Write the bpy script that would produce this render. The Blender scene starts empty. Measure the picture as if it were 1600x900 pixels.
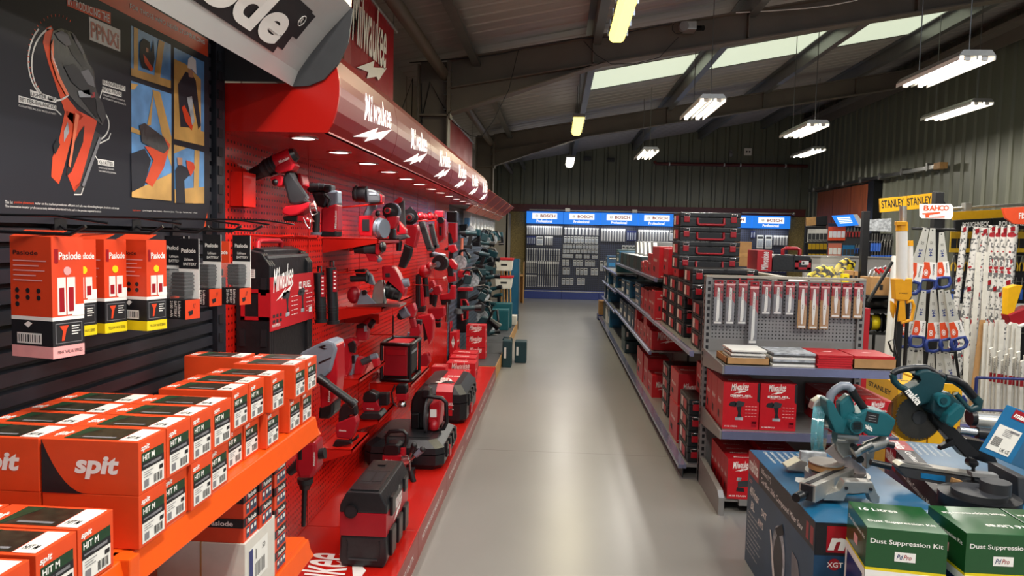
import bpy, bmesh, math, random
from mathutils import Vector, Matrix
random.seed(7)
R = math.radians
SC = bpy.context.scene
COL = SC.collection

# ------------------------------------------------------------------ camera
F = 1150.0
EYE = Vector((0, 0, 1.5))
_y = Vector((70, 77, F)).normalized()
_z = Vector((.022, 1, -(_y.x * .022 + _y.y) / _y.z)).normalized()
_x = Vector((_z.y * _y.z - _z.z * _y.y, _z.z * _y.x - _z.x * _y.z, _z.x * _y.y - _z.y * _y.x))
if _x.x < 0: _x = -_x
ROT = Matrix((_x, _y, _z))            # world <- (right, up, forward)
cam = bpy.data.cameras.new('camera')
cam.sensor_width = 36
cam.lens = 36 * F / 1600
cam.clip_start = .05
co = bpy.data.objects.new('camera', cam)
COL.objects.link(co)
rr, uu, ff = ROT @ Vector((1, 0, 0)), ROT @ Vector((0, 1, 0)), ROT @ Vector((0, 0, 1))
m = Matrix((rr, uu, -ff)).transposed().to_4x4()
m.translation = EYE
co.matrix_world = m
SC.camera = co

def at(px, py, X=None, Y=None, Z=None):
    d = ROT @ Vector((px - 800, 450 - py, F))
    t = X / d.x if X is not None else Y / d.y if Y is not None else (Z - 1.5) / d.z
    return EYE + d * t

def y_on(px, X, z):
    """distance down the aisle of the point of plane X, height z, seen in column px"""
    lo, hi = .8, 40.0
    def col(Y):
        c = ROT.transposed() @ (Vector((X, Y, z)) - EYE)
        return 800 + F * c.x / c.z
    up = col(hi) > col(lo)
    for _ in range(50):
        mid = (lo + hi) / 2
        if (col(mid) < px) == up: lo = mid
        else: hi = mid
    return lo

# ------------------------------------------------------------------ light, sky, exposure
SC.view_settings.view_transform = 'Standard'
SC.view_settings.look = 'None'
SC.view_settings.gamma = 1
SC.view_settings.use_curve_mapping = False
SC.view_settings.exposure = .2
POWER_TWIN = 26        # each of the two tubes of a hanging fitting
POWER_BATTEN = 34
POWER_DOWN = 1.7
SKY_PANEL = .72
SKY_NEAR = 2.4         # second rooflight strip, over the photographer       # daylight through the rooflight sheet
W = bpy.data.worlds.new('daylight')
SC.world = W
W.use_nodes = True
W.node_tree.nodes['Background'].inputs[0].default_value = (.82, .9, 1, 1)
W.node_tree.nodes['Background'].inputs[1].default_value = .48

# ------------------------------------------------------------------ materials
def lin(h):
    c = [int(h[i:i + 2], 16) / 255 for i in (0, 2, 4)]
    return tuple(v / 12.92 if v <= .04045 else ((v + .055) / 1.055) ** 2.4 for v in c) + (1,)

def M(name, hx, rough=.5, metal=0, var=.08, scale=25, bump=0, coat=0, stretch=None):
    mt = bpy.data.materials.new(name)
    mt.use_nodes = True
    nt = mt.node_tree
    p = nt.nodes['Principled BSDF']
    tc = nt.nodes.new('ShaderNodeTexCoord')
    nz = nt.nodes.new('ShaderNodeTexNoise')
    nz.inputs['Scale'].default_value = scale
    nz.inputs['Detail'].default_value = 3
    if stretch:
        mp = nt.nodes.new('ShaderNodeMapping')
        mp.inputs['Scale'].default_value = stretch
        nt.links.new(tc.outputs['Object'], mp.inputs[0])
        nt.links.new(mp.outputs[0], nz.inputs['Vector'])
    else:
        nt.links.new(tc.outputs['Object'], nz.inputs['Vector'])
    rp = nt.nodes.new('ShaderNodeValToRGB')
    c = lin(hx)
    rp.color_ramp.elements[0].position = .3
    rp.color_ramp.elements[1].position = .7
    rp.color_ramp.elements[0].color = tuple(v * (1 - var) for v in c[:3]) + (1,)
    rp.color_ramp.elements[1].color = tuple(min(1, v * (1 + var)) for v in c[:3]) + (1,)
    nt.links.new(nz.outputs['Fac'], rp.inputs[0])
    nt.links.new(rp.outputs[0], p.inputs['Base Color'])
    p.inputs['Roughness'].default_value = rough
    p.inputs['Metallic'].default_value = metal
    if coat: p.inputs['Coat Weight'].default_value = coat; p.inputs['Coat Roughness'].default_value = .12
    if bump:
        bp = nt.nodes.new('ShaderNodeBump')
        bp.inputs['Strength'].default_value = bump
        bp.inputs['Distance'].default_value = .01
        nt.links.new(nz.outputs['Fac'], bp.inputs['Height'])
        nt.links.new(bp.outputs[0], p.inputs['Normal'])
    return mt

def math_node(nt, op, a, b=None):
    n = nt.nodes.new('ShaderNodeMath'); n.operation = op
    for i, v in enumerate((a, b)):
        if v is None: continue
        if hasattr(v, 'is_output'): nt.links.new(v, n.inputs[i])
        else: n.inputs[i].default_value = v
    return n.outputs[0]

def dots(mt, ax, ay, pitch, rad, dark, pitch2=None):
    """punch a grid of round holes into a sheet's colour"""
    nt = mt.node_tree
    p = nt.nodes['Principled BSDF']
    src = p.inputs['Base Color'].links[0].from_socket
    tc = nt.nodes.new('ShaderNodeTexCoord'); sp = nt.nodes.new('ShaderNodeSeparateXYZ')
    nt.links.new(tc.outputs['Object'], sp.inputs[0])
    d = []
    for a, q in ((ax, pitch), (ay, pitch2 or pitch)):
        f = math_node(nt, 'FRACT', math_node(nt, 'DIVIDE', sp.outputs[a], q))
        d.append(math_node(nt, 'MULTIPLY', math_node(nt, 'SUBTRACT', f, .5), q))
    r2 = math_node(nt, 'ADD', math_node(nt, 'MULTIPLY', d[0], d[0]), math_node(nt, 'MULTIPLY', d[1], d[1]))
    k = math_node(nt, 'LESS_THAN', r2, rad * rad)
    mx = nt.nodes.new('ShaderNodeMix'); mx.data_type = 'RGBA'
    nt.links.new(k, mx.inputs[0]); nt.links.new(src, mx.inputs[6]); mx.inputs[7].default_value = lin(dark)
    nt.links.new(mx.outputs[2], p.inputs['Base Color'])
    return mt

def G(name, hx, strength):
    """something that gives off light"""
    mt = bpy.data.materials.new(name); mt.use_nodes = True
    p = mt.node_tree.nodes['Principled BSDF']
    p.inputs['Base Color'].default_value = lin(hx)
    p.inputs['Emission Color'].default_value = lin(hx)
    p.inputs['Emission Strength'].default_value = strength
    p.inputs['Roughness'].default_value = .4
    return mt

def clear(name, hx, alpha, rough=.08):
    mt = M(name, hx, rough)
    mt.node_tree.nodes['Principled BSDF'].inputs['Alpha'].default_value = alpha
    return mt

RED = M('red plastic', 'a8121f', .3, var=.05)
DRED = M('deep red print', '960d1c', .38, var=.04)
BOXR = M('red carton', 'b8141f', .4, var=.05)
SHEET = M('red sheet steel', 'b4180f', .24, var=.03, scale=6)
PEG = dots(M('red pegboard', 'b4180f', .24, var=.03, scale=6), 1, 2, .026, .0055, '4a0806')
CANR = M('red gloss fascia', '86110e', .34, var=.04, scale=5)
CANR.node_tree.nodes['Principled BSDF'].inputs['Specular IOR Level'].default_value = .3
BLK = M('black plastic', '0e0e11', .36, var=.15)
BLK2 = M('black grained case', '191a1d', .36, var=.2, scale=60, bump=.1)
RUB = M('black rubber', '121215', .5, var=.15)
SLATE = M('slate grey plastic', '6d7480', .42, var=.06)
GREY = M('mid grey plastic', '7c7c7c', .5)
DGREY = M('dark grey plastic', '333437', .5)
DSTEEL = M('dark saw steel', '57534f', .32, .8, var=.1)
CHR = M('bright steel', 'c9c9c8', .22, 1, var=.05)
ALU = M('cast aluminium', 'b4b2ac', .36, .75, var=.06)
STEEL = M('brushed steel', '9c9b97', .3, 1, var=.1, scale=40, stretch=(1, 1, 12))
WHT = M('white print', 'ece9e4', .6, var=.02)
PAPER = M('white label', 'dedcd6', .6, var=.03)
WCARD = M('white carton', 'c9c4bb', .7, var=.05)
KRAFT = M('brown card', 'a97f4f', .75, var=.08)
ORNG = M('orange steel', 'e2530f', .35, var=.03)
OBOX = M('orange carton', 'd8471a', .5, var=.04)
OBOX2 = M('orange red carton', 'd6401a', .48, var=.04)
PINK = M('pink band', 'e7a1a0', .5)
YEL = M('yellow band', 'e2cb12', .5)
GRN = M('green print', '173a22', .5, var=.3, scale=60)
OLIVE = M('dark photo print', '2b271c', .4, var=.6, scale=40)
TXT = M('black print', '15151a', .55)
GTX = M('grey print', '77767a', .6)
SLAT = M('black slatwall', '23252c', .4, var=.12, scale=12)
POST = M('poster navy black', '161722', .6, var=.08, scale=8)
SILV = M('silver sign sheet', 'cfcfcd', .32, .45, var=.03, scale=4)
TEAL = M('teal plastic', '14535c', .36, var=.06)
DTEAL = M('dark teal plastic', '0c343b', .42, var=.08)
TCARD = M('teal blue carton', '17577a', .3, var=.12, scale=9)
BCARD = M('blue carton', '176596', .42, var=.06)
NCARD = M('deep blue carton', '1a3c5a', .4, var=.12, scale=8)
GCARD = M('green carton', '184c24', .3, var=.05, coat=.3)
NAVY = M('navy print', '1e2a66', .4)
SHELF = M('grey shelf steel', '8c8a88', .32, .35, var=.04)
SHLIP = M('shelf edge strip', '8f92b4', .22, .6, var=.05)
UPR = M('grey upright steel', '8a8886', .42, .3, var=.04)
PEGG = dots(M('grey pegboard', '8d8c8d', .42, .2, var=.04), 0, 2, .0215, .0047, '2a2a2a')
BOSB = M('blue display base', '2b3d84', .4)
MESHB = dots(M('slate blue wire panel', '3b4056', .5, var=.1), 0, 2, .05, .019, '20232e')
YPL = M('yellow plastic', 'e8a20c', .42, var=.04)
YST = M('yellow steel', 'e0a808', .4, var=.04)
SAWW = M('saw blade steel', 'cfcdc4', .3, .3, var=.04)
BLUEH = M('blue handle plastic', '1d3276', .42)
WOOD = M('reddish board', '8a4420', .55, var=.25, scale=5, stretch=(3, 3, .4))
OSB = M('particle board', '8a7748', .8, var=.4, scale=60)
TIM = M('light timber', 'b98d55', .6, var=.15)
CLR = clear('clear packaging', 'e6e8ea', .09)
CLB = clear('clear teal guard', '5fb0bd', .5)
CLG = clear('clear amber guard', '5a3c18', .6)
SHEEN = M('silvery photo print', '9fa3a8', .5, var=.5, scale=30)
SKYB = M('blue sky print', '5d93c9', .45, var=.25, scale=14)
LUMB = M('timber photo print', 'c99b55', .5, var=.25, scale=10)
SKIN = M('face print', 'b98468', .6)
CLOTH = M('dark clothing print', '20222c', .6)
RUST = M('red oxide steel', '5c1d17', .5, var=.2)
FLUO = G('fluorescent tube', 'fff6e4', 9)
FLUY = G('yellowed diffuser', 'ffe87a', 2.2)
DOWNL = G('downlight lens', 'fff6ec', 5)
LITB = G('lit blue sign', '1d74d8', .9)
LITW = G('lit white sign', 'f2f0ea', .95)

# ------------------------------------------------------------------ mesh builder
_glyph = {}
def glyphs(s, bold, shear):
    k = (s, bold, shear)
    if k not in _glyph:
        cu = bpy.data.curves.new('t', 'FONT'); cu.body = s; cu.resolution_u = 6 if s in ('Paslode', 'spit', 'makita', 'Milwaukee', 'Dust Suppression Kit', '16 Litres', 'STANLEY', 'PPNXi') else 2
        cu.offset = bold; cu.shear = shear
        o = bpy.data.objects.new('t', cu); COL.objects.link(o)
        dg = bpy.context.evaluated_depsgraph_get()
        me = bpy.data.meshes.new_from_object(o.evaluated_get(dg))
        v = [(p.co.x, p.co.y) for p in me.vertices]
        f = [tuple(q.vertices) for q in me.polygons]
        bpy.data.objects.remove(o); bpy.data.curves.remove(cu); bpy.data.meshes.remove(me)
        x0, x1 = min(p[0] for p in v), max(p[0] for p in v)
        y0, y1 = min(p[1] for p in v), max(p[1] for p in v)
        v = [((p[0] - x0) / (x1 - x0), (p[1] - y0) / (y1 - y0)) for p in v]
        _glyph[k] = (v, f, (x1 - x0) / (y1 - y0))
    return _glyph[k]

BOLT = [(0, .12), (.55, .86), (.51, .58), (1, 1), (.70, .26), (.62, .34), (.30, 0), (.35, .27)]
def V(*a): return Vector(a)

class B:
    def __init__(s): s.v = []; s.f = []; s.m = []; s.mats = []; s.sm = []
    def mi(s, mat):
        if mat not in s.mats: s.mats.append(mat)
        return s.mats.index(mat)
    def add(s, vs, fs, mat, smooth=False):
        n = len(s.v); i = s.mi(mat)
        s.v += [Vector(p) for p in vs]
        for f in fs:
            s.f.append(tuple(n + k for k in f)); s.m.append(i); s.sm.append(smooth)
        return s
    def bm(s, bm, mat, smooth=False):
        bm.verts.ensure_lookup_table()
        bm.verts.index_update()
        s.add([v.co.copy() for v in bm.verts], [tuple(v.index for v in f.verts) for f in bm.faces], mat, smooth)
        bm.free(); return s
    def box(s, x0, x1, y0, y1, z0, z1, mat, bev=0):
        vs = [(x, y, z) for x in (x0, x1) for y in (y0, y1) for z in (z0, z1)]
        fs = [(0, 1, 3, 2), (4, 6, 7, 5), (0, 4, 5, 1), (2, 3, 7, 6), (0, 2, 6, 4), (1, 5, 7, 3)]
        if not bev: return s.add(vs, fs, mat)
        b = bmesh.new()
        q = [b.verts.new(p) for p in vs]
        for f in fs: b.faces.new([q[k] for k in f])
        bmesh.ops.bevel(b, geom=b.edges[:], offset=min(bev, .45 * min(abs(x1 - x0), abs(y1 - y0), abs(z1 - z0))), segments=2, profile=.7, affect='EDGES')
        return s.bm(b, mat)
    def prism(s, pts, ext, mat, bev=0):
        pts = [Vector(p) for p in pts]; ext = Vector(ext)
        n = len(pts)
        nrm = sum(((pts[i] - pts[0]).cross(pts[(i + 1) % n] - pts[0]) for i in range(n)), Vector())
        if nrm.dot(ext) > 0: pts = pts[::-1]
        vs = pts + [p + ext for p in pts]
        fs = [tuple(range(n)), tuple(range(2 * n - 1, n - 1, -1))] + [(i, n + i, n + (i + 1) % n, (i + 1) % n) for i in range(n)]
        if not bev: return s.add(vs, fs, mat)
        b = bmesh.new()
        q = [b.verts.new(p) for p in vs]
        for f in fs: b.faces.new([q[k] for k in f])
        el = min((pts[i] - pts[(i + 1) % n]).length for i in range(n))
        bmesh.ops.bevel(b, geom=b.edges[:], offset=min(bev, .42 * el, .42 * ext.length), segments=2, profile=.6, affect='EDGES')
        return s.bm(b, mat)
    def cyl(s, p0, p1, r0, mat, r1=None, n=16, caps=True):
        p0, p1 = Vector(p0), Vector(p1); r1 = r0 if r1 is None else r1
        a = (p1 - p0).normalized()
        t = a.orthogonal().normalized(); u = a.cross(t)
        k = len(s.v)
        ring = lambda c, r: [c + (t * math.cos(2 * math.pi * i / n) + u * math.sin(2 * math.pi * i / n)) * r for i in range(n)]
        vs = ring(p0, r0) + ring(p1, r1)
        s.add(vs, [(i, (i + 1) % n, n + (i + 1) % n, n + i) for i in range(n)], mat, True)
        if caps:
            s.add(vs, [tuple(range(n - 1, -1, -1)), tuple(range(n, 2 * n))], mat)
        return s
    def lathe(s, c, axis, prof, mat, n=18):
        """prof: (distance along axis, radius) pairs"""
        c, a = Vector(c), Vector(axis).normalized()
        t = a.orthogonal().normalized(); u = a.cross(t)
        vs = [c + a * h + (t * math.cos(2 * math.pi * i / n) + u * math.sin(2 * math.pi * i / n)) * max(r, 1e-4) for h, r in prof for i in range(n)]
        fs = [(j * n + i, j * n + (i + 1) % n, (j + 1) * n + (i + 1) % n, (j + 1) * n + i) for j in range(len(prof) - 1) for i in range(n)]
        k = (len(prof) - 1) * n
        return s.add(vs, fs + [tuple(range(n - 1, -1, -1)), tuple(range(k, k + n))], mat, True)
    def tube(s, path, r, mat, n=8, closed=False):
        path = [Vector(p) for p in path]
        L = len(path); vs = []; t = None
        rs = r if isinstance(r, (list, tuple)) else [r] * L
        for i, p in enumerate(path):
            if closed: d = path[(i + 1) % L] - path[i - 1]
            else: d = path[min(i + 1, L - 1)] - path[max(i - 1, 0)]
            d.normalize()
            t = d.orthogonal().normalized() if t is None else (t - d * t.dot(d)).normalized()
            u = d.cross(t)
            vs += [p + (t * math.cos(2 * math.pi * k / n) + u * math.sin(2 * math.pi * k / n)) * rs[i] for k in range(n)]
        seg = L if closed else L - 1
        fs = [(i * n + k, i * n + (k + 1) % n, ((i + 1) % L) * n + (k + 1) % n, ((i + 1) % L) * n + k) for i in range(seg) for k in range(n)]
        s.add(vs, fs, mat, True)
        if not closed: s.add(vs, [tuple(range(n - 1, -1, -1)), tuple(range((L - 1) * n, L * n))], mat)
        return s
    def ball(s, c, r, mat, n=14):
        c = Vector(c); r = r if isinstance(r, (tuple, list)) else (r, r, r)
        m = n // 2
        vs = [c + V(r[0] * math.sin(math.pi * j / m) * math.cos(2 * math.pi * i / n), r[1] * math.sin(math.pi * j / m) * math.sin(2 * math.pi * i / n), r[2] * math.cos(math.pi * j / m)) for j in range(m + 1) for i in range(n)]
        fs = [(j * n + i, (j + 1) * n + i, (j + 1) * n + (i + 1) % n, j * n + (i + 1) % n) for j in range(m) for i in range(n)]
        return s.add(vs, fs, mat, True)
    def poly(s, pts, mat): return s.add(pts, [tuple(range(len(pts)))], mat)
    def rect(s, o, r, u, w, h, mat):
        o, r, u = Vector(o), Vector(r), Vector(u)
        return s.add([o, o + r * w, o + r * w + u * h, o + u * h], [(0, 1, 2, 3)], mat)
    def text(s, t, o, r, u, h, mat, w=None, bold=.01, shear=0, fn=None):
        v, f, asp = glyphs(t, bold, shear)
        w = w or h * asp
        if fn: vs = [fn(p[0] * w, p[1] * h) for p in v]
        else:
            o, r, u = Vector(o), Vector(r), Vector(u)
            vs = [o + r * (p[0] * w) + u * (p[1] * h) for p in v]
        return s.add(vs, f, mat)
    def bolt(s, o, r, u, w, h, mat, fn=None):
        o, r, u = Vector(o), Vector(r), Vector(u)
        vs = [fn(p[0] * w, p[1] * h) if fn else o + r * (p[0] * w) + u * (p[1] * h) for p in BOLT]
        return s.add(vs, [(0, 1, 2, 7), (7, 2, 5, 6), (2, 3, 4, 5)], mat)
    def script(s, o, r, u, w, mat, rise=.22):
        """the tall leaning script word over a lightning bolt"""
        o, r, u = Vector(o), Vector(r), Vector(u)
        r2 = (r + u * rise).normalized()
        s.text('Milwaukee', o + u * (w * .17), r2, u, w * .42, mat, w=w * .98, bold=.012, shear=.25)
        return s.bolt(o + r * (w * .12), r2, u, w * .88, w * .2, mat)
    # ---- shapes whose outline is given in photograph pixels at a real distance Y, with a real thickness d
    def P(s, pts, Y, d, mat, bev=.004):
        return s.prism([at(x, y, Y=Y) for x, y in pts], (0, d, 0), mat, bev)
    def R(s, x0, y0, x1, y1, Y, d, mat, bev=.004):
        return s.P([(x0, y0), (x1, y0), (x1, y1), (x0, y1)], Y, d, mat, bev)
    def C(s, cx, cy, r, Y, d, mat, r1=None, n=18):
        p = at(cx, cy, Y=Y); q = r * Y / F
        return s.cyl(p, p + V(0, d, 0), q, mat, None if r1 is None else r1 * Y / F, n)
    def T(s, pts, r, Y, mat, n=8, closed=False):
        ps = [at(p[0], p[1], Y=Y + (p[2] if len(p) > 2 else 0)) for p in pts]
        return s.tube(ps, [q * Y / F for q in r] if isinstance(r, (list, tuple)) else r * Y / F, mat, n, closed)
    def K(s, a, b, r0, r1, Y, mat, n=16):
        """a round bar between two pixels"""
        pa = at(a[0], a[1], Y=Y + (a[2] if len(a) > 2 else 0)); pb = at(b[0], b[1], Y=Y + (b[2] if len(b) > 2 else 0))
        return s.cyl(pa, pb, r0 * Y / F, mat, r1 * Y / F, n)
    def O(s, cx, cy, rx, ry, Y, dy, mat, n=14):
        return s.ball(at(cx, cy, Y=Y), (rx * Y / F, dy, ry * Y / F), mat, n)
    def bounds(s):
        return [min(p[i] for p in s.v) for i in range(3)], [max(p[i] for p in s.v) for i in range(3)]
    def obj(s, name, org=None, parent=None, label=None):
        org = Vector(org) if org is not None else Vector((0, 0, 0))
        me = bpy.data.meshes.new(name)
        me.from_pydata([tuple(p - org) for p in s.v], [], s.f)
        for q in s.mats: me.materials.append(q)
        me.polygons.foreach_set('material_index', s.m)
        me.polygons.foreach_set('use_smooth', s.sm)
        me.update()
        o = bpy.data.objects.new(name, me)
        COL.objects.link(o)
        if parent: o.parent = parent
        else: o.location = org
        if label: o['label'] = label
        return o

def tag(o, label=None, cat=None, group=None, kind=None):
    for k, v in (('label', label), ('category', cat), ('group', group), ('kind', kind)):
        if v: o[k] = v
    return o

def base_of(bs):
    lo = [min(b.bounds()[0][i] for b in bs) for i in range(3)]; hi = [max(b.bounds()[1][i] for b in bs) for i in range(3)]
    return V((lo[0] + hi[0]) / 2, (lo[1] + hi[1]) / 2, lo[2])

def clamp(bs, x=None, z=None):
    for b in bs:
        for p in b.v:
            if x is not None and p.x < x: p.x = x
            if z is not None and p.z < z: p.z = z

def solo(name, label, cat, b, group=None, org=None):
    return tag(b.obj(name, base_of([b]) if org is None else org), label, cat, group)

ZMIN = [None]
PL = {('stacking_case', 'handle'): 'red carrying handle', ('stacking_case', 'latch'): 'red latch with a wire hook', ('stacking_case', 'end_label'): 'red and white chequered end label', ('hand_saw', 'handle'): 'blue plastic handle', ('hand_saw', 'card_sleeve'): 'orange and white card sleeve',
      ('carry_case', 'printed_sleeve'): 'red printed card sleeve', ('carry_case', 'recycling_label'): 'white recycling label', ('carry_case', 'carry_handle'): 'red carrying handle', ('moulded_case', 'printed_sleeve'): 'red printed card sleeve', ('moulded_case', 'red_clip'): 'red clip on the aisle side',
      ('wet_dry_vacuum', 'red_band'): 'red middle band', ('wet_dry_vacuum', 'lid'): 'black lid with two grip slots', ('battery_pack', 'foot_carton'): 'black and orange foot carton', ('battery_pack', 'clear_blister'): 'clear plastic blister', ('work_light', 'light_tube'): 'white light tube', ('work_light', 'top_cap'): 'yellow top cap',
      ('mitre_saw', 'blade_guard'): 'see-through blade guard', ('mitre_saw', 'table_arm'): 'long table arm', ('tower_light', 'mast'): 'pale red mast', ('fluorescent_batten', 'diffuser'): 'lit diffuser', ('hanging_fluorescent_light', 'tube'): 'lit fluorescent tube', ('saw_blade_pack', 'backing_card'): 'printed backing card',
      ('header_sign', 'sign_face'): 'curved silver face', ('header_sign', 'end_cap'): 'dark grey end cap', ('circular_saw', 'base_plate'): 'bright steel base plate', ('demolition_hammer', 'shell'): 'blue grey shell', ('cordless_drill', 'grip'): 'black rubber grip', ('wrapped_tube', 'red_print'): 'red printed patches'}
def thing(name, label, cat, parts, group=None, org=None):
    """parts: (name, builder) or (name, builder, [(sub name, builder)...]); a builder may be followed by a part label string"""
    bs = [q[1] for q in parts] + [k[1] for q in parts for k in (q[2] if len(q) > 2 and isinstance(q[2], list) else [])]
    if ZMIN[0]: clamp(bs, None, ZMIN[0])
    org = base_of(bs) if org is None else Vector(org)
    root = bpy.data.objects.new(name, None); COL.objects.link(root)
    root.empty_display_size = .05
    root.location = org
    tag(root, label, cat, group)
    for q in parts:
        o = q[1].obj(q[0], org, root)
        if (name, q[0]) in PL: o['label'] = PL[(name, q[0])]
        for e in q[2:]:
            if isinstance(e, str): o['label'] = e
            else:
                for k in e:
                    so = k[1].obj(k[0], org, o)
                    if len(k) > 2: so['label'] = k[2]
    return root

def dup(root, loc, rz=None, label=None, group=None, name=None):
    def cp(o, parent):
        c = o.copy(); COL.objects.link(c)
        if parent: c.parent = parent
        for ch in KIDS.get(o.name, [k for k in o.children]): cp(ch, c)
        return c
    r = cp(root, None)
    r.location = loc
    if rz is not None: r.rotation_euler = (0, 0, rz) if not isinstance(rz, tuple) else rz
    if label: r['label'] = label
    if group: r['group'] = group
    return r
KIDS = {}

ORD = ['first', 'second', 'third', 'fourth', 'fifth', 'sixth', 'seventh', 'eighth', 'ninth', 'tenth', 'eleventh', 'twelfth', 'thirteenth', 'fourteenth', 'fifteenth', 'sixteenth', 'seventeenth', 'eighteenth', 'nineteenth', 'twentieth']
def struct(name, b): return tag(b.obj(name), kind='structure')
EX, EY, EZ = V(1, 0, 0), V(0, 1, 0), V(0, 0, 1)
# ------------------------------------------------------------------ the setting
XL, XR, YB, YF = -1.75, 6.25, 18.9, -1.5
def roof_z(x): return 3.3 + .185 * (x + 1.75)
FLOOR = M('polished concrete', '85827d', .4, var=.06, scale=1.1, bump=.03)
def floor_marks(mt):
    nt = mt.node_tree; p = nt.nodes['Principled BSDF']
    tc = nt.nodes.new('ShaderNodeTexCoord')
    n = nt.nodes.new('ShaderNodeTexNoise'); n.inputs['Scale'].default_value = 3; n.inputs['Detail'].default_value = 2
    mp = nt.nodes.new('ShaderNodeMapping'); mp.inputs['Scale'].default_value = (1, .35, 1)
    nt.links.new(tc.outputs['Object'], mp.inputs[0]); nt.links.new(mp.outputs[0], n.inputs['Vector'])
    r = nt.nodes.new('ShaderNodeMapRange'); r.inputs[1].default_value = .3; r.inputs[2].default_value = .75; r.inputs[3].default_value = .29; r.inputs[4].default_value = .32
    nt.links.new(n.outputs['Fac'], r.inputs[0]); nt.links.new(r.outputs[0], p.inputs['Roughness'])
    sp = nt.nodes.new('ShaderNodeSeparateXYZ'); nt.links.new(tc.outputs['Object'], sp.inputs[0])
    f = math_node(nt, 'ABSOLUTE', math_node(nt, 'SUBTRACT', math_node(nt, 'FRACT', math_node(nt, 'DIVIDE', math_node(nt, 'ADD', sp.outputs[1], .9), 6.0)), .0))
    k = math_node(nt, 'LESS_THAN', f, .0012)
    src = p.inputs['Base Color'].links[0].from_socket
    mx = nt.nodes.new('ShaderNodeMix'); mx.data_type = 'RGBA'
    nt.links.new(k, mx.inputs[0]); nt.links.new(src, mx.inputs[6]); mx.inputs[7].default_value = lin('5b564e')
    nt.links.new(mx.outputs[2], p.inputs['Base Color'])
floor_marks(FLOOR)
CLAD = M('grey green wall cladding', '6d6f60', .42, .15, var=.07, scale=2, stretch=(4, 4, .5))
ROOFM = M('grey roof lining sheet', 'a49e99', .42, .1, var=.1, scale=3, stretch=(.4, 6, 1))
BEAM = M('painted steel beam', '6b6257', .5, var=.08, scale=4)
PURL = M('galvanised purlin', '7e7d7a', .34, .7, var=.1, scale=4)
EAVE = M('pale wall lining', 'a39c8e', .55, var=.05, scale=3)

b = B(); b.box(XL - .3, XR + .3, YF - 2.5, YB + .3, -.12, 0, FLOOR); struct('floor', b)

# corrugated back and right walls: one sheet each, ribs turned into the room
def ribs(a0, a1, pitch, depth):
    out, a = [], a0
    while a < a1 - .01:
        for da, dd in ((0, 0), (.62, 0), (.70, depth), (.92, depth)):
            out.append((min(a + da * pitch, a1), dd))
        a += pitch
    return out + [(a1, 0)]
b = B()
pr = ribs(XL, XR, .3, .035)
vs = [(x, YB - d, z) for x, d in pr for z in (0, roof_z(x))]
b.add(vs, [(2 * i, 2 * i + 2, 2 * i + 3, 2 * i + 1) for i in range(len(pr) - 1)], CLAD)
b.box(XL, XR, YB + .01, YB + .07, 0, 3.2, CLAD)
struct('wall_back', b)
b = B()
pr = ribs(YF, YB, .3, .035)
vs = [(XR - d, y, z) for y, d in pr for z in (0, roof_z(XR))]
b.add(vs, [(2 * i, 2 * i + 1, 2 * i + 3, 2 * i + 2) for i in range(len(pr) - 1)], CLAD)
b.box(XR + .01, XR + .07, YF, YB, 0, roof_z(XR), CLAD)
struct('wall_right', b)
b = B(); b.box(XL - .06, XL, YF, YB, 0, roof_z(XL), EAVE)
for y in [YF + 1.1 * i for i in range(1, 18)]: b.box(XL, XL + .004, y, y + .012, 0, roof_z(XL), BEAM)
struct('wall_left', b)

# roof lining with fine ribs running up the slope; the rooflight sheet fills an opening in it
SK = (9.9, 11.15, .36, 5.06)
SN = (2.4, 4.3)
b = B()
def roof_strip(y0, y1, x0, x1):
    pr = ribs(y0, y1, .25, .008)
    vs = [(x, y, roof_z(x) - d) for y, d in pr for x in (x0, x1)]
    b.add(vs, [(2 * i, 2 * i + 1, 2 * i + 3, 2 * i + 2) for i in range(len(pr) - 1)], ROOFM)
roof_strip(YF, SN[0], XL, XR); roof_strip(SN[1], SK[0], XL, XR); roof_strip(*SN, XL, SK[2]); roof_strip(*SN, SK[3], XR); roof_strip(SK[1], YB, XL, XR); roof_strip(SK[0], SK[1], XL, SK[2]); roof_strip(SK[0], SK[1], SK[3], XR)
# outer skin of the roof, closed but for the rooflight
for y0, y1, x0, x1 in ((YF, SN[0], XL, XR), (SN[1], SK[0], XL, XR), (*SN, XL, SK[2]), (*SN, SK[3], XR), (SK[1], YB, XL, XR), (SK[0], SK[1], XL, SK[2]), (SK[0], SK[1], SK[3], XR)):
    b.prism([(x0, y0, roof_z(x0) + .02), (x1, y0, roof_z(x1) + .02), (x1, y1, roof_z(x1) + .02), (x0, y1, roof_z(x0) + .02)], (0, 0, .05), ROOFM)
struct('ceiling', b)
ROOFLIGHT = G('rooflight sheet in daylight', 'dfe9cf', SKY_PANEL)
b = B(); b.prism([(x, y, roof_z(x) + .01) for x, y in ((SK[2], SK[0]), (SK[3], SK[0]), (SK[3], SK[1]), (SK[2], SK[1]))], (0, 0, .02), ROOFLIGHT)
struct('window_1', b)
b = B(); b.prism([(x, y, roof_z(x) + .01) for x, y in ((SK[2], SN[0]), (SK[3], SN[0]), (SK[3], SN[1]), (SK[2], SN[1]))], (0, 0, .02), G('near rooflight in daylight', 'd3e2f6', SKY_NEAR))
struct('window_2', b)

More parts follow.
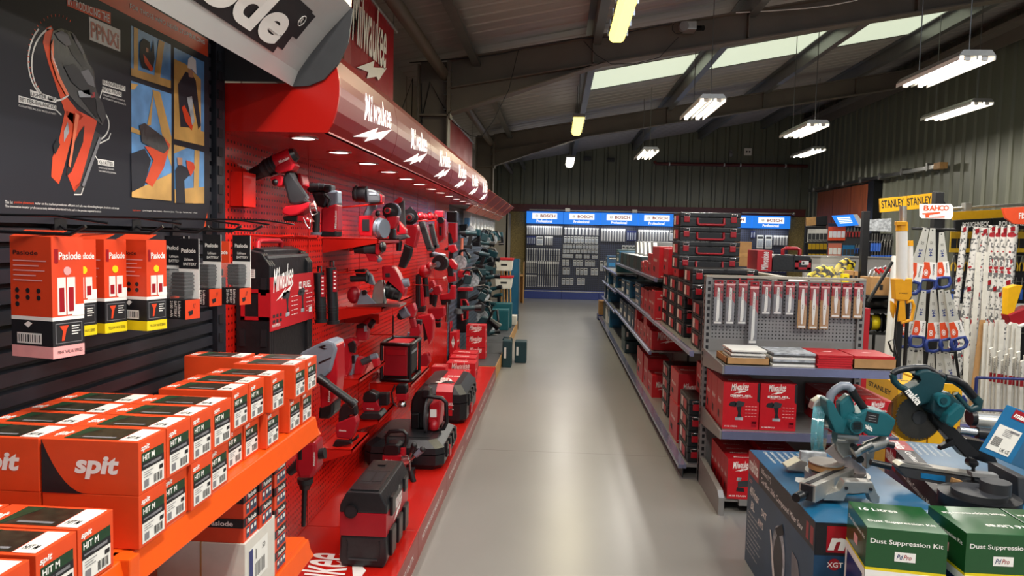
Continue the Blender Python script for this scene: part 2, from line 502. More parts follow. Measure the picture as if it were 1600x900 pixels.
# portal frames
for n, y in enumerate((7.6, 13.0)):
    b = B()
    zt = lambda x: 3.29 + .168 * (x + 1.14)
    a, e, h = -1.145, XR, .42
    web = [(a, zt(a)), (e, zt(e)), (e, zt(e) - .28), (h, zt(h) - .28), (a, 2.75)]
    b.prism([(x, y + .06, z) for x, z in web], (0, .012, 0), BEAM)
    def flange(p, q, w=.17, t=.014):
        b.prism([(p[0], y - .02, p[1]), (q[0], y - .02, q[1]), (q[0], y - .02, q[1] + t), (p[0], y - .02, p[1] + t)], (0, w, 0), BEAM)
    flange((a, zt(a)), (e, zt(e))); flange((h, zt(h) - .28), (e, zt(e) - .28)); flange((a, 2.75), (h, zt(h) - .28))
    flange((a, zt(a) - .28), (h, zt(h) - .28), t=.01)
    for x in (.32, 1.85, 3.47, 5.0): b.box(x - .006, x + .006, y - .01, y + .06, zt(x) - .25, zt(x), BEAM)
    struct('beam', b)
    b = B()
    b.box(a - .3, a, y + .06, y + .072, 0, zt(a), BEAM); b.box(a - .014, a, y - .02, y + .15, 0, zt(a), BEAM)
    b.box(a - .32, a - .3, y - .02, y + .15, 0, zt(a) - .04, BEAM); b.box(a - .3, a, y - .02, y + .06, 2.73, 2.75, BEAM)
    b.box(a, a + .02, y - .02, y + .15, 2.71, zt(a), BEAM)
    for z in (2.8, 2.95, 3.08, 3.2):
        for dy in (.01, .11): b.cyl((a - .05, y + dy, z), (a + .03, y + dy, z), .009, PURL, n=6)
    struct('column', b)
for x in (-.9, .32, 1.85, 3.47, 5.0):
    b = B(); z = roof_z(x) - .02; s = .185
    # a zed section: web with two lips
    b.prism([(x - .006, YF, z), (x + .006, YF, z), (x + .006, YF, z - .19), (x - .006, YF, z - .19)], (0, YB - YF, 0), PURL)
    b.prism([(x, YF, z - .178), (x + .075, YF, z - .178), (x + .075, YF, z - .192), (x, YF, z - .192)], (0, YB - YF, 0), PURL)
    b.prism([(x + .067, YF, z - .15), (x + .075, YF, z - .15), (x + .075, YF, z - .185), (x + .067, YF, z - .185)], (0, YB - YF, 0), PURL)
    b.prism([(x - .07, YF, z), (x, YF, z), (x, YF, z - .012), (x - .07, YF, z - .012)], (0, YB - YF, 0), PURL)
    struct('beam', b)
b = B(); b.cyl((-1.2, YF, 3.16), (-1.2, YB, 3.16), .055, BEAM, n=16); struct('beam', b)
b = B()
b.box(5.95, XR - .04, YF, YB, roof_z(6.1) - .27, roof_z(6.1) - .21, BEAM); b.box(6.13, 6.15, YF, YB, roof_z(6.1) - .45, roof_z(6.1) - .21, BEAM)
struct('beam', b)
# back-wall joinery left of the blue displays
b = B(); b.box(-1.7, 6.15, YB - .12, YB - .07, 2.18, 2.36, RUST); struct('trim_1', b)
b = B(); b.box(-1.2, -.795, YB - .09, YB - .05, 0, 2.17, OSB); struct('trim_2', b)
b = B(); b.box(5.66, 6.15, YB - .09, YB - .05, 0, 2.17, OSB); struct('trim_3', b)
b = B(); b.box(-1.72, -1.2, YB - 1.0, YB - .95, 0, 2.1, EAVE); b.box(-1.24, -1.18, YB - 1.0, YB - .1, 0, 2.1, EAVE); struct('wall_left_partition', b)
# sliding door of reddish board on its track, right-hand wall
b = B()
b.box(6.12, 6.16, 14.9, 17.9, .05, 2.72, WOOD)
for y in (15.9, 16.9): b.box(6.115, 6.12, y, y + .015, .05, 2.72, RUST)
struct('door_1', b)
b = B(); b.box(6.05, 6.2, 14.62, 14.9, 0, 2.75, BLK); struct('trim_4', b)
b = B()
b.box(6.02, 6.1, 12.3, 18.3, 2.76, 2.82, STEEL)
for i in range(7): b.box(6.0, 6.2, 12.5 + .9 * i, 12.56 + .9 * i, 2.74, 2.86, PURL)
b.box(6.0, 6.12, 12.1, 12.3, 2.74, 2.84, TIM)
solo('door_track', 'long steel sliding door track above the reddish board door', 'track', b)

# ------------------------------------------------------------------ lamps of the shop
def area(name, parent, loc, w, l, power, col):
    L = bpy.data.lights.new(name, 'AREA'); L.shape = 'RECTANGLE'; L.size = w; L.size_y = l; L.energy = power; L.color = col
    o = bpy.data.objects.new(name, L); COL.objects.link(o); o.parent = parent; o.location = loc
    return o
def twin(x, y, z, L, label, rz=0.0):
    bd, tb, wr = B(), [], B()
    bd.prism([(-.13, 0, 0), (-.1, 0, .038), (.1, 0, .038), (.13, 0, 0), (.115, 0, 0), (.09, 0, .045), (.012, 0, .045), (0, 0, .02), (-.012, 0, .045), (-.09, 0, .045), (-.115, 0, 0)][:4] + [(.13, 0, -.004), (-.13, 0, -.004)], (0, L, 0), ALU)
    for sx in (-.062, .062):
        t = B(); t.cyl((sx, .03, -.016), (sx, L - .03, -.016), .017, FLUO, n=10); tb.append(t)
        for e in (.012, L - .03): bd.box(sx - .02, sx + .02, e, e + .018, -.035, 0, WHT)
    bd.box(-.006, .006, 0, L, -.03, -.004, ALU); bd.box(-.13, -.124, 0, L, -.035, 0, WHT); bd.box(.124, .13, 0, L, -.035, 0, WHT)
    top = roof_z(x) - .22 - z
    wrs = []
    for e in (.12, L - .12): w_ = B(); w_.cyl((0, e, .05), (0, e, top + .2), .005, PURL, n=5); wrs.append(('suspension_wire', w_))
    r = thing('hanging_fluorescent_light', label, 'ceiling light', [('housing', bd), ('tube', tb[0]), ('tube', tb[1])] + wrs, 'twin fluorescent fittings under the roof', org=(0, 0, 0))
    r.location = (x, y, z); r.rotation_euler = (0, 0, rz)
    for sx in (-.062, .062): area('fluorescent_glow', r, (sx, L / 2, -.037), .06, L - .1, POWER_TWIN, (1, .95, .86))
    return r
def batten(x, y, z, L, label, yellow):
    bd, df, wr = B(), B(), B()
    bd.box(-.075, .075, 0, L, .03, .075, GREY, .01)
    df.prism([(-.07, 0, .03), (-.06, 0, -.01), (-.035, 0, -.028), (.035, 0, -.028), (.06, 0, -.01), (.07, 0, .03)], (0, L, 0), FLUY if yellow else FLUO, .004)
    cls = []
    for i in range(5):
        for sx in (-.078, .078): cl = B(); cls.append(('clip', cl)); cl.box(sx - .007, sx + .007, .06 + i * (L - .14) / 4, .08 + i * (L - .14) / 4, .01, .06, CHR)
    wrs = []
    for e in (.12, L - .12): w_ = B(); w_.cyl((0, e, .07), (0, e, roof_z(x) - .02 - z), .005, PURL, n=5); wrs.append(('suspension_wire', w_))
    r = thing('fluorescent_batten', label, 'ceiling light', [('housing', bd, cls), ('diffuser', df)] + wrs, 'single sealed fluorescent battens', org=(0, 0, 0))
    r.location = (x, y, z)
    area('batten_glow', r, (0, L / 2, -.031), .07, L - .06, POWER_BATTEN, (1, .9, .62) if yellow else (1, .95, .85))
    return r
p = at(978, 62, Z=3.2)
batten(.465, 5.15, 3.2, 1.27, 'yellowed fluorescent batten nearest the camera, at the top of the picture', True)
batten(.24, 9.4, 3.0, 1.27, 'small yellowish batten hanging before the second roof beam', True)
batten(.215, 13.6, 2.95, 1.27, 'smallest white batten hanging near the back wall', False)
twin(1.48, 7.37, 2.9, 1.15, 'twin fluorescent light hanging below the middle of the rooflight')
twin(3.02, 5.65, 2.9, 1.0, 'large twin fluorescent light hanging nearest the right-hand wall')
twin(2.98, 8.81, 2.9, 1.05, 'twin fluorescent light hanging before the far right corner')
twin(1.4, 11.5, 2.9, 1.2, 'far twin fluorescent light hanging before the green back wall')
for x, y in ((-.1, .2), (1.6, 1.0), (3.3, .6), (4.9, 3.2), (4.9, 9.0), (4.6, 13.5)):
    twin(x, y, 2.95 if x < 4 else 3.2, 1.2, 'twin fluorescent light of the rows that go on outside the picture')
b = B()
c = at(1075, 45, Y=7.53)
b.cyl(c + V(-.06, -.05, 0), c + V(-.06, -.14, -.01), .045, GREY); b.box(c.x - .05, c.x + .07, c.y - .1, c.y + .08, c.z - .03, c.z + .05, ALU, .01)
b2 = B(); b2.cyl(c + V(.07, -.02, 0), c + V(.13, -.1, -.02), .026, BLK)
b3 = B(); b3.tube([c + V(-.1 + .06 * math.cos(a * .7), -.03, .06 * math.sin(a * .7)) for a in range(10)], .004, BLK, 5)
thing('security_camera', 'grey security camera with a coil of cable on the nearest roof beam', 'camera', [('housing', b), ('lens', b2), ('cable_coil', b3)])
b = B()
b.tube([at(x, y, Y=7.55) for x, y in ((640, 98), (702, 93), (742, 90), (785, 84), (820, 75), (860, 68), (905, 60), (950, 58), (1000, 46), (1050, 37))], .006, BLK, 5)
b.tube([at(x, y, Y=7.55) for x, y in ((810, 78), (795, 140), (770, 190), (752, 214), (735, 212), (706, 190))], .004, BLK, 5)
solo('power_cable', 'thin black cable running along the nearest roof beam to the camera', 'cable', b)
b = B(); b.tube([at(x, y, Y=7.54) for x, y in ((1060, 58), (1030, 90), (990, 100), (955, 100), (932, 86), (912, 64))], .004, BLK, 5)
solo('power_cable', 'loose black cable sagging below the security camera', 'cable', b)
b = B(); b.tube([at(x, y, Y=7.55) for x, y in ((1150, 20), (1205, 17), (1260, 13), (1300, 8), (1340, 0))], .006, WHT, 5)
solo('power_cable', 'white cable along the nearest roof beam right of the camera', 'cable', b)
b = B()
for pts in (((655, 205), (672, 128), (700, 180)), ((629, 168), (645, 122), (643, 190)), ((660, 200), (658, 130))): b.tube([at(x, y, Y=7.652) for x, y in pts], .005, BLK, 5)
solo('power_cable', 'black cables hanging down the steel column behind the red banner', 'cable', b)
# pipe and boxes on the back wall
b = B(); b.cyl((2.42, YB - .1, 3.43), (6.15, YB - .1, 3.43), .04, RUST); b.cyl((2.42, YB - .1, 3.43), (2.40, YB - .1, 3.5), .04, RUST)
b2 = []
for x in (2.75, 4.1, 4.5, 5.6): q = B(); b2.append(('clip', q)); q.cyl((x, YB - .1, 3.43), (x + .03, YB - .1, 3.43), .047, PAPER); q.box(x + .008, x + .022, YB - .06, YB - .037, 3.42, 3.44, PAPER)
thing('sprinkler_pipe', 'dark red pipe with pale clips along the green back wall', 'pipe', [('pipe', b)] + b2)
b = B(); c = at(1169, 237, Y=YB - .08); b.box(c.x - .09, c.x + .09, c.y, c.y + .06, c.z - .09, c.z + .09, WHT, .01)
for s in (-.035, .035): b.cyl(c + V(s, .001, 0), c + V(s, -.008, 0), .022, BLK, n=10)
solo('socket_box', 'white twin socket box above the red pipe', 'socket', b)
b = B(); c = at(1142, 241, Y=YB - .08); b.ball(c, (.05, .05, .07), GREY); b.box(c.x - .03, c.x + .03, c.y, c.y + .05, c.z + .03, c.z + .1, GREY)
solo('alarm_sensor', 'small grey sensor beside the white socket box', 'sensor', b)
for (px, py), w in (((918, 248), 'left'), ((954, 250), 'right')):
    b = B(); c = at(px, py, Y=YB - .06); b.box(c.x - .1, c.x + .1, c.y - .06, c.y + .03, c.z - .05, c.z + .05, DGREY, .02); b.cyl(c + V(0, -.06, 0), c + V(0, -.09, 0), .035, DGREY)
    solo('emergency_lamp', 'small dark lamp on the green back wall, the %s one of two' % w, 'lamp', b)
b = B(); b.cyl((-.7, YB - .5, 2.21), (3.2, YB - .5, 2.21), .018, ALU)
for x in (.25, 1.9): b.box(x - .06, x + .06, YB - .53, YB - .47, 2.18, 2.26, ALU)
b.cyl((4.5, YB - .5, 2.24), (5.75, YB - .5, 2.24), .018, ALU); b.ball((5.75, YB - .5, 2.24), .04, ALU)
solo('support_rail', 'thin pale rail running above the lit blue headers', 'rail', b)
# ------------------------------------------------------------------ black slatwall unit with orange shelves (left foreground)
XS = -1.12
def wt(b, s, p, q, hpx, X, mat, bold=.01, shear=0, fit=True):
    """lettering on a plane X = const, running from pixel p to pixel q along its baseline"""
    a, c = at(p[0], p[1], X=X), at(q[0], q[1], X=X)
    r = c - a; w = r.length; r.normalize()
    h = (at(p[0], p[1] - hpx, X=X) - a).length
    return b.text(s, a, r, EZ, h, mat, w=w if fit else None, bold=bold, shear=shear)
def wp(b, pts, X, mat): return b.poly([at(x, y, X=X) for x, y in pts], mat)
def wl(b, pts, w, X, mat):
    ps = [at(x, y, X=X) for x, y in pts]
    for p, q in zip(ps, ps[1:]):
        n = (q - p).cross(EX).normalized() * w / 2
        b.poly([p - n, q - n, q + n, p + n], mat)
    return b

pan = B()
z = .12
while z < 2.3:
    pan.prism([(XS, z, 0)[0:1] + (.2, z + .003), (XS + .018, .2, z + .006), (XS + .018, .2, z + .034), (XS, .2, z + .037)], (0, 2.1, 0), SLAT)
    z += .042
pan.box(XS - .03, XS, .2, 2.36, 0, 2.3, TXT)
up = B(); up.box(XS - .02, XS + .03, 2.31, 2.37, 0, 2.14, SLAT)
for i in range(34): up.box(XS + .03, XS + .034, 2.318, 2.345, .12 + i * .06, .15 + i * .06, TXT)
up2 = B(); up2.prism([(XS + .02, 2.3745, 1.99), (XS + .02, 2.3745, 2.2), (-.9, 2.3745, 2.0), (-.9, 2.3745, 1.99)], (0, .012, 0), DGREY)
sh = []
for zt, x1, y1 in ((.962, -.69, 2.12), (.6, -.70, 2.09)):
    b = B(); b.box(XS + .02, x1 - .03, .45, y1, zt - .022, zt - .004, ORNG)
    b.prism([(x1 - .05, .45, zt - .008), (x1 - .03, .45, zt - .005), (x1 - .012, .45, zt - .005), (x1, .45, zt - .06), (x1 - .016, .45, zt - .065), (x1 - .034, .45, zt - .01)], (0, y1 - .45, 0), ORNG, .003)
    b.prism([(XS + .02, y1, zt - .02), (x1 - .03, y1, zt - .005), (x1, y1, zt - .06), (x1 - .02, y1, zt - .085), (XS + .02, y1, zt - .1)], (0, .012, 0), ORNG)
    b.box(x1 - .04, x1 + .004, 1.135, 1.165, zt - .07, zt - .004, ORNG, .003)
    sh.append(('shelf', b))
thing('slatwall_unit', 'black slatwall display unit with two orange shelves, left foreground', 'display unit', [('slat_panel', pan), ('upright', up), ('side_plate', up2)] + sh)

# poster
SALM0 = M('pale orange print', 'e8754e', .45)
X0 = XS + .024; Xa, Xb, Xc, Xd = X0 + .0035, X0 + .0042, X0 + .0049, X0 + .0056
bd, al, ph = B(), B(), []
p0, p1 = at(325, 88, X=X0), at(324, 357, X=X0)
bd.box(X0, X0 + .003, 1.1, p0.y, p1.z, 2.12, POST)
wp(al, [(150, -40), (325, 62), (325, 89), (150, -2)], Xa, OBOX)
wt(al, 'FOR THOSE WHO NEVER STOP BUILDING', (203, 13), (320, 70), 8, Xb, WHT)
wp(al, [(318, 357), (324, 332), (324, 344), (321, 357)], Xa, OBOX)
wp(al, [(104, -2), (173, 20), (173, 38), (105, 9)], Xa, OBOX); wt(al, 'INTRODUCING THE', (106, 7), (171, 35), 13, Xb, WHT)
wp(al, [(139, 26), (188, 47), (188, 81), (140, 62)], Xa, WHT); wt(al, 'PPNXi', (142, 58), (186, 77), 25, Xb, DRED, bold=.03)
for s, q, txt in (('LIGHTER AND', ((47, 140), (88, 153), (88, 161), (48, 151)), ((49, 150), (87, 159))), ('BETTER-BALANCED', ((29, 149), (88, 165), (88, 173), (29, 160)), ((31, 158), (87, 171))),
                  ('RE-ENGINEERED', ((160, 124), (196, 135), (196, 143), (160, 132)), ((161, 131), (195, 141))), ('NOSE PROBE', ((160, 135), (190, 144), (190, 152), (160, 144)), ((161, 142), (189, 150))),
                  ('X6 FASTER', ((153, 248), (178, 252), (178, 261), (153, 257)), ((154, 256), (177, 260)))):
    wp(al, q, Xa, WHT); wt(al, s, txt[0], txt[1], 6.5, Xb, TXT, bold=.0)
wt(al, 'GUARANTEES ALL DAY PRODUCTIVITY', (29, 166), (88, 180), 3, Xa, WHT, bold=0)
wt(al, 'SMALLER DESIGN TO IMPROVE', (161, 149), (195, 159), 2.6, Xa, WHT, bold=0); wt(al, 'ACCESSIBILITY AND DURABILITY', (161, 154), (197, 165), 2.6, Xa, WHT, bold=0)
wt(al, 'THAN HAND NAILING', (154, 263), (178, 266), 2.4, Xa, WHT, bold=0); wt(al, 'THE SAME APPLICATION', (154, 268), (181, 272), 2.4, Xa, WHT, bold=0)
wt(al, 'The 1st', (8, 318), (20, 318.6), 5, Xa, WHT, bold=0); wt(al, 'positive placement', (22, 318.6), (53, 320.5), 5, Xa, OBOX, bold=0)
wt(al, 'nailer on the market provides an efficient and safe way of installing hangers, brackets and straps', (55, 320.5), (186, 328), 5, Xa, WHT, bold=0)
wt(al, 'The innovative locator probe accurately delivers a hardened twist nail in the precise required location', (8, 325), (158, 333), 5, Xa, WHT, bold=0)
wt(al, 'Applications:', (207, 330), (220, 330.6), 3, Xa, OBOX, bold=0); wt(al, '- Joist Hangers  - Sole brackets  - Connector plates  - Truss clips  - Restraint straps  - L Plates', (222, 330.6), (308, 334), 3, Xa, WHT, bold=0)
for c0, r, a0, a1, asp in (((87, 100), 44, 100, 395, 1.3), ((90, 95), 54, 130, 235, 1.2), ((150, 195), 24, -80, 60, 1.0)):
    wl(al, [(c0[0] + r * .85 * math.cos(R(a)), c0[1] - r * asp * math.sin(R(a))) for a in range(a0, a1 + 1, 9)], .004, Xa, PAPER)
for a in range(60, 230, 8): wl(al, [(88 + 42 * math.cos(R(a)), 88 - 62 * math.sin(R(a))), (88 + 45 * math.cos(R(a)), 88 - 66 * math.sin(R(a)))], .002, Xa, OBOX)
wl(al, [(116, 304), (127, 304), (154, 225), (170, 217), (173, 208)], .003, Xa, PAPER); wl(al, [(86, 170), (96, 180)], .003, Xa, PAPER); wl(al, [(160, 140), (154, 160)], .003, Xa, PAPER); wl(al, [(153, 250), (148, 242)], .003, Xa, PAPER)
nl = B()
wp(nl, [(67, 66), (72, 44), (80, 40), (84, 48), (78, 68), (78, 90), (86, 118), (100, 146), (119, 170), (130, 182), (116, 196), (103, 180), (90, 140), (76, 100)], Xa, OBOX)
wp(nl, [(102, 172), (116, 178), (112, 215), (100, 262), (92, 288), (80, 276), (82, 246), (92, 220)], Xa, OBOX)
wp(nl, [(116, 170), (152, 188), (146, 214), (124, 290), (116, 300), (104, 270), (112, 225)], Xa, OBOX2)
wp(nl, [(148, 204), (160, 212), (130, 300), (116, 306), (116, 292), (126, 284)], Xa, DGREY)
wp(nl, [(124, 206), (132, 196), (130, 222), (112, 268), (104, 276), (108, 240)], Xb, TXT); wp(nl, [(100, 205), (106, 190), (108, 206), (100, 222)], Xb, SHEEN)
wp(nl, [(83, 48), (96, 44), (112, 50), (128, 72), (138, 98), (147, 110), (150, 140), (163, 168), (166, 182), (160, 196), (148, 186), (120, 162), (100, 140), (86, 112), (79, 88), (79, 66)], Xb, BLK2)
wp(nl, [(98, 50), (112, 58), (128, 82), (136, 104), (128, 104), (112, 84)], Xc, DGREY); wp(nl, [(122, 148), (138, 138), (152, 158), (162, 186), (150, 184)], Xc, TXT); wp(nl, [(122, 142), (140, 140), (142, 152), (124, 152)], Xd, SHEEN); wp(nl, [(141, 145), (148, 144), (149, 152), (143, 153)], Xd, DRED)
wp(nl, [(83, 228), (90, 216), (94, 226), (86, 242)], Xc, TXT)
wp(nl, [(86, 52), (97, 48), (106, 54), (112, 70), (104, 72), (92, 62)], Xd, GTX); wp(nl, [(100, 104), (116, 100), (134, 120), (146, 150), (132, 146), (112, 128)], Xd, DGREY); wp(nl, [(126, 112), (138, 108), (146, 122), (148, 136), (138, 132)], Xd + .0003, GTX)
wp(nl, [(150, 156), (160, 160), (166, 180), (160, 192), (152, 176)], Xd, DGREY); wp(nl, [(112, 50), (118, 56), (132, 82), (130, 86), (118, 66)], Xd, GTX); wp(nl, [(155, 214), (159, 216), (132, 292), (128, 290)], Xd, GTX); wp(nl, [(118, 176), (124, 180), (116, 226), (110, 262), (107, 258), (113, 222)], Xd, SALM0); wp(nl, [(84, 60), (80, 70), (80, 92), (90, 124), (104, 150), (108, 148), (94, 120), (84, 90)], Xd, SALM0)
wt(nl, 'Paslode', (80, 86), (92, 116), 8, Xd + .0006, WHT, shear=-.3)
def photo(quad, items):
    b = B(); wp(b, quad, Xa, SKYB)
    for i, (pts, mt) in enumerate(items): wp(b, pts, Xb + .0003 * i, mt)
    ph.append(('photo_print', b))
photo([(205, 40), (267, 70), (267, 138), (205, 118)], [([(209, 42), (216, 45), (216, 121), (209, 119)], LUMB), ([(248, 62), (257, 66), (249, 132), (240, 129)], LUMB), ([(205, 106), (267, 126), (267, 138), (205, 118)], LUMB),
      ([(219, 66), (225, 60), (234, 66), (236, 82), (240, 62), (242, 92), (238, 112), (222, 106), (218, 90)], CLOTH), ([(228, 74), (232, 76), (232, 82), (228, 81)], SKIN), ([(224, 84), (230, 92), (240, 108), (236, 112), (226, 98)], OBOX)])
photo([(205, 126), (268, 147), (268, 314), (206, 308)], [([(238, 140), (250, 144), (268, 214), (268, 260), (258, 232)], LUMB), ([(230, 196), (240, 142), (236, 196)], LUMB), ([(205, 198), (228, 208), (228, 214), (205, 206)], LUMB), ([(205, 130), (216, 132), (210, 140), (205, 140)], LUMB),
      ([(205, 240), (226, 232), (236, 250), (226, 290), (206, 302)], CLOTH), ([(206, 300), (268, 270), (268, 314), (206, 308)], LUMB), ([(226, 228), (238, 230), (256, 214), (266, 226), (256, 262), (238, 292), (227, 284), (240, 250)], OBOX), ([(218, 196), (226, 192), (256, 214), (264, 232), (256, 240), (236, 230), (222, 222)], BLK2)])
photo([(272, 74), (319, 97), (319, 228), (272, 217)], [([(272, 92), (290, 100), (314, 124), (314, 206), (272, 196)], LUMB), ([(272, 196), (319, 206), (319, 228), (272, 217)], LUMB), ([(278, 132), (290, 112), (300, 116), (306, 126), (314, 196), (310, 202), (302, 160), (300, 200), (282, 198)], CLOTH),
      ([(294, 108), (302, 110), (302, 122), (295, 120)], SKIN), ([(293, 106), (294, 92), (300, 88), (306, 94), (307, 116), (300, 108)], WHT), ([(284, 168), (288, 164), (302, 192), (300, 204), (290, 190)], OBOX2), ([(292, 152), (300, 150), (304, 190), (300, 196)], SHEEN)])
photo([(272, 226), (319, 238), (319, 318), (273, 317)], [([(272, 226), (292, 231), (272, 240)], LUMB), ([(304, 234), (312, 236), (310, 318), (302, 318)], LUMB), ([(273, 296), (319, 292), (319, 318), (273, 317)], LUMB), ([(274, 266), (280, 256), (292, 262), (300, 262), (298, 272), (288, 282), (290, 318), (275, 317)], CLOTH),
      ([(277, 246), (285, 247), (285, 258), (278, 258)], SKIN), ([(291, 250), (302, 254), (305, 262), (298, 276), (292, 260)], OBOX2)])
thing('wall_poster', 'large dark poster of an orange and black nailer with four building photos', 'poster', [('poster_sheet', bd), ('printed_lettering', al), ('nailer_print', nl)] + ph, org=(X0, 1.7, p1.z))

# curved silver header sign
Y1 = 2.375
face = [(457, 135), (466, 112), (484, 86), (510, 54), (549, 12), (551, -30), (552, -80)]
cap = [(457, 135), (482, 134), (506, 124), (528, 100), (544, 66), (551, 14)]
fc = [at(x, y, Y=Y1) for x, y in face]
fb, cp_, bk, lt = B(), B(), B(), B()
fp = [p.copy() for p in fc]
fb.prism([V(p.x, .75, p.z) for p in fp] + [V(p.x - .006, .75, p.z + .004) for p in fp[::-1]], (0, Y1 - .75, 0), SILV)
cp_.prism([at(x, y, Y=Y1) for x, y in cap] + [p.copy() for p in fc[4:0:-1]], (0, .01, 0), DGREY)
bk.box(XS + .02, fc[3].x, .75, Y1 - .02, 2.31, 2.33, DGREY)
# distances along the curved sheet
arc = [0]
for p, q in zip(fp, fp[1:]): arc.append(arc[-1] + V(q.x - p.x, 0, q.z - p.z).length)
def on_sheet(y, s, out=.003):
    s = max(0, min(s, arc[-1] - 1e-4))
    i = max(k for k in range(len(arc) - 1) if arc[k] <= s)
    t = (s - arc[i]) / (arc[i + 1] - arc[i])
    d = V(fp[i + 1].x - fp[i].x, 0, fp[i + 1].z - fp[i].z).normalized()
    n = V(d.z, 0, -d.x)
    p = fp[i].lerp(fp[i + 1], t)
    return V(p.x, y, p.z) + n * out
def band(b, y0, y1, s0, s1, mat, out, round_=0):
    N = 10; v = []
    for i in range(N + 1):
        s = s0 + (s1 - s0) * i / N
        v += [on_sheet(y0, s, out), on_sheet(y1, s, out)]
    b.add(v, [(2 * i, 2 * i + 1, 2 * i + 3, 2 * i + 2) for i in range(N)], mat)
band(lt, .78, 2.15, .058, .225, TXT, .002); band(lt, 2.15, 2.19, .08, .225, TXT, .002); band(lt, 2.19, 2.225, .13, .22, TXT, .002)
lt.text('Paslode', (0, 0, 0), EY, EZ, .135, WHT, w=.95, bold=.035, shear=.12, fn=lambda u, v: on_sheet(1.18 + u, .07 + v, .004))
lt.text('R', (0, 0, 0), EY, EZ, .016, WHT, bold=.0, fn=lambda u, v: on_sheet(2.163 + u, .175 + v, .004))
pr_ = [on_sheet(2.17 + .017 * math.cos(a * .6283), .183 + .017 * math.sin(a * .6283), .0045) for a in range(11)]
for p, q in zip(pr_, pr_[1:]): lt.cyl(p, q, .0014, WHT, n=4)
thing('header_sign', 'curved silver header sign with white lettering on a black band, top left', 'sign', [('sign_face', fb, [('lettering', lt)]), ('end_cap', cp_), ('back_plate', bk)])

# long black hooks with their stock
def hook(x, y, z, L):
    b = B(); b.tube([(XS + .026, y, z + .01), (XS + .04, y, z), (x - .03, y, z - .004), (x, y, z + .012)], .0035, BLK, 6); b.box(XS + .0185, XS + .028, y - .02, y + .02, z - .02, z + .025, BLK)
    b.tube([(XS + .026, y + .012, z + .03), (XS + .2, y + .006, z + .03), (XS + .3, y + .004, z + .018)], .0025, BLK, 6)
    return b
zh = 1.492
for i, (y, x, w) in enumerate(((1.30, -.86, 'first long black hook, through the pink-based orange carton'), (1.565, -.86, 'second long black hook, through the yellow-based orange cartons'), (1.86, -.9, 'long black hook holding the left pair of battery packs'), (2.06, -.9, 'long black hook holding the right pair of battery packs'), (2.26, -.92, 'bare black hook ending in front of the red pegboard'))):
    solo('display_hook', w, 'hook', hook(x, y, zh + .004 * i, 0), 'hooks on the black slatwall')
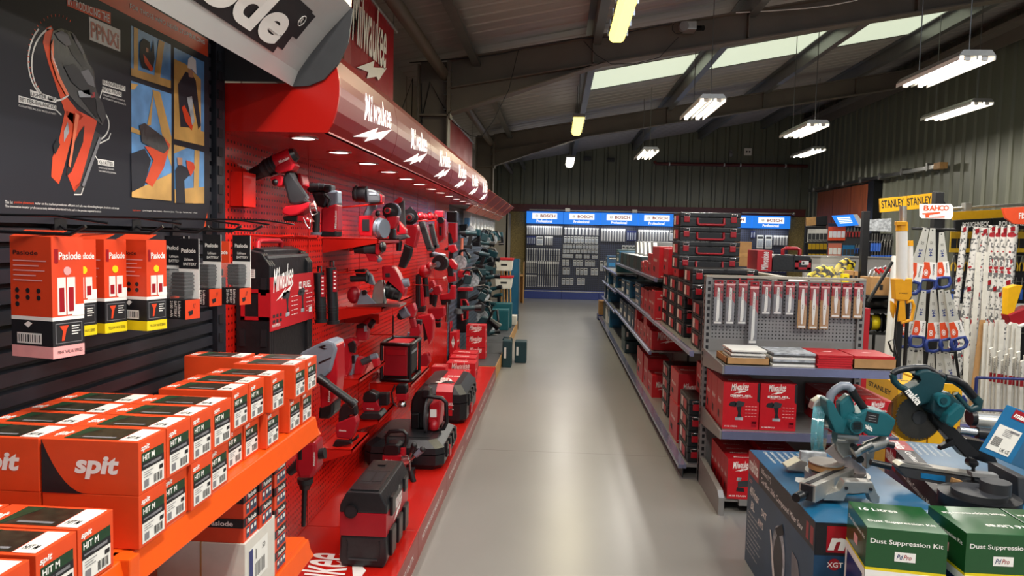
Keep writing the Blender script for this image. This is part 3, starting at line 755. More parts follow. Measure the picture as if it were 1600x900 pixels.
# fuel cell cartons: header card, body, lower black band, coloured foot
def fuelbox(big):
    w, d, h = (.1, .068, .225) if big else (.085, .06, .205)
    foot = PINK if big else YEL
    b, pr = B(), B()
    b.box(-w / 2, w / 2, -d / 2, d / 2, 0, .022, foot); b.box(-w / 2, w / 2, -d / 2, d / 2, .022, .07, TXT); b.box(-w / 2, w / 2, -d / 2, d / 2, .07, .077, WHT); b.box(-w / 2, w / 2, -d / 2, d / 2, .077, h, OBOX2)
    b.prism([(-w / 2, -d / 2, h), (w / 2, -d / 2, h), (w / 2, -.002, h + .012), (-w / 2, -.002, h + .012)], (0, .004, 0), OBOX2)
    y = -d / 2 - .0006; x = w / 2 + .0006
    def F(s, u, z, hh, m, ww=None, bold=.01): pr.text(s, (u, y, z), EX, EZ, hh, m, w=ww, bold=bold)
    def S(s, u, z, hh, m, ww=None, bold=.01): pr.text(s, (x, u, z), EY, EZ, hh, m, w=ww, bold=bold)
    S('Paslode', -d * .28, h - .042, .014, WHT, d * .7, .02); pr.rect((x, -d * .42, h - .048), EY, EZ, d * .12, .026, DRED)
    F('Paslode', -w * .42, h - .034, .008, TXT, w * .6)
    for k in range(5): pr.rect((-w * .42, y, h - .046 - k * .009), EX, EZ, w * (.8, .62, .76, .55, .7)[k], .0022, PINK)
    for k in range(7): pr.cyl((-w * .34 + (k % 3) * w * .26, y + .0008, h - .1 - (k // 3) * .013), (-w * .34 + (k % 3) * w * .26, y, h - .1 - (k // 3) * .013), .0048, TXT, n=10)
    # gas cylinder picture, device picture, labels
    for q in ((-.3, -.02), (.04, .32)) if not big else ((-.34, -.08), (-.04, .22)):
        pr.rect((x, q[0] * d, .08), EY, EZ, (q[1] - q[0]) * d, .045 if not big else .07, PAPER); pr.rect((x + .0003, (q[0] + .05) * d, .086), EY, EZ, (q[1] - q[0] - .1) * d, .02 if not big else .045, DRED)
    pr.cyl((x - .0005, -.02 * d, .14 if not big else .162), (x + .0003, -.02 * d, .14 if not big else .162), .008, foot, n=12)
    pr.prism([(x, d * .1, .077), (x, d * .5, .077), (x, d * .5, .098), (x, d * .22, .098)], (.0002, 0, 0), WHT)
    S('IM350' if big else 'MINI', d * .16, .08, .011, DRED, d * .32, .02)
    pr.rect((x, -d * .42, .027), EY, EZ, d * .84, .038, GTX); pr.rect((x + .0003, -d * .4, .0285), EY, EZ, d * .8, .035, TXT)
    pr.prism([(x + .0005, -d * .3, .06), (x + .0005, -d * .02, .06), (x + .0005, -d * .1, .05), (x + .0005, -d * .16, .032), (x + .0005, -d * .24, .032), (x + .0005, -d * .2, .05)], (.0002, 0, 0), OBOX2)
    for k in range(4): pr.rect((x + .0006, d * .08, .057 - k * .005), EY, EZ, d * (.26, .22, .28, .2)[k], .0018, WHT)
    S('PINK VALVE SERIES' if big else 'YELLOW VALVE SERIES', -d * .36, .008, .006, TXT, d * .78, 0)
    pr.rect((-w * .36, y, .026), EX, EZ, w * .6, .02, PAPER)
    for k in range(10): pr.rect((-w * .32 + k * w * .055, y - .0003, .029), EX, EZ, w * (.02, .03, .012)[k % 3], .014, TXT)
    pr.prism([(-w * .08, y, .056), (w * .02, y, .064), (-w * .08, y, .072)[:0] or (-w * .08, y, .068), (-w * .18, y, .062)], (0, -.0003, 0), WHT)
    return b, pr
def hang_fuel(big, x, y, zt, label):
    b, pr = fuelbox(big)
    r = thing('fuel_cell_carton', label, 'carton', [('carton_body', b), ('printed_label', pr)], 'orange cartons on the long hooks', org=(0, 0, 0))
    r.location = (x, y, zt); r.rotation_euler = (0, 0, -.24)
    return r
hang_fuel(True, -.96, 1.335, 1.258, 'tall orange carton with a pink foot, hanging leftmost')
f0 = hang_fuel(False, -.95, 1.635, 1.272, 'orange carton with a yellow foot, aisle-most of three on the second hook')
dup(f0, (-1.01, 1.575, 1.272), None, 'orange carton with a yellow foot, hanging in the middle of three')
dup(f0, (-1.035, 1.505, 1.272), None, 'orange carton with a yellow foot, mostly hidden behind the pink-footed one')
def battery():
    card, bl, cell, ft = B(), B(), B(), B()
    w, d, h = .062, .05, .2
    card.box(-w / 2, w / 2, d / 2 - .002, d / 2, .0, h, WHT); card.box(-w / 2, w / 2, d / 2 - .0026, d / 2 - .002, h * .62, h, TXT); card.text('Paslode', (-w * .36, d / 2 - .0032, h * .82), EX, EZ, .011, WHT, w * .72, .02)
    card.text('Lithium', (-w * .22, d / 2 - .0032, h * .72), EX, EZ, .007, WHT); card.text('BATTERY', (-w * .26, d / 2 - .0032, h * .66), EX, EZ, .007, WHT)
    cell.box(-w * .32, w * .3, -d * .3, d * .4, .056, h * .58, BLK, .006)
    for k in range(5): cell.box(-w * .33, w * .31, -d * .32, d * .41, .07 + k * .009, .073 + k * .009, DGREY)
    bl.box(-w / 2, w / 2, -d / 2, d / 2, .05, h * .6, CLR, .004)
    ft.box(-w / 2, w / 2, -d / 2, d / 2, 0, .048, TXT); ft.box(w / 2, w / 2 + .0006, -d / 2, d / 2, 0, .048, OBOX2)
    for s, dx in (('Lithium', .008), ('BATTERY', -.004), ('2100 mAh', -.016)): ft.text(s, (dx + .002, -d / 2 - .0006, .045), -EZ, EX, .008, WHT, .04, .01)
    ft.text('//', (w / 2 + .001, 0, .026), EY, EZ, .012, TXT); ft.prism([(w / 2 + .001, -.016, .02), (w / 2 + .001, 0, .022), (w / 2 + .001, 0, .012), (w / 2 + .001, -.012, .008)], (.0002, 0, 0), TXT)
    return thing('battery_pack', 'clear blister pack of a black battery, left of the front pair of packs', 'battery', [('backing_card', card), ('battery_cell', cell), ('clear_blister', bl), ('foot_carton', ft)], 'battery blister packs on hooks', org=(0, 0, 0))
b0 = battery(); b0.location = (-1.0, 1.84, 1.285); b0.rotation_euler = (0, 0, -.26)
dup(b0, (-.935, 1.79, 1.28), None, 'clear blister pack of a black battery, on the aisle end of the front hook')
dup(b0, (-1.05, 1.965, 1.285), None, 'clear blister pack of a black battery, between the two aisle-end packs')
dup(b0, (-.985, 2.02, 1.29), None, 'clear blister pack of a black battery, second nearest the red pegboard')
dup(b0, (-.925, 2.08, 1.29), None, 'clear blister pack of a black battery, nearest the red pegboard')
b = B(); b.box(-1.05, -1.0, 2.2, 2.206, 1.36, 1.47, OBOX2); b.text('Paslode', (-1.047, 2.199, 1.43), EX, EZ, .012, WHT, .042, .02); b.rect((-1.048, 2.1985, 1.365), EX, EZ, .03, .02, TXT)
solo('hang_tag', 'small orange hang card behind the battery packs', 'card', b)

# nail cartons
def nailbox(plain=False, w=.17, d=.0865, h=.092):
    b, pr = B(), B()
    b.box(-w / 2, w / 2, -d / 2, d / 2, 0, h, OBOX, .0012)
    x, y, z = w / 2 + .0006, -d / 2 - .0006, h + .0006
    # end towards the aisle: two-tone label with bars
    pr.text('spit', (x, -d * .42, h * .78), EY, EZ, h * .13, WHT, d * .3, .03, .2)
    pr.rect((x, -d * .4, h * .44), EY, EZ, d * .8, h * .32, GRN); pr.rect((x + .0003, -d * .4, h * .44), EY, EZ, d * .8, h * .14, TXT)
    pr.text('HIT M', (x + .0006, -d * .37, h * .61), EY, EZ, h * .11, WHT, d * .42, .02); pr.rect((x + .0006, -d * .1, h * .485), EY, EZ, d * .4, h * .05, GTX)
    pr.rect((x + .0006, -d * .36, h * .5), EY, EZ, d * .3, h * .03, GTX); pr.rect((x, -d * .4, h * .06), EY, EZ, d * .8, h * .38, PAPER)
    pr.rect((x + .0006, -d * .33, h * .1), EY, EZ, d * .16, h * .14, GTX); pr.rect((x + .0006, d * .22, h * .3), EY, EZ, d * .14, h * .08, TXT)
    for k in range(9): pr.rect((x + .0006, d * (.02 + k * .036), h * .1), EY, EZ, d * (.016, .022, .01)[k % 3], h * .16, TXT)
    for k in range(3): pr.rect((x + .0006, -d * .34, h * (.29 + k * .045)), EY, EZ, d * (.3, .24, .34)[k], h * .014, GTX)
    # long side: white word over a black swoosh
    if not plain: pr.text('spit', (-w * .16, y, h * .28), EX, EZ, h * .44, WHT, w * .46, .04, .18)
    if not plain: pr.add([(-w / 2, y, 0)] + [(-w / 2 + w * .48 * k / 8, y, h * (1 - k / 8) ** 2.2) for k in range(9)], [tuple(range(10))[::-1]], TXT)
    # lid
    pr.rect((-w * .30, -d * .4, z), EX, EY, w * .56, d * .8, OLIVE); pr.prism([(-w * .30, -d * .4, z + .0003), (-w * .25, -d * .4, z + .0003), (-w * .12, d * .4, z + .0003), (-w * .3, d * .4, z + .0003)], (0, 0, .0002), GRN)
    pr.rect((w * .27, -d * .42, z), EX, EY, w * .2, d * .84, PAPER); pr.text('HIT M', (w * .3, -d * .3, z + .0005), EX, EY, d * .18, TXT, w * .12); pr.text('spit', (-w * .47, -d * .3, z), EX, EY, d * .42, WHT, w * .13, .03, .2)
    pr.rect((-w * .14, -d * .32, z + .0007), EX, EY, w * .34, d * .08, GTX)
    r = thing('nail_carton', 'nail', 'carton', [('carton_body', b), ('printed_label', pr)], 'orange nail cartons on the upper orange shelf', org=(0, 0, 0))
    return r
nb = nailbox(); nb2 = nailbox(True); used = [0, 0]
def nail(x, y, z, label):
    k = 0 if 'middle stack, upper' in label else 1
    r = (nb, nb2)[k] if not used[k] else dup((nb, nb2)[k], (0, 0, 0))
    used[k] = 1
    r.location = (x, y, z); r['label'] = label; r.rotation_euler = (0, 0, random.uniform(-.012, .012))
zs = .9592
LV = ['lower', 'upper']
for lv in (1, 0):
    for i in range(4):
        for c in (0, 1):
            if lv == 0 and c == 1 and i not in (0,): continue
            nail(-.776 - .174 * c - (.008 if lv == 0 and i % 2 else 0), 1.217 + .089 * i, zs + .0925 * lv, 'orange nail carton, middle stack, %s layer, %s row, %s side' % (LV[lv], ORD[i], ('aisle', 'wall')[c]))
for lv in (1, 0):
    for i, (y, dx) in enumerate(((1.628, -.018), (1.717, -.016), (1.81, 0), (1.965, .002), (2.056, .004))):
        nail(-.782 + dx - (.014 if lv == 0 else 0), y, zs + .0925 * lv, 'orange nail carton in the far stack, %s layer, %s row from the front' % (LV[lv], ORD[i]))
nail(-.965, 2.06, zs + .0925, 'orange nail carton against the slatwall, on top beside the far stack'); nail(-.965, 2.06, zs, 'orange nail carton under the one against the slatwall')
for i, y in enumerate((1.073, .982, .885)):
    for c in (0, 1):
        if i == 2 and c: continue
        nail(-.786 - .174 * c - (.05, 0, .08)[i] * 0, y, zs, 'orange nail carton in the single-layer corner row, %s from the middle stack, %s side' % (ORD[i], ('aisle', 'wall')[c]))
# lower shelf: white cartons and flat orange cartons
def wcarton(x0, x1, y0, y1, z0, z1, label, lab):
    b, pr = B(), B(); b.box(x0, x1, y0, y1, z0, z1, WCARD, .002); b.box((x0 + x1) / 2 - .002, (x0 + x1) / 2 + .002, y0 - .0004, y1, z0, z1 + .0004, KRAFT)
    if lab:
        pr.rect((x1 + .0006, y0 + .02, z0 + .05), EY, EZ, (y1 - y0) * .62, (z1 - z0) * .55, PAPER); pr.rect((x1 + .001, y0 + .022, z0 + .052), EY, EZ, .022, (z1 - z0) * .52, NAVY)
        for k in range(8): pr.rect((x1 + .001, y0 + .055 + k * .008, z0 + .06), EY, EZ, .004, .035, TXT)
        pr.text('1', (x1 + .001, y0 + .06, z0 + .105), EY, EZ, .025, TXT); pr.text('50', (x1 + .001, y0 + .1, z0 + .115), EY, EZ, .014, TXT)
    return thing('white_carton', label, 'carton', [('carton_body', b)] + ([('printed_label', pr)] if lab else []), 'white cartons on the lower orange shelf')
wcarton(-.93, -.715, 1.65, 1.835, .5975, .765, 'white carton with a blue label strip under the flat orange cartons', True)
wcarton(-1.05, -.75, 1.2, 1.55, .5975, .72, 'plain white carton in front, mostly under the upper orange shelf', False)
def flat(w=.14, d=.08, h=.058):
    b, pr = B(), B(); b.box(-w / 2, w / 2, -d / 2, d / 2, 0, h, OBOX2, .001)
    x, y, z = w / 2 + .0006, -d / 2 - .0006, h + .0006
    pr.rect((-w / 2, y, h * .62), EX, EZ, w, h * .38, TXT); pr.rect((x, -d / 2, h * .62), EY, EZ, d, h * .38, TXT); pr.rect((-w / 2, -d / 2, z), EX, EY, w, d, TXT)
    pr.text('Paslode', (-w * .12, y - .0003, h * .7), EX, EZ, h * .2, WHT, w * .44, .02); pr.rect((-w * .2, y - .0003, h * .68), EX, EZ, w * .06, h * .26, DRED)
    pr.text('Paslode', (x + .0003, -d * .2, h * .7), EY, EZ, h * .2, WHT, d * .6, .02); pr.rect((x + .0003, -d * .36, h * .68), EY, EZ, d * .1, h * .26, DRED); pr.text('Paslode', (-w * .1, -d * .3, z + .0003), EX, EY, d * .26, WHT, w * .5, .02)
    for u in (-.3, -.02, .22): pr.rect((x, d * u, h * .1), EY, EZ, d * .22, h * .44, NCARD); pr.rect((x + .0003, d * (u + .03), h * .3), EY, EZ, d * .14, h * .16, PAPER)
    return thing('flat_carton', 'flat', 'carton', [('carton_body', b), ('printed_label', pr)], 'flat orange and black cartons on the lower orange shelf', org=(0, 0, 0))
fl = flat(); fused = [0]
def fcart(x, y, z, label):
    r = fl if not fused[0] else dup(fl, (0, 0, 0)); fused[0] = 1
    r.location = (x, y, z); r['label'] = label
for k in range(2):
    fcart(-.79, 1.693, .7655 + k * .0585, 'flat orange and black carton, front row on the aisle side, %s of two' % ('bottom', 'top')[k])
    fcart(-.934, 1.693, .7655 + k * .0585, 'flat orange and black carton, front row on the wall side, %s of two' % ('bottom', 'top')[k])
    fcart(-.786, 1.778, .7655 + k * .0585, 'flat orange and black carton in the row behind the front pair, %s layer' % LV[k])
for k in range(5): fcart(-.79, 1.885, .5977 + k * .0585, 'flat orange and black carton in the end stack, %s from the bottom' % ORD[k])
# ------------------------------------------------------------------ red pegboard display wall: six bays, then five dark ones
BAY, Y0 = .868, 2.4
prof = [(-.758, 1.829), (-.74, 1.86), (-.726, 1.9), (-.718, 1.95), (-.7175, 1.98), (-.721, 2.012), (-.734, 2.07), (-.755, 2.105)]
parc = [0]
for p, q in zip(prof, prof[1:]): parc.append(parc[-1] + math.dist(p, q))
def on_fascia(y, s, out):
    i = max(k for k in range(len(parc) - 1) if parc[k] <= max(0, min(s, parc[-1] - 1e-5)))
    t = (s - parc[i]) / (parc[i + 1] - parc[i]); a, c = prof[i], prof[i + 1]
    dx, dz = c[0] - a[0], c[1] - a[1]; L = math.hypot(dx, dz)
    return V(a[0] + dx * t + dz / L * out, y, a[1] + dz * t - dx / L * out)
def downlight(parent_y, org):
    rg, ln = B(), B()
    rg.lathe((-.885, parent_y, 1.829), -EZ, [(0, .052), (.004, .05), (.005, .044), (.001, .04)], CHR, 20)
    ln.lathe((-.885, parent_y, 1.828), -EZ, [(0, .04), (.0015, .038)], DOWNL, 20)
    return rg, ln
def spot(parent, y, org, power=None):
    L = bpy.data.lights.new('downlight_beam', 'SPOT'); L.energy = power or POWER_DOWN * 10; L.spot_size = R(104); L.spot_blend = .5; L.shadow_soft_size = .04; L.color = (1, .95, .9)
    o = bpy.data.objects.new('downlight_beam', L); COL.objects.link(o); o.parent = parent; o.location = V(-.885, y, 1.822) - org
for k in range(6):
    y0, y1 = Y0 + BAY * k, Y0 + BAY * (k + 1)
    pn, cn, sf, pl, lg = B(), B(), B(), B(), B()
    pn.box(XS - .02, XS, y0, y1 - .004, .15, 1.83, PEG); pn.box(XS - .02, XS - .002, y1 - .004, y1, .15, 1.83, TXT)
    pn.box(XS - .02, XS + .0015, y0, y0 + .006, .15, 1.83, SHEET)
    cn.prism([V(x, y0 + .002, z) for x, z in prof] + [V(XS, y0 + .002, 2.105), V(XS, y0 + .002, 2.09)] + [V(x - .015, y0 + .002, z) for x, z in prof[::-1]], (0, BAY - .006, 0), CANR)
    for f in range(len(cn.sm)): pass
    lg.text('Milwaukee', (0, 0, 0), EY, EZ, .1, LITW, w=.42, bold=.014, shear=.2, fn=lambda u, v: on_fascia(y0 + .31 + u, .10 + v + u * .07, .004))
    lg.bolt((0, 0, 0), EY, EZ, .5, .075, LITW, fn=lambda u, v: on_fascia(y0 + .24 + u, .018 + v + u * .07, .004))
    sf.box(XS, -.755, y0, y1 - .003, 1.829, 1.842, SHEET)
    if k == 0: sf.prism([V(x + .001, y0 - .012, z) for x, z in prof[:-1]] + [V(-.80, y0 - .012, 2.03), V(-.9, y0 - .012, 1.985), V(XS - .02, y0 - .012, 1.985), V(XS - .02, y0 - .012, 1.829)], (0, .012, 0), SHEET)
    if k == 0: sf.box(XS - .02, XS + .012, y0 - .012, y0 + .0, .15, 1.83, SHEET)
    pl.box(XS - .02, -.602, y0, y1 - .003, 0, .148, SHEET, .002); pl.box(-.604, -.600, y0, y1 - .003, .012, .142, CANR)
    pl.text('NOTHING BUT HEAVY DUTY.', (-.5993, y0 + .1, .06), EY, EZ, .028, WHT, w=.66, bold=.012)
    if k in (0, 2, 4):
        pl.script((-.66, y0 + .02, .1485), EY, -EX, .58, WHT, rise=.12)
    parts = [('back_panel', pn), ('canopy', cn, [('lettering', lg)]), ('soffit', sf), ('plinth', pl)]
    ys = (y0 + .13, y0 + .55)
    for y in ys:
        rg, ln = downlight(y, None); parts.append(('downlight', rg, [('lens', ln)]))
    org = V(-.86, (y0 + y1) / 2, 0)
    r = thing('pegboard_bay', '%s red pegboard display bay from the slatwall, with curved red canopy and plinth' % ORD[k], 'display bay', parts, 'red pegboard display bays', org=org)
    for y in ys: spot(r, y, org)
SALM = M('salmon reflection and print', 'c9705a', .35, var=.15, scale=6)  # on the fascias this salmon is a reflection put into the colour
MESHT = dots(M('grey blue display mesh', '4a5566', .45, var=.1), 1, 2, .05, .018, '1f2630')
for k in range(5):
    y0 = 7.615 + BAY * k; y1 = y0 + BAY
    pn, cn, sf, pl = B(), B(), B(), B()
    pn.box(XS - .02, XS, y0, y1 - .004, .15, 1.83, MESHT)
    e = [V(-.70, y0 + .03, 1.985), V(-.945, y0 + .03, 1.765)]
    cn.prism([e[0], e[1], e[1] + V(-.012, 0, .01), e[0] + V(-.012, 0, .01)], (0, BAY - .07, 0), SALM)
    mid = e[0].lerp(e[1], .5)
    n = V(.668, 0, -.744) * .0015
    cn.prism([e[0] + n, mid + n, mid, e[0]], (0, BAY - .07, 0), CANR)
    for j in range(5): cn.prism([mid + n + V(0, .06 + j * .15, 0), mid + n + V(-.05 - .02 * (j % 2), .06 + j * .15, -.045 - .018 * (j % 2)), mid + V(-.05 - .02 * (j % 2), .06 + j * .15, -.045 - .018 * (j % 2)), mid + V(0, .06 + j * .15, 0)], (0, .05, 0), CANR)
    sf.box(XS, -.9, y0, y1, 1.829, 1.842, ALU)
    pl.box(XS - .02, -.604, y0, y1 - .003, 0, .148, TIM, .002); pl.box(XS, -.61, y0 + .01, y1 - .01, .148, .152, DGREY)
    parts = [('back_panel', pn), ('fascia', cn), ('soffit', sf), ('plinth', pl)]
    ys = (y0 + .13, y0 + .55)
    for y in ys:
        rg, ln = downlight(y, None); parts.append(('downlight', rg, [('lens', ln)]))
    org = V(-.86, (y0 + y1) / 2, 0)
    r = thing('tool_bay', '%s teal tool bay beyond the red ones, with a tilted red and salmon fascia' % ORD[k], 'display bay', parts, 'teal tool bays', org=org)
    for y in ys: spot(r, y, org)
# red shelves on the pegboard
def pshelf(pk, c, Y0_, Y1_, label, d=.02):
    p = at(c[0], c[1], Y=Y0_); b = B()
    b.box(XS + .003, p.x, Y0_, Y1_, p.z - .006, p.z, SHEET); b.box(p.x - .006, p.x, Y0_, Y1_, p.z - d, p.z, SHEET)
    for y in (Y0_, Y1_ - .004): b.prism([(XS + .003, y, p.z - .075), (XS + .003, y, p.z - .004), (p.x - .002, y, p.z - .004), (p.x - .002, y, p.z - .02)], (0, .004, 0), SHEET)
    solo('pegboard_shelf', label, 'shelf', b, 'red shelves on the pegboard')
    return p.x, p.z
SH1 = pshelf(0, (592, 373), 3.464, 3.92, 'red pegboard shelf at eye level, highest of the shelves')
SH2 = pshelf(0, (598, 481), 3.641, 4.40, 'red pegboard shelf carrying the circular saw')
SH3 = pshelf(0, (643, 600), 4.384, 5.0, 'red pegboard shelf carrying the radio')
SH4 = pshelf(0, (592, 656), 3.982, 4.42, 'red pegboard shelf carrying the sander')
SH5 = pshelf(0, (551, 702), 3.44, 3.75, 'lowest red pegboard shelf, carrying the jigsaw')
SH6 = pshelf(0, (562, 592), 3.736, 4.3, 'narrow red pegboard shelf under the band saws')
# banners hung behind the canopy
def banner(c, label, words):
    b, t, fr = B(), B(), B()
    X = -1.3
    y0, y1, z0, z1 = c
    N = 10; vs = []
    for i in range(N + 1):
        y = y0 + (y1 - y0) * i / N; dx = .006 * math.sin(i * 1.9)
        vs += [V(X + dx, y, z0), V(X + dx, y, z1), V(X + dx - .003, y, z1), V(X + dx - .003, y, z0)]
    for a in range(4): b.add(vs, [(4 * i + a, 4 * i + 4 + a, 4 * i + 4 + (a + 1) % 4, 4 * i + (a + 1) % 4) for i in range(N)], DRED)
    if words:
        w = y1 - y0
        t.script((X + .012, y0 + w * .10, z0 + .33), EY, EZ, w * .70, WHT, rise=.02)
        t.text('Nothing but HEAVY DUTY.', (X + .012, y0 + w * .10, z0 + .20), EY, EZ, .085, WHT, w=w * .82, bold=.01)
    else:
        for i in range(14):
            y = y0 + (y1 - y0) * (i + .1) / 14; h = .12 + .1 * ((i * 7) % 5) / 5
            t.box(X + .008, X + .01, y, y + (y1 - y0) / 20, z0 + .02, z0 + h, SALM)
    fr.cyl((X, y0 - .1, z1 + .015), (X, y1 + .1, z1 + .015), .016, ALU)
    for y in (y0, y1): fr.cyl((X, y, z1), (X, y, roof_z(X) - .02), .003, PURL, n=5)
    thing('hanging_banner', label, 'banner', [('banner_cloth', b), ('lettering', t), ('top_rail', fr)])
banner((4.42, 5.74, 2.2, 3.08), 'large red banner with white script and lightning bolt, above the canopy', True)
banner((8.75, 11.1, 2.12, 2.9), 'red banner streaked with salmon, between the two steel columns', False)
# tall blue panel and teal cases at the far end of the tool bays
b = B(); p = at(798, 490, X=-.66); yb = 11.99
b.box(-.80, -.60, yb, yb + .04, 0, 1.16, TCARD, .004); b.box(-.60, -.585, yb - .01, yb + .06, 0, 1.16, STEEL)
b2 = B(); b2.box(-.72, -.66, yb - .004, yb, .62, .628, PAPER)
solo('end_panel', 'tall blue panel standing at the far end of the teal tool bays', 'panel', b)
def toolcase(x0, x1, y0, y1, z0, z1, mat, name, label, group=None, hand=True):
    b, h, l = B(), B(), B()
    ym = (y0 + y1) / 2
    b.box(x0, x1, y0, ym - .003, z0, z1, mat, .012); b.box(x0, x1, ym + .003, y1, z0, z1, mat, .012); b.box(x0 + .01, x1 - .01, ym - .004, ym + .004, z0 + .01, z1 - .01, BLK)
    xm = (x0 + x1) / 2
    h.tube([(xm - .055, ym, z1 - .005), (xm - .045, ym, z1 + .025), (xm + .045, ym, z1 + .025), (xm + .055, ym, z1 - .005)], .009, mat, 8)
    l.box(x0 + .02, x0 + .045, y0 - .001, y0 + .002, z0 + (z1 - z0) * .35, z0 + (z1 - z0) * .75, PAPER)
    parts = [('shell', b), ('label', l)] + ([('handle', h)] if hand else [])
    return thing(name, label, 'case', parts, group)
toolcase(-.595, -.49, 8.42, 8.62, 0, .31, DTEAL, 'tool_case', 'dark teal tool case standing upright on the aisle floor, the left one')
toolcase(-.47, -.33, 8.75, 8.95, 0, .26, DTEAL, 'tool_case', 'dark teal tool case on the aisle floor, the right one nearest the aisle', hand=False)
b, t = B(), B()
y = 16.9
b.box(-.95, -.74, y, y + .35, .62, .66, TIM); b.box(-.75, -.735, y, y + .36, 0, .95, TIM); b.box(-.95, -.94, y, y + .36, 0, .9, TIM); b.box(-.94, -.75, y + .34, y + .36, 0, .62, TIM)
t.box(-.87, -.82, y + .05, y + .15, .6605, .72, WHT, .005)
thing('timber_stand', 'light timber stand beside the first lit blue display at the back', 'stand', [('frame', b)])
solo('paper_pad', 'white pad on top of the light timber stand', 'paper', t)
# ------------------------------------------------------------------ red tools on the pegboard wall
GT = 'red power tools on the pegboard'
TZ = [.1495]
def tool(name, label, *parts):
    clamp([q[1] for q in parts] + [k[1] for q in parts for k in (q[2] if len(q) > 2 and isinstance(q[2], list) else [])], XS + .004, TZ[0])
    return thing(name, label, 'power tool', list(parts), GT)
def peg(px, py, Y, tip, label=None):
    """pegboard prong that reaches out and carries a tool"""
    b = B(); q = at(tip[0], tip[1], Y=Y)
    b.tube([(XS - .002, Y, q.z), (q.x, Y, q.z), (q.x + .006, Y, q.z + .01)], .0035, SHEET, 6)
    return b
# bracket and hero drill
b = B(); b.box(XS + .001, XS + .045, 2.47, 2.472, 1.585, 1.705, SHEET); b.box(XS + .043, XS + .045, 2.47, 2.58, 1.585, 1.705, SHEET); b.box(XS + .001, XS + .045, 2.47, 2.58, 1.585, 1.587, SHEET)
solo('wall_bracket', 'red folded steel bracket on the first pegboard bay', 'bracket', b)
Y = 2.62
ch = B().K((388, 277), (394, 274), 4, 6.5, Y, BLK).K((394, 274), (413, 265), 10, 11.5, Y, BLK).K((411, 266), (415, 264), 12.2, 12.2, Y, DGREY)
cl = B().K((414, 264.5), (434, 255), 13, 14, Y, DGREY)
for k in range(9): cl.K((417 + 6 * (k % 3), 263 - 2.9 * (k % 3)), (420 + 6 * (k % 3), 261.6 - 2.9 * (k % 3)), 13.9 + .12 * k, 13.9 + .12 * k, Y, BLK)
bo = B().K((433, 255.5), (457, 243), 14.2, 13.2, Y, RED).P([(430, 258), (452, 246), (461, 258), (456, 266), (436, 271), (428, 268)], Y - .03, .06, RED, .01)
bo.text('Milwaukee', at(437, 256, Y=Y - .0345), (EX * .86 + EZ * .42).normalized(), (EZ * .86 - EX * .42).normalized(), .012, WHT, w=.04)
cp = B().K((457, 243), (463, 240), 12.2, 9, Y, BLK)
gr = B().P([(441, 280), (446, 268), (455, 268), (461, 284), (474, 309), (481, 315), (462, 321), (451, 318)], Y - .02, .042, RUB, .012)
tr = B().P([(420, 278), (438, 272), (443, 278), (440, 290), (434, 292), (424, 283)], Y - .02, .04, RED, .008); tg = B().O(431, 285, 6, 6, Y - .012, .018, BLK)
ft = B().P([(441, 328), (445, 322), (461, 323), (483, 315), (485, 322), (478, 328), (464, 336), (452, 338), (441, 334)], Y - .04, .08, RED, .006).P([(441, 338), (452, 339), (466, 337), (464, 347), (443, 345)], Y - .03, .06, BLK, .004).P([(464, 336), (478, 338), (484, 346), (464, 346)], Y - .03, .06, RED, .004)
hk = B().T([(484, 318), (491, 315), (496, 333), (488, 337), (484, 330)], 1.3, Y - .045, CHR, 6, True).T([(487, 326), (493, 325)], 1.3, Y - .045, CHR, 6)
hk2 = B().T([(474, 340), (479, 352), (484, 358), (485, 343), (480, 342)], 1, Y - .045, CHR, 6)
bt = B().K((371, 286), (389, 276), 2, 2, Y, RED)
tool('cordless_drill', 'large red cordless drill hanging highest on the first pegboard bay, chuck to the left', ('chuck', ch), ('clutch_ring', cl), ('motor_body', bo), ('rear_cap', cp), ('grip', gr), ('trigger_guard', tr, [('trigger', tg)]), ('battery_foot', ft), ('belt_hook', hk), ('belt_hook', hk2), ('holding_pin', bt))
Y = 2.85
tool('cordless_drill', 'small red drill half hidden behind the handle of the highest drill', ('chuck', B().C(458, 277, 8, Y, .05, BLK).C(458, 277, 5, Y - .01, .02, DGREY)), ('motor_body', B().P([(463, 270), (471, 272), (474, 290), (468, 295), (461, 290)], Y, .08, RED, .008)), ('grip', B().P([(462, 292), (470, 293), (474, 322), (464, 322)], Y + .02, .04, RUB, .008)))
Y = 2.95
tool('rotary_hammer', 'red rotary hammer hanging nose left with a black side handle, under the big drill',
     ('nose', B().K((481, 294), (485, 294), 5, 7, Y, BLK).K((485, 294), (492, 294), 8, 8, Y, RUB).K((492, 294), (500, 294), 7.6, 8.4, Y, RUB).K((500, 294), (508, 294), 7.4, 7.4, Y, BLK).R(505, 288, 518, 301, Y - .03, .06, BLK, .01)),
     ('motor_body', B().P([(501, 326), (510, 322), (527, 318), (527, 362), (520, 366), (500, 362)], Y - .035, .075, RED, .012).P([(508, 306), (512, 299), (527, 297), (528, 320), (511, 326)], Y - .03, .065, SLATE, .01)),
     ('grip', B().P([(486, 300), (506, 299), (512, 310), (508, 326), (494, 322)], Y - .02, .05, BLK, .01).T([(508, 304), (516, 312), (512, 324)], 2.5, Y - .03, RUB)),
     ('battery', B().P([(500, 361), (526, 360), (525, 370), (500, 370)], Y - .035, .08, BLK, .006)),
     ('side_handle', B().K((494, 330), (494, 363), 6, 5.5, Y - .06, RUB).K((494, 363), (494, 367), 9, 8, Y - .06, SLATE)),
     ('lettering', B().text('Milwaukee', at(526, 357, Y=Y - .0365), EZ, -EX, .009, WHT, w=.07)))
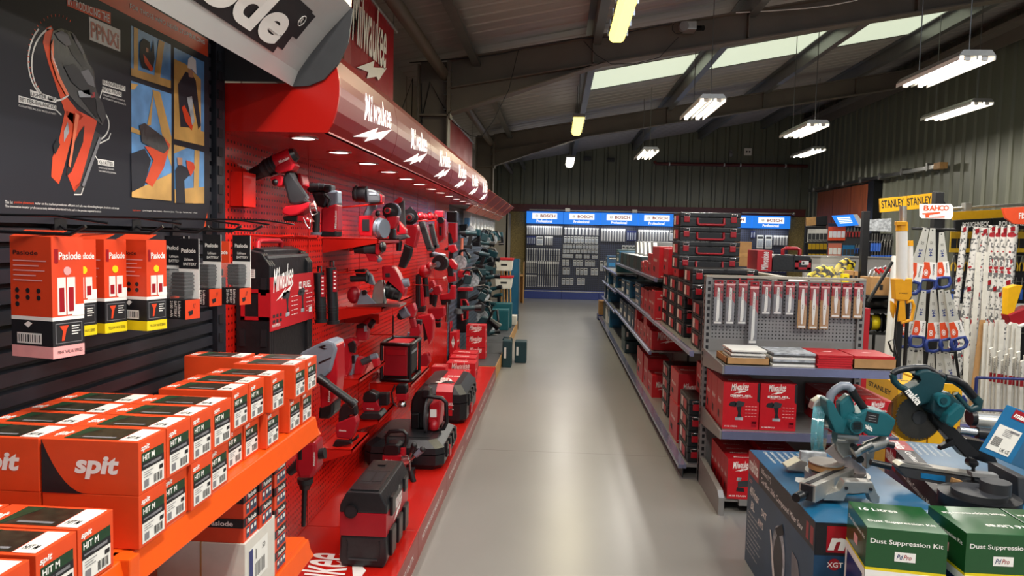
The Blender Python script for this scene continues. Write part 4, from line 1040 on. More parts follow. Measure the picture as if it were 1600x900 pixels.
# big black case with a printed red sleeve
x0, x1, ya, z0, z1 = -1.113, -.992, 2.5, 1.0, 1.435
yb = y_on(489, x1, 1.25)
sh, rb, sl, hd, st = B(), B(), B(), B(), B()
sh.box(x0, x1 - .012, ya + .01, yb - .01, z0, z1 - .015, BLK2, .012)
for y in (ya, ya + .018, ya + .036, yb - .06, yb - .04, yb - .02): sh.prism([(x0, y, z0), (x1 - .02, y, z0), (x1, y, z0 + .04), (x1, y, z1 - .05), (x1 - .03, y, z1 - .008), (x0 + .03, y, z1 + .004), (x0, y, z1 - .02)], (0, .014, 0), BLK2, .003)
sh.prism([(x0 + .03, ya + .05, z1 + .0), (x0 + .05, ya + .05, z1 + .012), (x1 - .04, ya + .05, z1 + .002), (x1 - .04, ya + .05, z1 - .02), (x0 + .03, ya + .05, z1 - .02)], (0, yb - ya - .1, 0), BLK2, .003)
for s in (x0 + .012, x1 - .032):
    for zz in (1.10, 1.28): sh.box(s, s + .02, ya - .004, ya + .004, zz, zz + .06, TXT)
# red sleeve wrapped round the front and the aisle face
za, zb = at(420, 519, X=x1).z, at(420, 434, X=x1).z
sl.box(x1, x1 + .003, ya - .003, yb - .004, za, zb, BOXR)
zc, zd = at(395, 500, Y=ya).z, at(395, 452, Y=ya).z
for bx in ((x0 + .018, x1, zd - .012, zd), (x0 + .018, x1, zc, zc + .012), (x0 + .018, x0 + .032, zc, zd), (x1 - .04, x1 + .003, zc, zd)): sl.box(bx[0], bx[1], ya - .004, ya - .001, bx[2], bx[3], BOXR)
xx = x1 + .0036; w = yb - ya
sl.script((xx, ya + w * .05, za + .52 * (zb - za)), EY, EZ, w * .44, WHT, rise=.12)
sl.rect((xx, ya + w * .62, zb - .058), EY, EZ, .028, .026, WHT); sl.text('M18', (xx + .0005, ya + w * .63, zb - .052), EY, EZ, .014, DRED, .023); sl.text('FUEL', (xx, ya + w * .72, zb - .058), EY, EZ, .026, WHT, .095, .02); sl.text('DRILL DRIVER', (xx, ya + w * .64, zb - .075), EY, EZ, .007, WHT, .09)
def mini_drill(b, o, r, u, s):
    """small printed picture of a drill, on the plane r, u"""
    q = lambda pts, mt: b.poly([o + r * (p[0] * s) + u * (p[1] * s) for p in pts], mt)
    q([(-.5, .42), (-.38, .34), (-.1, .3), (.0, .5), (-.1, .66), (-.38, .6)], TXT); q([(-.1, .3), (.42, .34), (.5, .6), (.1, .7), (-.06, .6)], DGREY); q([(.0, .3), (.3, .34), (.26, -.1), (.34, -.34), (.06, -.34), (.1, -.06)], TXT); q([(-.06, -.34), (.42, -.34), (.42, -.52), (-.06, -.52)], SHEEN)
    return b
for u0 in (.32, .68):
    mini_drill(sl, V(xx, ya + w * u0, za + (zb - za) * .42), EY, EZ, (zb - za) * .42)
    for i in range(5):
        for j in range(3): sl.rect((xx, ya + w * (u0 + .12 + j * .055), za + (zb - za) * (.2 + i * .09)), EY, EZ, w * .04, (zb - za) * .012, WHT)
for i in range(2):
    for j in range(3): sl.rect((xx, ya + w * (.04 + j * .07), za + (zb - za) * (.14 + i * .1)), EY, EZ, w * .045, (zb - za) * .06, TXT)
sl.text('M18 FPP2A2', (xx, ya + w * .03, za + .012), EY, EZ, .011, WHT, .075); sl.rect((xx, yb - .06, za + .03), EY, EZ, .035, .02, WHT)
hd.tube([(-1.06, 2.56, z1 - .01), (-1.06, 2.56, z1 + .028), (-1.06, 2.58, z1 + .034), (-1.06, 2.76, z1 + .034), (-1.06, 2.78, z1 + .028), (-1.06, 2.78, z1 - .01)], .01, RED, 8)
p, q = at(377, 434, Y=ya - .003), at(399, 421, Y=ya - .003)
st.box(p.x, q.x, ya - .006, ya - .004, p.z, q.z, PAPER)
c = V(p.x + .014, ya - .0066, (p.z + q.z) / 2)
for k in range(3):
    a = R(90 + 120 * k); d = lambda r, t: c + V(r * math.cos(a + t), 0, r * math.sin(a + t))
    st.poly([d(.009, -.5), d(.0105, 0), d(.009, .45), d(.005, .45), d(.006, 0), d(.005, -.5)], TXT)
for k in range(4): st.rect((p.x + .028, ya - .0066, p.z + .006 + k * .006), EX, EZ, .018, .002, GTX)
thing('carry_case', 'big black carry case with a red printed sleeve hanging low on the first pegboard bay', 'case', [('shell', sh), ('printed_sleeve', sl), ('carry_handle', hd), ('recycling_label', st)])
b = B(); b.tube([(XS + .008, 2.56, 1.49), (-.98, 2.56, 1.485), (-.93, 2.56, 1.49)], .004, SHEET, 6); b.tube([(XS + .008, 2.8, 1.49), (-.96, 2.8, 1.485)], .004, SHEET, 6)
solo('pegboard_hook', 'pair of red prongs above the big black case', 'hook', b)
for i, (cx, top, bot, lab) in enumerate(((499, 418, 504, 'left'), (518, 410, 506, 'right'))):
    Y = 3.0 + .04 * i
    bd = B().K((cx - 1, top + 8), (cx + 2, bot - 26), 8.3, 8.6, Y, BLK).K((cx + 2, bot - 26), (cx + 2.6, bot - 5), 8.6, 8.2, Y, BLK).K((cx + 2.6, bot - 5), (cx + 2.8, bot), 10.4, 9.6, Y, RUB)
    for k in range(3): bd.K((cx + 2, bot - 27 + 4 * k), (cx + 2.05, bot - 25.6 + 4 * k), 9.3, 9.3, Y, RUB)
    lp = B().T([(cx - 2, top + 7), (cx - 2, top - 2), (cx + 3, top - 2), (cx + 3, top + 7)], 1.5, Y, BLK)
    lb = B().R(cx + 2, top + 12, cx + 8, top + 46, Y - .024, .004, DRED, 0)
    for k in range(5): lb.R(cx + 3.4, top + 15 + k * 6, cx + 6.6, top + 17 + k * 6, Y - .0252, .0006, WHT, 0)
    thing('storage_tube', 'black capped storage tube with a red label beside the big case, the %s of two' % lab, 'tube', [('tube_body', bd), ('hanging_loop', lp), ('label', lb)])
# eye level, second bay
Y = 3.52
tool('power_nailer', 'black and red nailer with a fat round end, above the eye-level shelf', ('magazine', B().K((553, 303), (573, 304), 11.5, 13, Y, BLK).K((556, 303), (559, 303), 13, 13, Y, RUB)), ('motor_body', B().P([(572, 294), (586, 297), (594, 304), (594, 316), (574, 317)], Y - .04, .09, DGREY, .01).R(577, 301, 588, 304, Y - .043, .004, SLATE, 0)), ('end_cap', B().P([(592, 302), (597, 305), (597, 317), (592, 317)], Y - .03, .06, RED, .005)))
b = B(); b.tube([(XS + .008, 3.52, 1.62), (at(600, 318, Y=3.5).x, 3.5, at(600, 318, Y=3.5).z)], .004, SHEET, 6); solo('pegboard_hook', 'red prong under the black nailer above the eye-level shelf', 'hook', b)
TZ[0] = SH1[1] + .0005
Y = 3.56
tool('metal_saw', 'red metal-cutting saw with grey tube on the eye-level shelf, seen end on', ('battery_foot', B().P([(560, 337), (583, 336), (584, 342), (581, 369), (563, 369), (559, 361)], Y - .03, .08, RED, .006).R(566, 343, 577, 361, Y - .033, .006, TXT, 0)), ('barrel', B().K((572, 338), (580, 323), 5.5, 6, Y, SLATE).C(581, 322, 6, Y - .02, .04, SLATE)),
     ('blade_guard', B().cyl(at(597, 357, Y=Y) - V(.014, 0, 0), at(597, 357, Y=Y) + V(.016, -.012, 0), 17 * Y / F, SLATE, 15 * Y / F, 24)), ('saw_blade', B().cyl(at(591, 357, Y=Y - .02) - V(.002, 0, 0), at(591, 357, Y=Y - .02), 15 * Y / F, CHR, None, 24)), ('knob', B().O(590, 334, 4, 5, Y, .015, BLK)))
TZ[0] = .1495
Y = 3.75
TZ[0] = SH1[1] + .0005
tool('angle_drill', 'red drill with a round black nose facing out, right of the eye-level shelf saw', ('nose_ring', B().C(610, 330, 13, Y, .05, BLK, 10).C(612, 331, 14, Y + .03, .02, SLATE)), ('collet', B().C(605, 329, 4.6, Y - .06, .08, STEEL).C(605, 329, 4.9, Y - .064, .008, RED).C(605, 329, 3, Y - .066, .004, TXT)), ('motor_body', B().P([(603, 339), (621, 337), (621, 348), (617, 357), (608, 358), (604, 350)], Y - .02, .06, RED, .008)), ('grip', B().P([(606, 357), (617, 356), (617, 382), (607, 384)], Y - .01, .04, BLK, .008)))
TZ[0] = .1495
Y = 4.0
tool('power_file', 'black power file with a red tip pointing up behind the black-nosed drill', ('arm', B().P([(622, 316), (631, 313), (633, 358), (625, 360)], Y, .03, RUB, .006)), ('tip', B().P([(614, 316), (624, 307), (629, 309), (627, 319)], Y, .03, RED, .004)))
tool('detail_sander', 'small red and black sander hanging below the power file', ('motor_body', B().P([(618, 350), (623, 345), (634, 358), (635, 366), (622, 367), (617, 360)], Y - .06, .05, RED, .006).R(620, 350, 624, 362, Y - .062, .01, BLK, .003)), ('base_plate', B().P([(616, 368), (634, 366), (638, 371), (618, 377)], Y - .07, .06, DGREY, .004)), ('dust_bag', B().K((624, 376), (623, 392), 5, 4, Y - .03, BLK)))
Y = 3.5
tool('angle_grinder', 'dark angle grinder slung under the eye-level shelf', ('motor_body', B().K((554, 390), (570, 389), 6, 8, Y, RUB).K((570, 389), (588, 388), 8.5, 8.5, Y, DGREY)), ('gear_head', B().P([(586, 380), (596, 381), (598, 392), (590, 400), (586, 396)], Y - .03, .06, RED, .006)), ('disc_guard', B().O(598, 386, 5, 9, Y - .03, .04, BLK)))
tool('paint_sprayer', 'red tool with a clear pistol head hanging below the dark grinder', ('motor_body', B().P([(570, 396), (588, 397), (592, 404), (588, 409), (576, 408)], Y - .02, .06, RED, .006)), ('head', B().O(592, 405, 5, 5, Y, .02, SLATE)))
Y = 4.3
tool('impact_wrench', 'red impact wrench with a big round black nose and a black curved handle', ('nose', B().C(640, 339, 13, Y, .06, BLK, 11).C(641, 326, 3, Y, .02, BLK).C(640, 340, 7, Y - .03, .05, DGREY)), ('collet', B().C(639, 340, 4.2, Y - .06, .06, CHR).C(639, 340, 4.4, Y - .063, .006, RED).C(639, 340, 2.8, Y - .066, .004, TXT)), ('motor_body', B().P([(634, 351), (652, 351), (654, 360), (648, 388), (632, 380), (637, 366)], Y - .03, .07, RED, .01)), ('curved_handle', B().P([(631, 381), (644, 387), (642, 400), (632, 420), (621, 417), (628, 403)], Y - .02, .05, BLK, .008)))
Y = 4.7
for i, (kx, ky, bar, lab) in enumerate(((659, 338, [(653, 347), (662, 346), (676, 390), (667, 392)], 'first'), (674, 338, [(669, 350), (676, 349), (684, 386), (678, 391)], 'second'))):
    Y = 4.8 + .5 * i
    tool('cordless_ratchet', 'red-headed tool on a long slanting black bar, the %s of two' % lab, ('head', B().O(kx - 2, ky, 6, 7, Y, .04, RED).O(kx + 5, ky + 1, 5, 6, Y + .03, .03, RED).K((kx - 8, ky + 8), (kx + 8, ky + 6), 1, 1, Y - .04, SHEET)), ('handle_bar', B().P(bar, Y - .02, .05, RUB, .006)), ('end_clip', B().R(bar[2][0] - 8, bar[2][1] - 4, bar[2][0] + 1, bar[2][1] + 2, Y - .02, .05, DGREY, .004)))
specs = [('cordless_torch', 686, 330, 'torch', 5.6, 'boxy red torch hanging high beside the slanting bars'), ('cordless_torch', 706, 331, 'torch2', 6.4, 'tall red torch with a black square head, high near the end of the red wall')]
for nm, x, y, kk, Y, lab in specs:
    if kk == 'torch': tool(nm, lab, ('lamp_head', B().R(x - 7, y - 1, x + 6, y + 10, Y, .1, DRED, .008).C(x + 2, y + 14, 5, Y - .05, .06, BLK)), ('motor_body', B().P([(x - 3, y + 12), (x + 9, y + 12), (x + 9, y + 42), (x, y + 50), (x - 3, y + 40)], Y, .09, RED, .01).R(x, y + 24, x + 4, y + 38, Y - .004, .01, BLK, .003)), ('grip', B().R(x - 7, y + 10, x - 4, y + 40, Y, .03, SHEET, .003)))
    else: tool(nm, lab, ('lamp_head', B().R(x - 8, y - 1, x + 8, y + 16, Y, .12, BLK, .01)), ('motor_body', B().P([(x - 6, y + 17), (x + 7, y + 17), (x + 7, y + 46), (x + 2, y + 50), (x, y + 34), (x - 6, y + 32)], Y, .1, RED, .01)), ('grip', B().R(x - 6, y + 33, x + 1, y + 50, Y, .05, BLK, .008)))
# circular saw on the second shelf
TZ[0] = SH2[1] + .0005
Y = 3.72
tool('circular_saw', 'red circular saw with a bright base plate on the second shelf', ('base_plate', B().P([(552, 476), (600, 474), (627, 476), (625, 480), (552, 480)], Y - .06, .14, CHR, .002).P([(606, 480), (625, 478), (624, 485), (612, 490), (607, 486)], Y - .04, .03, CHR, .003)), ('tilt_bracket', B().P([(557, 477), (564, 453), (569, 455), (588, 475)], Y - .05, .012, SLATE, .002).C(569, 457, 4, Y - .06, .02, BLK)),
     ('blade_guard', B().P([(580, 468), (584, 446), (591, 438), (598, 437), (602, 446), (602, 474), (592, 476), (581, 474)], Y - .01, .035, ALU, .006)), ('saw_blade', B().cyl(at(598, 458, Y=Y) , at(600, 458, Y=Y + .002), 19 * Y / F, STEEL, None, 24)), ('motor', B().K((604, 452), (627, 458), 15, 13, Y + .03, BLK).K((610, 450), (612, 451), 16, 16, Y + .03, DGREY).K((618, 454), (620, 455), 15, 15, Y + .03, DGREY)),
     ('rear_handle', B().P([(596, 416), (614, 415), (622, 428), (633, 452), (630, 466), (624, 450), (612, 440), (597, 437)], Y - .03, .08, RED, .01).R(602, 427, 609, 433, Y - .034, .01, TXT, .002)), ('dust_port', B().K((627, 443), (639, 441), 7.5, 6.5, Y, SLATE)), ('front_handle', B().P([(552, 421), (570, 420), (576, 430), (574, 444), (556, 432)], Y - .02, .06, BLK, .01).K((548, 436), (573, 435), 5, 5, Y - .05, RUB).P([(573, 424), (580, 430), (585, 446), (576, 444)], Y, .04, SLATE, .005)), ('battery', B().O(553, 461, 11, 14, Y, .03, DRED)))
TZ[0] = .1495
Y = 3.85
tool('multi_tool', 'stubby red and black multi tool hanging below the second shelf', ('motor_body', B().P([(556, 512), (572, 510), (575, 520), (573, 532), (558, 533), (555, 524)], Y - .03, .06, DRED, .01)), ('top_grip', B().P([(556, 508), (566, 505), (573, 507), (572, 513), (557, 514)], Y - .03, .06, BLK, .006).R(569, 509, 573, 518, Y - .034, .006, SHEEN, 0)), ('nose', B().K((570, 510), (581, 500), 8, 6, Y, RED).K((578, 504), (584, 508), 8, 8, Y, BLK)))
b = B(); q = at(592, 500, Y=3.85); b.box(XS, q.x, 3.85, 3.86, q.z - .02, q.z + .03, SHEET); solo('tool_holder', 'red plate holder behind the stubby multi tool', 'bracket', b)
Y = 4.35
tool('heat_gun', 'red heat gun with a grey nozzle pointing at the camera, right of the second shelf', ('nozzle', B().K((627, 492), (637, 486), 8, 9, Y - .04, SLATE).C(626, 494, 6, Y - .06, .02, BLK)), ('motor_body', B().P([(634, 478), (646, 474), (650, 486), (646, 497), (638, 494)], Y - .02, .07, RED, .008)), ('grip', B().P([(638, 496), (647, 497), (650, 512), (642, 513)], Y, .05, DRED, .006)))
# band saws on the narrow shelf
TZ[0] = SH6[1] + .0005
Y = 3.78
tool('band_saw', 'upright red compact band saw with a black opening, beside the grey-shelled hammer', ('frame', B().P([(529, 546), (534, 531), (548, 528), (557, 533), (558, 541), (552, 545), (546, 552), (547, 577), (541, 592), (529, 588)], Y, .06, RED, .008).R(528, 578, 540, 590, Y - .01, .05, RED, .004)), ('blade_cover', B().P([(543, 537), (552, 532), (556, 538), (554, 552), (546, 550)], Y - .01, .03, BLK, .004)), ('grip', B().R(527, 555, 534, 578, Y - .012, .03, BLK, .005)))
tool('reciprocating_saw', 'red reciprocating saw lying on the narrow shelf with its grey nose to the right', ('motor_body', B().P([(552, 561), (558, 558), (568, 561), (572, 572), (566, 586), (553, 587)], Y + .07, .07, RED, .01)), ('shoe', B().P([(541, 587), (542, 570), (549, 556), (557, 556), (553, 570), (550, 587)], Y + .045, .05, SLATE, .005).R(546, 556, 554, 568, Y + .04, .02, BLK, .003)), ('nose', B().K((566, 566), (580, 560), 6, 5, Y + .08, DGREY).K((580, 559), (590, 556), 5.5, 5, Y + .08, SLATE)), ('battery_foot', B().P([(580, 562), (590, 560), (592, 572), (584, 575)], Y + .05, .05, RED, .006)))
TZ[0] = .1495
# grey shelled hammer standing behind the orange cartons
Y = 2.42
tool('demolition_hammer', 'big grey-shelled hammer with a black side handle, behind the far orange cartons', ('shell', B().P([(468, 552), (500, 536), (512, 532), (522, 535), (526, 546), (517, 580), (506, 590), (496, 594), (468, 592)], Y, .11, SLATE, .014).P([(497, 542), (507, 539), (509, 541), (503, 543), (511, 545), (506, 546)], Y - .002, .004, BLK, 0).P([(498, 566), (517, 558), (517, 560), (498, 569)], Y - .002, .004, BLK, 0)),
     ('motor_body', B().P([(521, 535), (527, 540), (527, 592), (524, 622), (516, 634), (500, 640), (499, 592), (512, 590), (519, 578)], Y + .01, .09, RED, .012)), ('lower_collar', B().P([(498, 636), (522, 628), (521, 648), (514, 655), (497, 655)], Y + .01, .09, BLK, .01)), ('side_handle', B().K((497, 590), (512, 600), 8, 7, Y - .03, BLK).K((510, 599), (549, 628), 6.4, 6.4, Y - .03, RUB).K((549, 628), (555, 633), 8, 7.5, Y - .03, BLK)), ('lettering', B().text('Milwaukee', at(516, 628, Y=Y + .008), EZ, -EX, .008, WHT, w=.07)))
# radio
Y = 4.42
xa, xb_ = at(596, 570, Y=Y).x, at(639, 570, Y=Y).x; z0 = SH3[1] + .005; z1 = at(610, 536, Y=Y).z; yb = 4.74
bd, cg, an, dc = B(), B(), B(), B()
bd.box(xa + .01, xb_ - .006, Y + .012, yb - .01, z0 + .02, z1 - .02, BLK, .01); bd.box(xa + .012, xb_ - .012, Y + .004, Y + .014, z0 + .035, z1 - .02, DRED, .003); bd.box(xa + .025, xb_ - .02, Y, Y + .008, z1 - .075, z1 - .04, RED, .004); bd.box(xa + .02, xb_ - .02, Y + .03, yb - .03, z1 - .02, z1 - .008, RED, .004)
for z in (z0, z1 - .016):
    cg.tube([(xa, Y, z + .008), (xb_, Y, z + .008), (xb_ + .012, Y + .02, z + .008), (xb_ + .012, yb - .02, z + .008), (xb_, yb, z + .008), (xa, yb, z + .008), (xa - .01, Y + .1, z + .008)], .012, BLK, 8, True)
for x, y in ((xa, Y), (xb_ + .006, Y + .006), (xb_ + .006, yb - .006), (xa, yb)): cg.cyl((x, y, z0), (x, y, z1), .01, BLK, n=8)
an.cyl((xa + .01, yb - .05, z1 - .02), (xa + .01, yb - .05, z1 + .14), .005, BLK, n=8)
dc.box(xb_ - .006, xb_ + .001, Y + .06, yb - .06, z0 + .05, z1 - .04, RUB, .004)
for k in range(6): dc.box(xb_ + .001, xb_ + .003, Y + .07 + .03 * k, Y + .085 + .03 * k, z1 - .075, z1 - .06, SHEEN)
tool('jobsite_radio', 'red and black caged radio with an aerial on its own shelf', ('cabinet', bd), ('roll_cage', cg), ('aerial', an), ('control_panel', dc))
# sander, router, jigsaw
TZ[0] = SH4[1] + .0005
Y = 4.02
tool('orbital_sander', 'red orbital sander with a black domed top on the lower shelf', ('motor_body', B().P([(567, 622), (589, 622), (590, 638), (594, 645), (566, 645), (566, 636)], Y - .02, .07, DRED, .012).text('Milwaukee', at(573, 640, Y=Y - .0215), EX, EZ, .009, WHT, w=.04)), ('top_grip', B().P([(566, 624), (568, 615), (578, 612), (588, 616), (590, 625), (586, 629), (568, 629)], Y - .025, .08, BLK, .014)), ('sanding_pad', B().P([(561, 652), (567, 645), (592, 645), (597, 651), (592, 656), (566, 656)], Y - .06, .13, RUB, .006)), ('dust_box', B().R(589, 615, 606, 634, Y + .02, .06, BLK, .008)))
Y = 4.3
tool('inspection_light', 'red lamp with a black head and a bright round lens below the radio shelf', ('head', B().P([(618, 604), (622, 601), (634, 601), (636, 606), (635, 616), (618, 616)], Y, .06, BLK, .008)), ('body', B().P([(618, 616), (635, 615), (636, 626), (620, 627)], Y, .06, RED, .006)), ('lens', B().O(628, 633, 7, 8, Y + .02, .03, CHR)), ('cable', B().T([(617, 602), (612, 614), (614, 628), (620, 638)], 1.3, Y, BLK)))
TZ[0] = SH5[1] + .0005
Y = 3.52
tool('jigsaw', 'red jigsaw with a curved black grip on the lowest shelf', ('motor_body', B().P([(525, 664), (528, 660), (554, 650), (558, 660), (553, 678), (548, 687), (526, 684), (524, 674)], Y - .02, .06, DRED, .01).text('Milwaukee', at(530, 674, Y=Y - .0215), EX, EZ, .009, WHT, w=.035)), ('top_grip', B().P([(528, 660), (529, 642), (535, 632), (545, 629), (555, 634), (557, 650), (548, 648), (542, 646), (540, 662)], Y - .015, .05, BLK, .01)), ('foot_plate', B().P([(519, 697), (524, 688), (547, 690), (548, 694), (526, 700)], Y - .05, .03, BLK, .003).P([(537, 702), (548, 690), (558, 680), (558, 686), (544, 700)], Y + .0, .03, BLK, .003)), ('plunger', B().R(545, 682, 549, 694, Y, .02, STEEL, .002)))
TZ[0] = .1495
Y = 2.56
tool('breaker_hammer', 'red breaker hammer hanging nose down with a long black chisel', ('motor_body', B().P([(463, 694), (474, 690), (493, 691), (494, 735), (487, 748), (466, 748), (461, 733)], Y, .09, DRED, .012).R(465, 700, 472, 719, Y - .002, .01, BLK, .004).text('Milwaukee', at(492, 728, Y=Y - .001), EZ, -EX, .007, WHT, w=.05)), ('left_handle', B().K((452, 738), (470, 722), 7, 9, Y + .03, RUB)), ('side_handle', B().K((492, 710), (508, 708), 8, 9, Y + .04, RUB)), ('collar', B().K((477, 747), (477, 755), 13, 12, Y + .04, RUB).K((477, 755), (476, 764), 11, 8, Y + .04, BLK)), ('chisel', B().K((476, 763), (474, 822), 4.2, 3.6, Y + .04, BLK)), ('cable_loop', B().T([(444, 702), (452, 690), (470, 684), (480, 676), (478, 690), (462, 698)], 3, Y + .03, BLK)))
# wet and dry vacuum box on the plinth, true solid
xa, xb_ = -.852, -.655; ya, yb = 2.87, 3.31; z0 = .1495
zt = lambda py: at(570, py, Y=ya).z
z1, z2 = zt(838), zt(802); z4 = z2 + .085
tank, bandp, lid, port, hnd, hnd2 = B(), B(), B(), B(), B(), B()
tank.prism([(xa + .012, ya, z0), (xb_ - .012, ya, z0), (xb_, ya, z0 + .03), (xb_ - .004, ya, z1), (xa + .004, ya, z1), (xa, ya, z0 + .03)], (0, yb - ya, 0), BLK2, .01)
tank.box(xa + .03, xa + .034, ya - .004, ya, z0 + .04, z1 - .02, BLK); tank.box(xb_ - .034, xb_ - .03, ya - .004, ya, z0 + .04, z1 - .02, BLK); tank.box(xa + .04, xb_ - .04, ya - .005, ya, z0 + .03, z0 + .036, DGREY)
for k in range(3): tank.box(xb_ - .004, xb_ + .012, ya + .05 + .13 * k, ya + .13 + .13 * k, z0 + .03, z1 + .01, BLK, .008)
bandp.box(xa + .003, xb_ - .003, ya - .002, yb, z1, z2, DRED, .004); bandp.script((xb_ - .002, ya + .1, z1 + .005), EY, EZ, .2, WHT, rise=.1)
lid.prism([(xa, ya, z2), (xb_, ya, z2), (xb_ - .002, ya, z2 + .03), (xb_ - .03, ya + .0, z4), (xa + .03, ya, z4), (xa + .002, ya, z2 + .03)], (0, yb - ya, 0), BLK2, .006)
lid.box(xa + .04, xb_ - .04, ya + .02, yb - .03, z4, z4 + .006, BLK2, .004)
for x in (xa + .055, xb_ - .095): lid.box(x, x + .04, ya + .12, ya + .24, z4 + .005, z4 + .0075, TXT)
lid.box(-.775, -.74, ya + .33, ya + .36, z4 + .005, z4 + .012, BLK, .002)
for y in (ya + .1, ya + .26): lid.box(xa + .05, xb_ - .05, y, y + .004, z4 + .005, z4 + .0072, DGREY)
port.cyl((xa + .05, ya + .02, z2 + .008), (xa + .05, ya - .012, z2 + .008), .027, BLK, None, 20); port.cyl((xa + .05, ya - .008, z2 + .008), (xa + .05, ya - .0125, z2 + .008), .021, TXT, None, 20)
hnd.box(xb_ - .004, xb_ + .01, ya + .06, ya + .12, z2 - .03, z2 + .05, BLK, .005); hnd2.box(xb_ - .004, xb_ + .008, yb - .12, yb - .06, z2 - .02, z2 + .04, BLK, .005)
thing('wet_dry_vacuum', 'black box-shaped vacuum with a red middle band on the plinth, nearest the camera', 'vacuum', [('tank', tank), ('red_band', bandp), ('lid', lid), ('hose_port', port), ('latch', hnd), ('latch', hnd2)])
Y = 4.0
tool('magnetic_drill', 'red magnetic drill with a hoop handle and three-spoke feed lever behind the vacuum', ('hoop_handle', B().T([(605, 694), (604, 682), (609, 674), (630, 673), (636, 679), (635, 690), (628, 702)], 3.4, Y, BLK, 10)), ('motor_cap', B().P([(598, 704), (600, 696), (607, 694), (619, 694), (624, 698), (625, 708), (621, 712), (599, 712)], Y - .05, .1, BLK, .01)),
     ('motor_body', B().P([(597, 711), (627, 711), (630, 720), (628, 762), (600, 762), (597, 738)], Y - .045, .1, DRED, .008).text('Milwaukee', at(602, 722, Y=Y - .0465), EX, EZ, .016, WHT, w=.05).R(625, 700, 632, 745, Y - .02, .05, RED, .004)), ('magnet_base', B().R(600, 738, 644, 760, Y - .03, .1, BLK, .004)), ('hub', B().K((629, 720), (640, 718), 8, 8, Y - .04, CHR).K((640, 718), (643, 717), 5, 5, Y - .04, STEEL)),
     ('feed_lever', B().K((640, 716), (644, 704), 2, 2, Y - .05, STEEL).K((643, 706), (647, 697), 4, 5, Y - .05, RUB).O(647, 696, 5, 5, Y - .05, .02, RUB)), ('feed_lever', B().K((641, 719), (650, 711), 2, 2, Y - .06, STEEL).K((649, 712), (660, 702), 4, 5, Y - .06, SLATE).O(660, 702, 5, 5, Y - .06, .02, RUB)), ('feed_lever', B().K((640, 722), (641, 736), 2, 2, Y - .06, STEEL).K((641, 735), (646, 754), 4, 5, Y - .06, RUB).O(646, 755, 5, 5, Y - .06, .02, RUB)))
# big moulded cases on the plinth
def moulded(xa, xb_, ya, yb, z0, h, name, label, sleeve):
    lo, up, la, sl = B(), B(), [], B()
    zm = z0 + h * .55; c = .045
    oct_ = lambda z, i: [V(xa + c + i, ya + i, z), V(xb_ - c - i, ya + i, z), V(xb_ - i, ya + c + i, z), V(xb_ - i, yb - c - i, z), V(xb_ - c - i, yb - i, z), V(xa + c + i, yb - i, z), V(xa + i, yb - c - i, z), V(xa + i, ya + c + i, z)]
    def shell(b, za, ia, zb, ib, zc, ic, mat):
        vs = oct_(za, ia) + oct_(zb, ib) + oct_(zc, ic)
        b.add(vs, [(r * 8 + k, r * 8 + (k + 1) % 8, r * 8 + 8 + (k + 1) % 8, r * 8 + 8 + k) for r in (0, 1) for k in range(8)] + [tuple(range(7, -1, -1)), tuple(range(16, 24))], mat)
    shell(lo, z0, .02, z0 + .03, .0, zm - .003, .0, BLK2); shell(up, zm + .003, .0, z0 + h * .78, .004, z0 + h, .055, BLK2)
    lo.box(xa + .03, xb_ - .03, ya + .03, yb - .03, zm - .004, zm + .004, TXT)
    up.box(xa + .1, xb_ - .1, ya + .1, yb - .1, z0 + h, z0 + h + .004, BLK2, .003)
    lo.box(xa + .14, xa + .28, ya - .006, ya + .01, zm - .045, zm - .037, DGREY)
    L = yb - ya
    for k in range(4):
        b = B(); y = ya + L * (.16 + .19 * k); b.box(xb_ - .006, xb_ + .012, y, y + .05, zm - .035, zm + .05, BLK, .004); b.box(xb_ + .0, xb_ + .016, y + .01, y + .04, zm - .02, zm + .01, BLK, .004); la.append(('latch', b))
    rc = B(); rc.box(xb_ + .0, xb_ + .014, ya + L * .3, ya + L * .42, z0 + .03, z0 + .1, RED, .005); la.append(('red_clip', rc))
    parts = [('lower_shell', lo), ('upper_shell', up)] + la
    if sleeve:
        x0, x1 = xa + .16, xb_ - .1
        sl.box(x0, x1, ya - .004, ya - .001, z0 + .06, z0 + h * .86, BOXR); sl.prism([(x0, ya - .004, z0 + h * .86), (x0, ya + .06, z0 + h + .006), (x0, yb - .06, z0 + h + .006), (x0, yb - .06, z0 + h + .003), (x0, ya + .062, z0 + h + .003), (x0, ya - .001, z0 + h * .85)], (x1 - x0, 0, 0), BOXR)
        zz = z0 + h + .0068
        sl.script((x1 - .02, ya + .1, zz), EY, -EX, .2, WHT, rise=.1); sl.text('M18 FUEL', (x0 + .03, ya + L * .5, zz), EX, EY, .05, WHT, .1, .02); sl.poly([V(x0 + .02, ya + .1, zz), V(x0 + .1, ya + .09, zz), V(x0 + .12, ya + .14, zz), V(x0 + .06, ya + .2, zz), V(x0 + .03, ya + .15, zz)], TXT)
        sl.text('MX FUEL', (x0 + .03, ya - .005, z0 + h * .5), EX, EZ, .02, WHT, .1, .02); sl.text('Milwaukee', (x0 + .03, ya - .005, z0 + h * .38), EX, EZ, .012, WHT, .1)
        parts.append(('printed_sleeve', sl))
    else:
        sl.text('Milwaukee', (xa + .1, ya + .17, z0 + h + .0005), (EX * .6 + EY * .8), (EY * .6 - EX * .8), .04, DRED, .16); parts.append(('emblem', sl))
    return thing(name, label, 'case', parts)
hA = at(640, 700, Y=4.02).z - .148
moulded(-1.09, -.62, 4.13, 4.72, .1495, hA, 'moulded_case', 'large flat black moulded case on the plinth, under the cut-off saw', False)
zA = .1485 + hA + .0045
